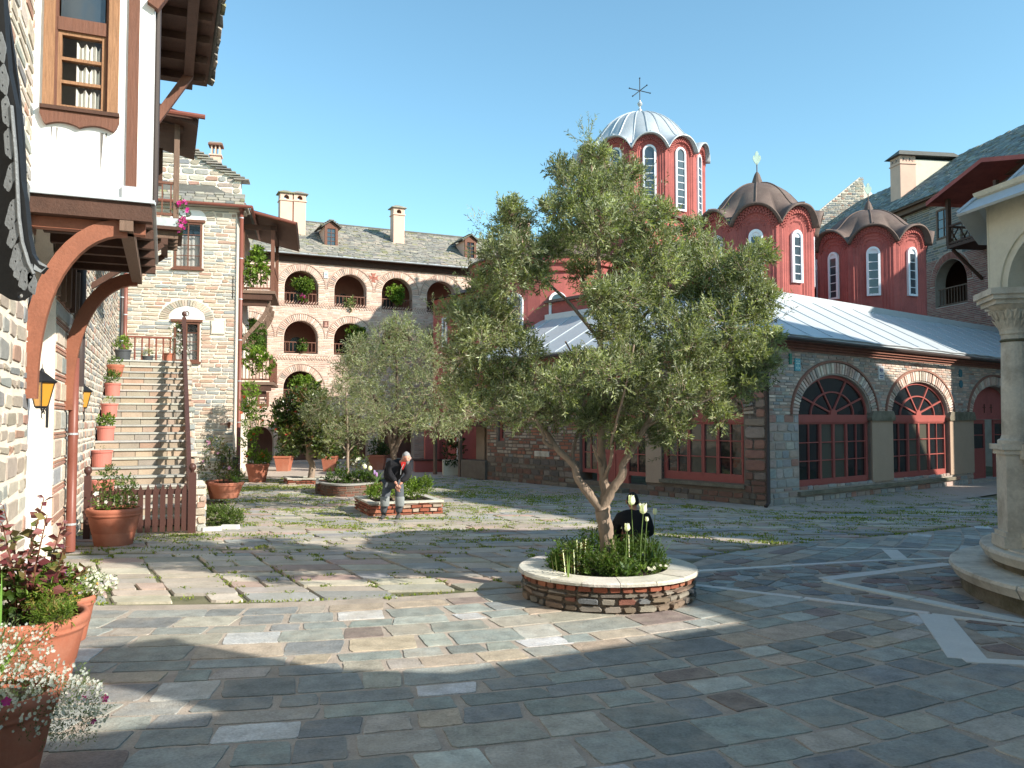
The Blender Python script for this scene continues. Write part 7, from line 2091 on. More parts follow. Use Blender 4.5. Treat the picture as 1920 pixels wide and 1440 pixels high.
# ================================================================ PLANTS IN THE PLANTERS
def at_k(px, py, D): p = PD(px, py, D); return p
kb = Vector((KC.x, KC.y, .33))
bush('leafy_underplanting', 'dense low green foliage filling the round planter round the trunk', 'plants', kb,
     [(-.42, -.25, .14, .25, .25, .17), (-.15, -.45, .10, .26, .2, .14), (.15, -.2, .16, .28, .25, .17), (-.1, .1, .2, .35, .3, .2), (.42, -.05, .18, .24, .25, .2), (.45, .3, .2, .22, .25, .2), (-.5, .15, .14, .22, .28, .17), (.0, .45, .2, .4, .2, .2), (.6, -.1, .12, .12, .2, .14), (-.65, -.05, .06, .12, .2, .1), (.1, -.55, .05, .2, .12, .08)],
     120, 7, .13, .055, .020, L_GREEN+[((.10, .12, .03), 1)], up=.8)
def lily(label, px, py, D, h_, n=3, top=True):
    """upright stems whorled with dark narrow leaves"""
    base = PD(px, py, D); base.z = .33
    t = thing('lily_stem', label, 'plant', base)
    P_ = []; D_ = []; st = MB()
    for q in range(n):
        b = base+Vector((R.gauss(0, .05), R.gauss(0, .05), 0)); e = b+Vector((R.gauss(0, .03), R.gauss(0, .03), h_*R.uniform(.8, 1)))
        st.tube([b, e], [.006, .004], 4)
        for k in range(40):
            f = (k+1)/41; a = k*2.4; P_.append(b.lerp(e, f)); D_.append((math.cos(a), math.sin(a), .45))
    st.build('stem', M['leaf'], t); m = len(P_)
    leaf_object('leaves', np.array(P_), np.array(D_), rand_dir(m), NR.uniform(.06, .10, m), NR.uniform(.014, .02, m), pal_np([((.05, .065, .015), 2), ((.09, .05, .02), 1), ((.06, .10, .015), 2)], m), M['leaf'], t)
lily('tall leafy lily stems just left of the trunk in the round planter', 1098, 1060, 10.5, .47, 4)
lily('shorter leafy lily stems at the left of the round planter', 1072, 1070, 10.3, .40, 2)
lily('leafy stem with a green tuft beside the white tulips', 1181, 1060, 10.6, .52, 1)
def blades(name, label, cat, base, n, L, w, spread, col, lean=(0, 0), group=None, z=None, seg=5):
    base = Vector(base)
    t = thing(name, label, cat, base, group); mb = MB()
    for _ in range(n):
        a = R.uniform(0, 6.28); d = Vector((math.cos(a)*spread+lean[0], math.sin(a)*spread+lean[1], 1)); l = L*R.uniform(.6, 1); s = Vector((-d.y, d.x, 0)).normalized() if spread else Vector((1, 0, 0))
        s = (s+Vector((R.gauss(0, .5), R.gauss(0, .5), 0))).normalized()
        b = base+Vector((R.gauss(0, .03), R.gauss(0, .03), 0)); vs = []; c = tuple(x*R.uniform(.75, 1.2) for x in col)
        for k in range(seg+1):
            f = k/seg; p = b+d.normalized()*l*f+Vector((d.x, d.y, 0))*l*.35*f*f-Vector((0, 0, l*.12*f*f*spread*2)); ww = w*(1-f**2)*(.6+.4*math.sin(f*3.1)); vs += [p-s*ww/2, p+s*ww/2]
        mb.add(vs, [(2*k, 2*k+1, 2*k+3, 2*k+2) for k in range(seg)], c)
    mb.build('blade_leaves', M['leaf'], t)
    return t
blades('iris_clump', 'clump of tall blue green blade leaves at the right of the round planter', 'plant', PD(1225, 1055, 10.7).xy.to_3d()+Vector((0, 0, .33)), 26, .58, .022, .32, (.13, .21, .13), (.1, 0))
blades('iris_leaf', 'two pale green blade leaves standing at the left front of the round planter', 'plant', PD(1071, 1085, 10.1).xy.to_3d()+Vector((0, 0, .33)), 3, .48, .026, .05, (.16, .23, .06))
blades('iris_leaf', 'single pale blade leaf at the far left of the round planter', 'plant', PD(1045, 1070, 10.4).xy.to_3d()+Vector((0, 0, .33)), 2, .45, .016, .1, (.18, .21, .08))
def tulip(label, px, py, pb, D, k=1.0, closed=.8, leaves=3):
    top = PD(px, py, D); base = PD(pb, 1075, D); base.z = .34
    t = thing('white_tulip', label, 'tulip', base, 'white tulips in the round planter')
    st = MB(); mid = base.lerp(top, .5)+Vector(((base.x-top.x)*.2, 0, 0)); limb(st, [base, mid, top-Vector((0, 0, .03*k))], .006, .005, 5); st.build('stem', M['leaf'], t) if False else None
    s2 = MB((.20, .28, .10)); s2.tube([base, mid, top-Vector((0, 0, .035*k))], [.006, .0055, .005], 5); s2.build('stem', M['leaf'], t)
    for q in range(6):
        a = q*math.pi/3+.3*R.random(); b = MB(pick([((.80, .80, .72), 1)], .05)); rr = .034*k*(1 if q % 2 else .92)
        d = Vector((math.cos(a), math.sin(a), 0)); s_ = Vector((-d.y, d.x, 0)); rows = []
        for z, r_, w_ in ((-.035, .15, .1), (-.02, .8, .55), (.005, 1.0, .85), (.035, .85, .75), (.058, .6*closed+.35, .4), (.07, .5*closed+.45, .02)):
            c = top+d*rr*r_+Vector((0, 0, z*k)); rows += [c-s_*rr*w_-d*rr*w_*.25, c+d*rr*.08, c+s_*rr*w_-d*rr*w_*.25]
        b.add(rows, [(3*i+j, 3*i+j+1, 3*i+j+4, 3*i+j+3) for i in range(5) for j in (0, 1)]); b.build('petal', M['petal'], t, smooth=True)
    lb = MB((.14, .22, .10))
    for q in range(leaves):
        a = R.uniform(0, 6.28); d = Vector((math.cos(a), math.sin(a)*.6, 0)); s_ = Vector((-d.y, d.x, 0)); vs = []; L_ = R.uniform(.26, .36)
        for i in range(7):
            f = i/6; p = base+d*L_*.55*f**1.4+Vector((0, 0, L_*(f-.35*f*f))); w_ = .04*math.sin(math.pi*min(1, f*.95+.05))**.8; vs += [p-s_*w_, p+d*.0-Vector((0, 0, w_*.3)), p+s_*w_]
        lb.add(vs, [(3*i+j, 3*i+j+1, 3*i+j+4, 3*i+j+3) for i in range(6) for j in (0, 1)])
    lb.build('leaf', M['leaf'], t, smooth=True)
tulip('tallest white tulip, against the head of the seated figure', 1184, 941, 1188, 10.6, 1.25)
tulip('open white tulip right of the tallest one, at the seated shoulder', 1206, 957, 1200, 10.5, 1.3, 1.3)
tulip('lowest white tulip, nearest the trunk', 1176, 991, 1173, 10.2, .95)
tulip('small cream tulip just below the open white one', 1213, 975, 1208, 10.6, .6)
tulip('greyish tulip standing in the blade leaves at the right', 1228, 961, 1226, 10.9, .8)
bush('pale_violas', 'tiny pale flowers at the right front edge of the round planter', 'flowers', kb+Vector((.42, -.5, .02)), [(0, 0, .05, .14, .1, .06), (.2, .15, .05, .12, .1, .06)], 30, 5, .07, .03, .015, L_BRIGHT, flowers=[([(.75, .72, .6)], 12, .022)])
mc_ = pA+mU*(mw/2)+mV*.95; mc_.z = .3
bush('leafy_bush', 'bright green bush right of the man in the brick edged planter', 'bush', mc_+mU*.45, [(0, 0, .15, .35, .4, .22), (.25, .1, .3, .15, .15, .2), (-.1, .1, .25, .2, .2, .18)], 90, 7, .16, .06, .03, L_BRIGHT, up=.9)
bush('leafy_bush', 'bright green bush left of the man in the brick edged planter', 'bush', mc_-mU*.42, [(0, 0, .14, .28, .4, .2), (-.2, 0, .16, .15, .2, .14), (.25, .0, .1, .2, .3, .15)], 80, 7, .16, .06, .03, L_BRIGHT, up=.9)
hc = Vector((-4.85, 25.2, .32))
bush('leafy_bush', 'mounded green shrubbery under the slender young olive', 'bush', hc, [(-.45, 0, .15, .4, .3, .28), (.1, -.1, .12, .4, .3, .25), (.5, .1, .12, .35, .25, .2)], 120, 7, .14, .07, .035, L_GREEN, up=.7)
bush('rose_bush', 'airy rose bush with pale blooms behind the mounded shrubbery', 'rose bush', hc+Vector((-.1, .5, 0)), [(-.2, 0, .6, .3, .25, .3), (.25, 0, .55, .25, .25, .25), (0, 0, .9, .2, .2, .2)], 45, 6, .15, .07, .04, [((.12, .10, .04), 1), ((.08, .13, .03), 2)], flowers=[([(.8, .78, .7)], 7, .06)], stems=.01)
bc_ = hc+Vector((.72, -.05, 0))
blades('iris_clump', 'fan of grey green blade leaves under the far white tulips', 'plant', bc_, 34, .55, .03, .45, (.20, .27, .14))
for i, (px, py, col, lab) in enumerate(((684, 876, (.85, .85, .8), 'left white tulip above the bow fronted planter'), (694, 879, (.85, .85, .8), 'right white tulip above the bow fronted planter'), (702, 887, (.45, .32, .62), 'upper mauve tulip above the bow fronted planter'), (706, 891, (.5, .3, .6), 'lower mauve tulip above the bow fronted planter'))):
    tp = PD(px, py, 24.9); t = thing('far_tulip', lab, 'tulip', bc_)
    b = MB((.2, .3, .12)); b.tube([bc_, bc_.lerp(tp, .6)+Vector((-.03, 0, .03)), tp], .008, 4); b.build('stem', M['leaf'], t)
    b = MB(col); b.lathe(tp, [(.02, -.05), (.06 if i < 2 else .04, -.01), (.055 if i < 2 else .035, .05), (.02, .09)], 8); b.build('flower_cup', M['petal'], t, smooth=True)

# ================================================================ POTS AND THEIR PLANTS
def wallp(b_, a_=-.9): v = e1*a_+e2*b_; return Vector((v.x, v.y, 0))
cA = wallp(6.0, -.98)
pot('nearest large terracotta pot, in shade at the bottom left corner', cA, .40, .62)
bush('sweet_alyssum', 'mass of white sweet alyssum trailing over the nearest terracotta pot', 'flowers', cA+Vector((0, 0, .62)),
     [(0, 0, .08, .40, .40, .18), (.25, -.1, -.02, .24, .25, .2), (.38, .15, -.14, .2, .24, .24), (.36, .38, -.25, .18, .2, .2), (.1, -.3, 0, .22, .18, .12), (-.1, .3, .18, .3, .25, .14)], 150, 6, .09, .022, .007, [((.10, .15, .05), 2), ((.07, .10, .04), 2)], up=.3,
     flowers=[([(.62, .62, .60), (.50, .54, .53)], 1300, .011), ([(.40, .03, .22), (.5, .05, .3)], 7, .032)])
blades('leaf_blade', 'broad pale green blade leaves beside the white alyssum', 'plant', cA+Vector((-.15, .3, .6)), 4, .5, .05, .35, (.20, .30, .07), (.3, 0))
cB = wallp(8.05, -1.04)
pot('second large terracotta pot from the corner, in full sun with a red leaved shrub', cB, .47, .65)
top = cB+Vector((0, 0, .65))
bush('geranium', 'round leaved green geranium in the second large terracotta pot', 'plant', top, [(-.15, -.1, .12, .3, .3, .18), (.0, .15, .15, .3, .2, .2)], 60, 5, .12, .07, .062, L_GREEN+[((.13, .19, .06), 2)], fold=0) if False else bush('geranium', 'round leaved green geranium in the second large terracotta pot', 'plant', top, [(-.15, -.1, .12, .3, .3, .18), (.0, .15, .15, .3, .2, .2)], 60, 5, .12, .07, .062, L_GREEN+[((.13, .19, .06), 2)])
sh = thing('red_leaved_shrub', 'tall shrub with large purple red leaves in the second terracotta pot', 'shrub', top)
st = MB(); P_ = []; D_ = []; L_ = []; C_ = []
for (x, y, h_) in ((.10, .0, .98), (-.05, .12, .72), (.22, .08, .60), (-.2, -.05, .62), (.3, -.08, .45), (.02, -.15, .5), (-.35, .1, .66), (.38, .12, .38), (.15, .2, .75), (-.1, -.2, .8), (.2, -.15, .85), (-.28, .15, .9)):
    b = top+Vector((x*.3, y*.5, -.03)); e = top+Vector((x*1.15, y, h_)); m_ = b.lerp(e, .5)+Vector((R.gauss(0, .04), R.gauss(0, .04), 0))
    st.tube([b, m_, e], [.010, .008, .004], 5)
    for k in range(24):
        f = .22+.78*k/23; p = b.lerp(m_, f*2) if f < .5 else m_.lerp(e, f*2-1); a = R.uniform(0, 6.28)
        P_.append(p); D_.append((math.cos(a), math.sin(a), R.uniform(-.2, .7))); L_.append(R.uniform(.08, .165)*(1.15-f*.4)); C_.append(R.choices([(.24, .09, .085), (.13, .03, .035), (.17, .14, .05), (.11, .14, .04)], [3, 2.2, 2, 2 if f < .7 else .6])[0])
st.build('stem', M['woodbrown'], sh); m = len(P_); L_ = np.array(L_)
leaf_object('leaves', np.array(P_), np.array(D_), rand_dir(m), L_, L_*.62, np.array(C_)*NR.uniform(.75, 1.25, (m, 1)), M['gloss'], sh)
bush('mixed_foliage', 'yellow green narrow leaves at the right rim of the second terracotta pot', 'plant', top+Vector((.24, -.1, 0)), [(0, 0, .14, .18, .2, .18), (.1, -.15, .04, .12, .12, .08), (-.05, .2, .2, .18, .16, .2)], 110, 7, .10, .045, .013, L_BRIGHT+[((.30, .26, .07), 1)], up=.5)
blades('leaf_blade', 'upright light green blade in front of the red leaved shrub', 'plant', top+Vector((.02, -.3, -.05)), 2, .55, .03, .18, (.26, .38, .08), (.2, 0))
cC = wallp(9.75, -.92)
pot('small terracotta pot half hidden behind the second large pot', cC, .29, .46)
bush('violas', 'purple, yellow and white violas behind the red leaved shrub', 'flowers', cC+Vector((0, 0, .46)), [(-.05, 0, .12, .26, .22, .14), (-.15, -.2, .2, .25, .2, .2), (.15, .05, .08, .16, .15, .1)], 90, 6, .1, .04, .013, L_BRIGHT,
     flowers=[([(.35, .05, .28), (.30, .08, .35)], 26, .028), ([(.80, .42, .02), (.75, .3, .02)], 24, .026), ([(.75, .74, .76), (.62, .48, .68)], 22, .028)])
bush('white_stocks', 'cluster of small white blossoms leaning over the small terracotta pot', 'flowers', cC+Vector((.27, .15, .55)), [(0, 0, 0, .19, .15, .10), (-.1, -.1, .08, .15, .15, .10)], 50, 5, .06, .03, .012, L_GREEN, flowers=[([(.70, .70, .64)], 230, .017)])
cD = G(195, 1028); cD = cD+Vector((0, .35, 0)); cD.z = 0
pot('largest terracotta pot standing in front of the picket gate', cD, .47, .68)
tD = cD+Vector((0, 0, .68))
bush('rose_bush', 'straggly rose over low greenery in the largest terracotta pot', 'rose bush', tD, [(-.05, 0, .06, .36, .3, .1), (-.12, .05, .55, .16, .15, .16), (-.2, 0, .25, .15, .15, .2), (.2, 0, .12, .2, .2, .12), (.22, .05, .42, .13, .12, .12)], 60, 6, .13, .045, .025, L_GREEN+[((.17, .22, .05), 2)], stems=.007, flowers=[([(.85, .84, .8)], 2, .05)])
# stair pots
def stairpos(py, px):
    best = None
    for k in range(NS):
        q = e1*(WA+.24)+e2*(b0s+RUN*(k+.45)); q = Vector((q.x, q.y, RISE*(k+1)))
        s_ = proj(q)
        if best is None or abs(s_[1]-py) < best[0]: best = (abs(s_[1]-py), q)
    return best[1]
labs = ['lowest visible salmon pot on the stairs, nearly bare', 'salmon stair pot with a full green geranium, second from below', 'salmon stair pot with a small tuft, third from below', 'salmon stair pot with feathery green leaves, fourth from below']
for i, (py, px) in enumerate(((877, 198), (827, 203), (778, 209), (741, 215))):
    q = stairpos(py, px); bucket(labs[i], q, .235 if i == 0 else .21, .39 if i == 0 else .36, 'pinkpot', 'salmon pots on the stairs')
    if i == 0: bush('seedling', 'few thin sprouts in the lowest visible stair pot', 'plant', q+Vector((0, 0, .36)), [(-.05, 0, .05, .1, .08, .06)], 8, 4, .06, .03, .015, L_GREEN)
    if i == 1: bush('geranium', 'full round geranium in the second stair pot from below', 'plant', q+Vector((0, 0, .36)), [(0, 0, .14, .2, .18, .14)], 80, 5, .08, .055, .045, L_BRIGHT)
    if i == 2: bush('pot_plant', 'small grey green tuft in the third stair pot from below', 'plant', q+Vector((0, 0, .34)), [(0, 0, .1, .13, .1, .08)], 30, 5, .08, .04, .02, L_OLIVE)
    if i == 3: bush('pot_plant', 'spiky green plant in the fourth stair pot from below', 'plant', q+Vector((0, 0, .34)), [(0, 0, .15, .18, .15, .14)], 50, 6, .14, .09, .025, L_GREEN, up=.8)
q = stairpos(705, 218); pot('round terracotta bowl pot near the top of the stairs', q, .24, .36)
bush('pot_plant', 'low green plant in the bowl pot near the top of the stairs', 'plant', q+Vector((0, 0, .34)), [(0, 0, .1, .18, .15, .1)], 40, 5, .1, .06, .03, L_GREEN)
for i, (px, hid) in enumerate(((197, 0), (211, 1))):
    q = stairpos(930, px)+e1*(.22*i); bucket(['left salmon pot seen through the picket gate', 'right salmon pot seen through the picket gate'][i], q, .13, .36, 'pinkpot', 'salmon pots on the stairs')
q = e1*(WA+.35)+e2*(b0s+RUN*NS+.4); q = Vector((q.x, q.y, LZ)); bucket('tall charcoal pot in the left corner of the landing', q, .24, .36, 'darkpot')
bush('pot_plant', 'yellow green bushy plant in the tall charcoal landing pot', 'plant', q+Vector((0, 0, .34)), [(0, 0, .2, .22, .2, .2)], 70, 5, .12, .08, .04, L_BRIGHT)
FL2 = Fr(e2*(b0s+RUN*NS+.25), e1, N=-e2)
u = FL2.uv(277, 660)[0]; q = FL2(u, LZ, 0); bucket('small charcoal pot in the middle of the landing edge', q, .17, .17, 'darkpot'); bush('pot_plant', 'low blue green plant in the small charcoal landing pot', 'plant', q+Vector((0, 0, .16)), [(0, 0, .1, .18, .12, .09)], 50, 5, .08, .05, .02, L_OLIVE)
u = FL2.uv(316, 660)[0]; q = FL2(u, LZ, 0); bucket('terracotta pot with a flowering climber by the landing door', q, .15, .28, 'terra'); bush('white_climber', 'thin white flowering climber at the landing door', 'plant', q+Vector((.2, 0, .3)), [(0, 0, .3, .22, .15, .3), (.05, 0, .7, .2, .12, .25), (.25, 0, .1, .2, .12, .15)], 40, 5, .14, .05, .025, L_GREEN, flowers=[([(.85, .83, .82)], 40, .035)], stems=.008)
# right of the stairs
c = G(407, 952)+Vector((0, .3, 0)); c.z = 0; pot('terracotta pot with roses between the stairs and the clipped bush', c+Vector((-.05, .5, .18)), .46, .42)
bush('rose_bush', 'wide rose bush with sparse leaves in the terracotta pot right of the stairs', 'rose bush', c+Vector((-.2, .6, .58)), [(-.25, 0, .35, .35, .25, .35), (.15, 0, .25, .3, .25, .3), (-.2, 0, .9, .25, .2, .3), (.1, .1, .7, .25, .2, .3), (.35, 0, .15, .2, .2, .15)], 60, 6, .16, .06, .035, [((.12, .14, .04), 2), ((.08, .12, .03), 2), ((.15, .09, .04), 1)], stems=.01, flowers=[([(.7, .35, .55)], 6, .05)])
pot('terracotta pot almost hidden behind the roses right of the stairs', c+Vector((-.45, 1.1, .1)), .36, .5)
blades('leaf_blade', 'tuft of arching green blades at the right of the rose pot', 'plant', c+Vector((.25, .4, .6)), 26, .38, .02, .6, (.15, .24, .05))
c = G(408, 992); c = c+Vector((-.05, .45, 0)); c.z = 0
bush('box_bush', 'low clipped dark green bush inside a pale stone kerb', 'bush', c, [(0, 0, .2, .40, .35, .25), (-.2, .1, .22, .25, .3, .22), (.22, 0, .15, .2, .3, .2)], 200, 7, .1, .05, .02, [((.07, .11, .02), 3), ((.10, .14, .03), 2), ((.05, .08, .015), 2)])
kb_ = thing('stone_kerb', 'pale rough stones edging the clipped bush', 'kerb', G(408, 995)); 
for px0, px1 in ((377, 414), (412, 446)):
    a, b = G(px0, 998 if px0 < 400 else 993), G(px1, 996 if px0 < 400 else 993); F = Fr(a, (b-a).normalized(), N=(0, -1, 0)); s_ = MB(); L = (b-a).length
    s_.stone(Fr(a, (b-a).normalized(), V=(0, 1, 0), N=(0, 0, 1)), jrect(0, L, 0, .16, .015, .3), -.02, .09, (.62, .60, .55)); s_.build('kerb_stone', M['cobble'], kb_)
# climber pot by the pipe
c = G(476, 906)+Vector((0, .4, 0)); c.z = 0; pot('terracotta pot with a tall climber beside the long corner downpipe', c, .42, .68)
bush('flowering_climber', 'tall bright climber with a few orange flowers beside the long corner downpipe', 'climber', c+Vector((-.1, .1, .66)), [(0, 0, .2, .4, .3, .25), (-.25, 0, .8, .25, .2, .4), (-.1, 0, 1.4, .35, .2, .35), (-.3, .1, 2.0, .3, .2, .4), (-.05, .1, 1.9, .35, .2, .3), (-.25, .1, 2.6, .25, .2, .35), (.3, 0, .2, .2, .2, .2)], 70, 6, .18, .10, .045, L_BRIGHT, flowers=[([(.65, .10, .03)], 12, .07)], stems=.012)
for px, py, lab, r_, D in ((532, 885, 'red square pot with dark foliage left of the twisted trunk', .36, 36), (618, 885, 'dark red pot in the shade right of the twisted trunk', .33, 36), (708, 880, 'red square pot with a dark shrub against the far stone pier', .40, 37)):
    q = PD(px, py, D); q.z = .02; h_ = .66; t = thing('plant_pot', lab, 'flower pot', q)
    b = MB(); b.lathe(q, [(r_*.95, 0), (r_*1.3, h_*.88), (r_*1.42, h_*.89), (r_*1.42, h_), (r_*1.25, h_)], 4, a0=math.pi/4, cap=(True, False)); b.build('pot_wall', M['terra'], t); b = MB(); b.lathe(q+Vector((0, 0, h_-.04)), [(r_*1.3, 0), (.01, .01)], 4, a0=math.pi/4, cap=(False, False)); b.build('soil', M['soil'], t)
    bush('pot_shrub', 'dark shrub growing in the '+lab.split(' with')[0].split(' in the')[0]+(' near the far arches' if px != 708 else ' by the far pier'), 'shrub', q+Vector((0, 0, h_)), [(0, 0, .3, .45, .4, .35), (.3, 0, .2, .3, .3, .25)], 70, 6, .15, .12, .05, L_DARK)
# red kiosk and porch by the church
kk = thing('red_cabinet', 'tall dark red painted cabinet on a lower red counter beside the shaded porch', 'cabinet', PD(815, 880, 35))
q0_ = PD(797, 880, 35.5); q0_.z = 0; F = Fr(q0_, (.985, .17, 0), N=(.17, -.985, 0))
b = MB(); b.box(F, 0, .62, .55, 2.75, -.8, 0); b.build('cabinet_body', M['red'], kk); b = MB(); b.box(F, .63, 1.0, .55, 2.6, -.9, -.1); b.build('cabinet_side', M['redwood'], kk)
b = MB(); b.box(F, -.45, 1.0, 0, .5, -.9, .35); b.build('counter', M['redwood'], kk); b = MB(); b.box(F, -.5, 1.05, .501, .545, -.95, .4); b.build('counter_top', M['wooddark'], kk)
b = MB(); b.box(F, .12, .32, 2.0, 2.5, 0, .03); b.build('notice', M['niche'], kk)
pq = PD(860, 893, 33.6); pq.z = 0; pt = thing('white_post', 'pale round post holding the shaded porch roof left of the brick wall', 'post', pq); b = MB(); b.lathe(pq, [(.09, 0), (.085, 1.95)], 12); b.build('shaft', M['niche'], pt)
b = MB(); b.box(Fr(pq, (.98, .15, 0), N=(.15, -.98, 0)), -.65, .15, 0, .62, -.4, .3); b.build('plinth', M['cream'], pt)
sh = thing('lean_to_porch', 'dark timber lean-to against the end of the brick porch wall', 'porch', CH(0, LH+1.2))
F = Fr(CH(0, LH, 0), UL, N=-UR); b = MB(); b.box(F, .02, 3.6, 2.0, 2.15, -3, .2); b.build('porch_roof', M['wooddark'], sh); b = MB(); b.box(F, .02, 3.6, 0, 2.0, -3.0, -2.6); b.build('back_wall', M['innerpink'], sh)
for u in (.3, 1.0): b = MB(); b.box(F, u, u+.55, 0, 2.0, -.7, -.6); b.build('timber_board', M['tanplaster'], sh)
for u in (1.7, 3.5): b = MB(); b.box(F, u-.06, u+.06, 0, 2.0, .0, .12); b.build('post', M['woodgrey'], sh)
b = MB(); b.box(F, .02, 1.6, 0, .7, -.5, .1); b.build('low_wall', M['mortar_dark'], sh)
bush('dark_shrub', 'dark leafy shrub in the shade of the lean-to porch', 'shrub', F(2.3, .6, .0), [(0, 0, .3, .5, .4, .5), (.1, 0, .9, .35, .3, .3)], 90, 6, .15, .10, .05, L_DARK, flowers=[([(.5, .08, .05)], 6, .05)])
# twin black cylinders on a short post
q = PD(430, 885, 30.3); q.z = 0; t = thing('twin_bollard_light', 'short black post carrying two black cylinders beside the corner downpipe', 'lamp post', q)
b = MB(); b.tube([q, q+Vector((0, 0, 1.15))], .03, 8); b.beam(q+Vector((-.22, 0, .55)), q+Vector((.22, 0, .55)), .04); b.build('post_shaft', M['iron'], t)
for x in (-.22, .22): b = MB(); b.lathe(q+Vector((x, 0, .45)), [(.10, 0), (.11, .02), (.11, .42), (.09, .45)], 14); b.build('cylinder_lamp', M['iron'], t)
b = MB(); b.lathe(q+Vector((0, 0, 1.12)), [(.02, 0), (.035, .05), (.01, .1)], 8); b.build('amber_tip', M['amber'], t)

# ================================================================ CURLED METAL AWNING, TOP LEFT
AD = 5.2
FAw = Fr(PD(0, 300, AD), (1, 0, 0), N=(0, -1, 0))
aw = thing('metal_awning', 'curled black metal awning edged with pierced grey lead leaves at the top left corner', 'awning', FAw(0, 0))
def au(px, py): return FAw.uv(px, py)
prof = [(5, -30), (10, 60), (16, 130), (30, 200), (36, 280), (40, 340), (46, 370), (49, 400), (53, 440), (60, 475), (72, 495), (84, 500)]
inn = [(-40, -30), (-30, 60), (4, 130), (18, 200), (28, 280), (31, 345), (33, 380), (36, 420), (42, 460), (52, 490), (66, 508), (74, 512)]
b = MB(); P1 = [au(*p) for p in prof]; P2 = [au(*p) for p in inn]
b.ring(FAw, P2, P1, -.05, .0); b.build('rolled_edge', M['iron'], aw)
b = MB(); lp = [au(*p) for p in [(-60, -30), (-6, -30), (8, 60), (20, 150), (30, 250), (34, 340), (36, 400), (40, 450), (48, 500), (52, 532), (44, 548), (30, 558), (18, 561), (4, 558), (-12, 548), (-60, 530)]]
hole = [au(24+5*math.cos(k*.628), 554-3-4.5*math.sin(k*.628)) for k in range(10)]
b.panel(FAw, lp, [hole], -.10, -.08); b.build('sheet', M['iron'], aw)
sv_ = [(16, 330, 10, 34), (20, 400, 11, 36), (21, 440, 10, 30), (27, 480, 10, 32), (35, 500, 12, 30), (45, 520, 12, 28), (12, 270, 9, 34), (8, 210, 9, 34), (2, 150, 9, 34), (56, 530, 8, 26), (-3, 90, 9, 34)]
for k, (px, py, w_, h_) in enumerate(sv_):
    c_ = au(px+6, py); w2, h2 = w_/1540*AD*1.0, h_/1540*AD*.86; n_ = 20; tl = -.12 if k < 6 else .05
    lp = []
    for j in range(n_):
        a = 2*math.pi*j/n_; rr = 1+.10*math.cos(5*a); x, y = math.cos(a)*w2*rr, math.sin(a)*h2*rr; lp.append((c_[0]+x-y*tl*2, c_[1]+y))
    hl = [[(c_[0]+ox+.006*math.cos(j*.785), c_[1]+oy+.008*math.sin(j*.785)) for j in range(8)] for ox, oy in ((-.008, h2*.45), (-.005, -h2*.4))]
    b = MB(); b.panel(FAw, lp, hl, .002+.004*(k % 2), .010+.004*(k % 2)); b.build('lead_leaf', M['leaddark'], aw)
b = MB(); b.tube([FAw(*au(*p), .015) for p in ((24, 200), (32, 290), (35, 350), (38, 410), (44, 455), (56, 495), (66, 515))], .012, 6); b.build('rope_moulding', M['leaddark'], aw)
b = MB(); b.add([FAw(*au(63, 484), -.02), FAw(*au(86, 498), -.02), FAw(*au(78, 512), .01), FAw(*au(66, 506), .02)], [(0, 1, 2, 3)]); b.box(FAw, au(64, 500)[0], au(82, 500)[0], au(60, 503)[1], au(60, 500)[1], -.3, 0) if False else None; b.build('folded_tip', M['leaddark'], aw)

# ================================================================ PEOPLE
def skin_obj(name, verts, edges, radii, mt, parent, sub=2, root=0):
    L = Vector(root_of(parent).location)
    me = bpy.data.meshes.new(name+'_cage')
    me.from_pydata([tuple(Vector(v)-L) for v in verts], edges, [])
    o = bpy.data.objects.new(name, me); COL.objects.link(o)
    md = o.modifiers.new('skin', 'SKIN'); md.use_smooth_shade = True
    sv = me.skin_vertices[0].data
    for i, r in enumerate(radii):
        sv[i].radius = (r, r) if not hasattr(r, '__len__') else r
        sv[i].use_root = (i == root)
    s = o.modifiers.new('sub', 'SUBSURF'); s.levels = sub; s.render_levels = sub
    bpy.context.view_layer.update()
    dg = bpy.context.evaluated_depsgraph_get()
    nm = bpy.data.meshes.new_from_object(o.evaluated_get(dg))
    nm.name = name
    bpy.data.objects.remove(o)
    nm.materials.clear(); nm.materials.append(mt)
    ob = bpy.data.objects.new(name, nm); COL.objects.link(ob); ob.parent = parent
    return ob
def chain(lst):
    return [(i, i+1) for i in range(len(lst)-1)]
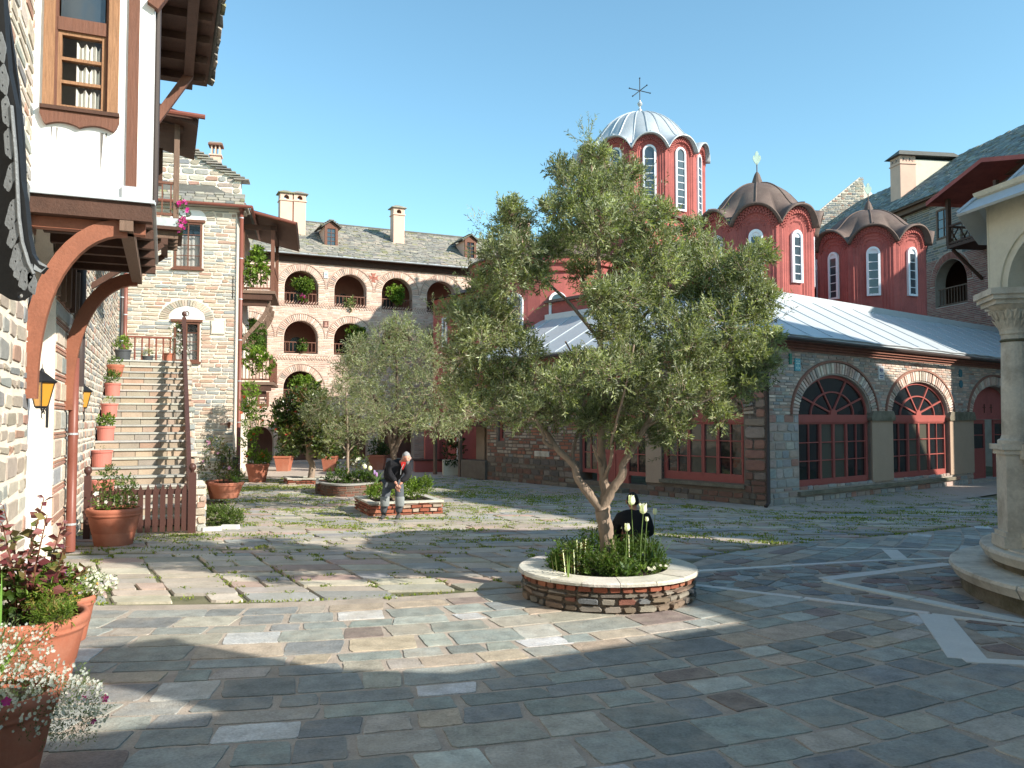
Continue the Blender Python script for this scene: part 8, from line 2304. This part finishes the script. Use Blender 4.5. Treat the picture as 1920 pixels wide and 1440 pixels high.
def head(c, yaw, pitch, roll, k, hairm, par, beard=False, cap=False):
    """head mesh with brow, nose, lips, chin and ears; c = centre"""
    m = Matrix.Rotation(yaw, 3, 'Z') @ Matrix.Rotation(pitch, 3, 'X') @ Matrix.Rotation(roll, 3, 'Y')
    c = Vector(c)
    nu, nv = 28, 22; vs = []
    for j in range(nv+1):
        ph = math.pi*j/nv
        for i in range(nu):
            th = 2*math.pi*i/nu
            x, y, z = math.sin(ph)*math.cos(th), math.sin(ph)*math.sin(th), math.cos(ph)
            X, Y, Z = x*.076, y*.095, z*.118
            if Z < 0: X *= 1-.30*(-Z/.118)**1.3; Y *= 1-.16*(-Z/.118)
            f = max(0, -y)     # face looks to -Y
            if f > .4:
                Y += -.010*math.exp(-((Z-.028)/.012)**2)*max(0, 1-abs(X)/.06)        # brow
                Y += .010*math.exp(-((Z-.010)/.012)**2)*math.exp(-((abs(X)-.030)/.014)**2)   # eye sockets
                Y += -.026*math.exp(-((X)/.011)**2)*math.exp(-((Z+.018)/.020)**2)       # nose
                Y += -.008*math.exp(-((X)/.024)**2)*math.exp(-((Z+.055)/.008)**2)+.006*math.exp(-((X)/.026)**2)*math.exp(-((Z+.062)/.003)**2)
                Y += -.008*math.exp(-((X)/.022)**2)*math.exp(-((Z+.092)/.014)**2)
            vs.append(c+m @ (Vector((X, Y, Z))*k))
    fs = [(j*nu+i, j*nu+(i+1) % nu, (j+1)*nu+(i+1) % nu, (j+1)*nu+i) for j in range(nv) for i in range(nu)]
    b = MB(); b.add(vs, fs)
    for s in (-1, 1):
        b.lathe(c+m @ (Vector((s*.078, .006, -.002))*k), [(.004, -.03*k), (.014*k, -.015*k), (.016*k, .012*k), (.006, .028*k)], 8)
    hd = b.build('head', M['skin'], par, smooth=True)
    e = MB((.02, .015, .012))
    for s in (-1, 1): e.lathe(c+m @ (Vector((s*.030, -.083, .010))*k), [(.001, -.006), (.009*k, -.003), (.009*k, .003), (.001, .006)], 8)
    e.build('eyes', M['boot'], hd)
    h = MB(); vs = []; fs = []
    for j in range(13):
        ph = math.pi*j/nv
        for i in range(nu):
            th = 2*math.pi*i/nu
            x, y, z = math.sin(ph)*math.cos(th), math.sin(ph)*math.sin(th), math.cos(ph)
            g_ = 1.10+.05*noise.noise(Vector((x*4, y*4, z*4)))+.03*noise.noise(Vector((x*11, y*11, z*11)))
            zz_ = z
            if y < -.35 and z < .52: g_ = .93
            vs.append(c+m @ (Vector((x*.077*g_, y*.096*g_+.004, zz_*.118*g_))*k))
    fs = [(j*nu+i, j*nu+(i+1) % nu, (j+1)*nu+(i+1) % nu, (j+1)*nu+i) for j in range(12) for i in range(nu)]
    h.add(vs, fs); h.build('hair', hairm, par, smooth=True)
    if beard:
        h = MB(); vs = []
        for j in range(7):
            for i in range(13):
                t = (i/12-.5)*1.9; z = -.035-.078*j/6
                kx = 1-.30*(-z/.118)**1.3; X = math.sin(t)*.078*kx*1.02*math.sqrt(max(0, 1-(z/.125)**2)); Y = -math.cos(t)*.097*math.sqrt(max(0, 1-(z/.125)**2))*(1-.16*(-z/.118))-.004
                vs.append(c+m @ (Vector((X, Y, z))*k))
        h.add(vs, [(j*13+i, j*13+i+1, (j+1)*13+i+1, (j+1)*13+i) for j in range(6) for i in range(12)]); h.build('beard', hairm, par, smooth=True)
    return hd
# ---- the standing man, leaning forward with hands clasped in front
MD = 19.0
def mp(px, py, dy=0): return PD(px, py, MD+dy)
man = thing('person', 'grey haired man in a black fleece and grey trousers leaning forward with clasped hands', 'person', G(730, 968))
hip = mp(733, 903, .12); 
hl, hr_ = mp(727, 906, .1), mp(748, 906, .1)
kl, kr = mp(722, 938, -.12), mp(750, 938, -.12)
al, ar2 = mp(719, 961, -.02), mp(747, 960, -.02)
chest = mp(741, 877, -.05); neck = mp(753, 866, -.14); hc_ = mp(762, 859.5, -.22)
sl_, sr_ = mp(729, 874, -.08), mp(762, 874, -.16)
el, er = mp(733, 893, -.22), mp(766, 892, -.28)
hdl, hdr = mp(744, 908, -.36), mp(749, 909, -.38)
# continuous body under the clothes
V_ = [hip, mp(737, 890, .02), chest, neck, mp(758, 863, -.18), hl, kl, al, hr_, kr, ar2, sl_, el, hdl, sr_, er, hdr]
E_ = [(0, 1), (1, 2), (2, 3), (3, 4), (0, 5), (5, 6), (6, 7), (0, 8), (8, 9), (9, 10), (2, 11), (11, 12), (12, 13), (2, 14), (14, 15), (15, 16)]
skin_obj('body', V_, E_, [.10, .10, .10, .05, .058, .08, .055, .045, .08, .055, .045, .055, .036, .03, .055, .036, .03], M['skin'], man)
head(hc_, rad(14), rad(6), rad(-4), 1.2, M['hair'], man, beard=True)
# fleece
skin_obj('fleece_jacket', [mp(733, 901, .10), mp(736, 890, .03), chest, mp(748, 868, -.10), sl_, el, mp(742, 903, -.34), sr_, er, mp(751, 904, -.36), mp(752, 865.5, -.13)],
         [(0, 1), (1, 2), (2, 3), (2, 4), (4, 5), (5, 6), (2, 7), (7, 8), (8, 9), (3, 10)], [(.23, .19), (.22, .20), (.22, .19), .15, .11, .085, .06, .11, .085, .06, .088], M['fleece'], man)
b = MB(); n_ = (neck-hc_); 
b.prism(Fr(mp(755, 873, -.34), (1, 0, 0), N=(0, -1, 0)), [(-.04, .08), (.06, .09), (.07, .04), (.0, -.10), (-.03, .0)], -.03, .012); b.build('red_shirt', M['redcloth'], man)
b = MB(); b.tube([mp(757, 870, -.40), mp(752, 880, -.40), mp(751, 890, -.36)], .007, 4); b.build('zip', M['lead'], man)
# trousers with knee patches
for nm, a_, b_, c_ in (('left', hl, kl, al), ('right', hr_, kr, ar2)):
    pass
skin_obj('trousers', [mp(734, 901, .10), hl, hl.lerp(kl, .5), kl, kl.lerp(al, .6), al-Vector((0, 0, .03)), hr_, hr_.lerp(kr, .5), kr, kr.lerp(ar2, .6), ar2-Vector((0, 0, .03))],
         [(0, 1), (1, 2), (2, 3), (3, 4), (4, 5), (0, 6), (6, 7), (7, 8), (8, 9), (9, 10)], [(.19, .15), .125, .115, .095, .092, .088, .125, .115, .095, .092, .088], M['trousers'], man)
for k_ in (kl, kr):
    b = MB(); b.lathe(k_+Vector((0, 0, -.13)), [(.104, 0), (.112, .02), (.114, .20), (.104, .22)], 10, a0=rad(200), sweep=rad(140), cap=(False, False)); b.build('knee_patch', M['kneepatch'], man, smooth=True)
for a_ in (al, ar2):
    z = a_.z; f_ = Vector((a_.x, a_.y, .0))
    skin_obj('boot', [f_+Vector((0, .03, .13)), f_+Vector((0, .02, .05)), f_+Vector((-.01, -.10, .045)), f_+Vector((-.015, -.19, .035))], [(0, 1), (1, 2), (2, 3)], [.058, .055, .05, .038], M['boot'], man)
# hands: palm and five fingers each, clasped
def hand(w, d, side, par):
    """w wrist, d pointing direction, side = +-1"""
    d = Vector(d).normalized(); s = Vector((side, 0, 0)); s = (s-d*s.dot(d)).normalized(); n = d.cross(s)
    V = [w, w+d*.045, w+d*.085]; E = [(0, 1), (1, 2)]; Rr = [.030, (.042, .022), (.042, .02)]
    o = skin_obj('hand', V, E, Rr, M['skin'], par, 1)
    for i, L in enumerate((.070, .078, .073, .058)):
        x = (-.03+.02*i); b0 = w+d*.085+s*x; m1 = b0+d*L*.45-n*.012*side; m2 = m1+d*L*.25+s*-.02-n*.02*side; m3 = m2+s*-.02+d*.004
        f = MB(); f.tube([b0, m1, m2, m3], [.010, .0095, .0085, .006], 6); f.build('finger', M['skin'], o, smooth=True)
    f = MB(); f.tube([w+d*.03-s*.03, w+d*.06-s*.055, w+d*.085-s*.05], [.013, .011, .008], 6); f.build('thumb', M['skin'], o, smooth=True)
hand(hdl, (.4, -.3, -.8), 1, man); hand(hdr, (-.3, -.35, -.8), -1, man)
# ---- figure seated on the planter rim with the back to us
SD = KC.y+KR+.05
sp2 = thing('person', 'dark figure in a black jacket seated with its back to us behind the olive trunk', 'person', Vector((PD(1185, 1000, SD).x, SD, .37)))
def sp_pt(px, py, dy=0): return PD(px, py, SD+dy)
hip = sp_pt(1186, 1022, .0); hip.z = .50
V_ = [hip, sp_pt(1186, 1000, 0), sp_pt(1187, 975, .03), sp_pt(1188, 957, .07), sp_pt(1187, 948, .1), hip+Vector((-.1, .2, .02)), hip+Vector((-.14, .48, .0)), hip+Vector((-.14, .52, -.44)), hip+Vector((.1, .2, .02)), hip+Vector((.14, .48, .0)), hip+Vector((.14, .52, -.44)),
      sp_pt(1162, 972, .04), sp_pt(1148, 1000, .12), hip+Vector((-.15, .38, .10)), sp_pt(1212, 972, .04), sp_pt(1220, 1000, .12), hip+Vector((.15, .38, .10))]
E_ = [(0, 1), (1, 2), (2, 3), (3, 4), (0, 5), (5, 6), (6, 7), (0, 8), (8, 9), (9, 10), (2, 11), (11, 12), (12, 13), (2, 14), (14, 15), (15, 16)]
skin_obj('body', V_, E_, [.14, .12, .13, .055, .06, .09, .06, .045, .09, .06, .045, .06, .045, .034, .06, .045, .034], M['skin'], sp2)
skin_obj('black_jacket', [hip+Vector((0, 0, .0))]+[V_[1], V_[2], V_[3]+Vector((0, 0, .02)), V_[11], V_[12], V_[13], V_[14], V_[15], V_[16]], [(0, 1), (1, 2), (2, 3), (2, 4), (4, 5), (5, 6), (2, 7), (7, 8), (8, 9)],
         [(.20, .15), (.19, .14), (.19, .14), .09, .095, .075, .05, .095, .075, .05], M['fleece'], sp2)
skin_obj('trousers', [hip]+V_[5:11], [(0, 1), (1, 2), (2, 3), (0, 4), (4, 5), (5, 6)], [.17, .11, .08, .07, .11, .08, .07], M['fleece'], sp2)
head(sp_pt(1186, 940, .12), rad(180), rad(-12), 0, 1.08, M['blackhair'], sp2)
for s_ in (7, 10):
    f_ = V_[s_].copy(); f_.z = 0
    skin_obj('shoe', [f_+Vector((0, -.03, .10)), f_+Vector((0, .0, .05)), f_+Vector((0, .10, .045)), f_+Vector((0, .18, .035))], [(0, 1), (1, 2), (2, 3)], [.05, .05, .045, .035], M['boot'], sp2)
for s_, q in ((-1, V_[13]), (1, V_[16])): hand(q, (-s_*.3, .9, -.1), s_, sp2)
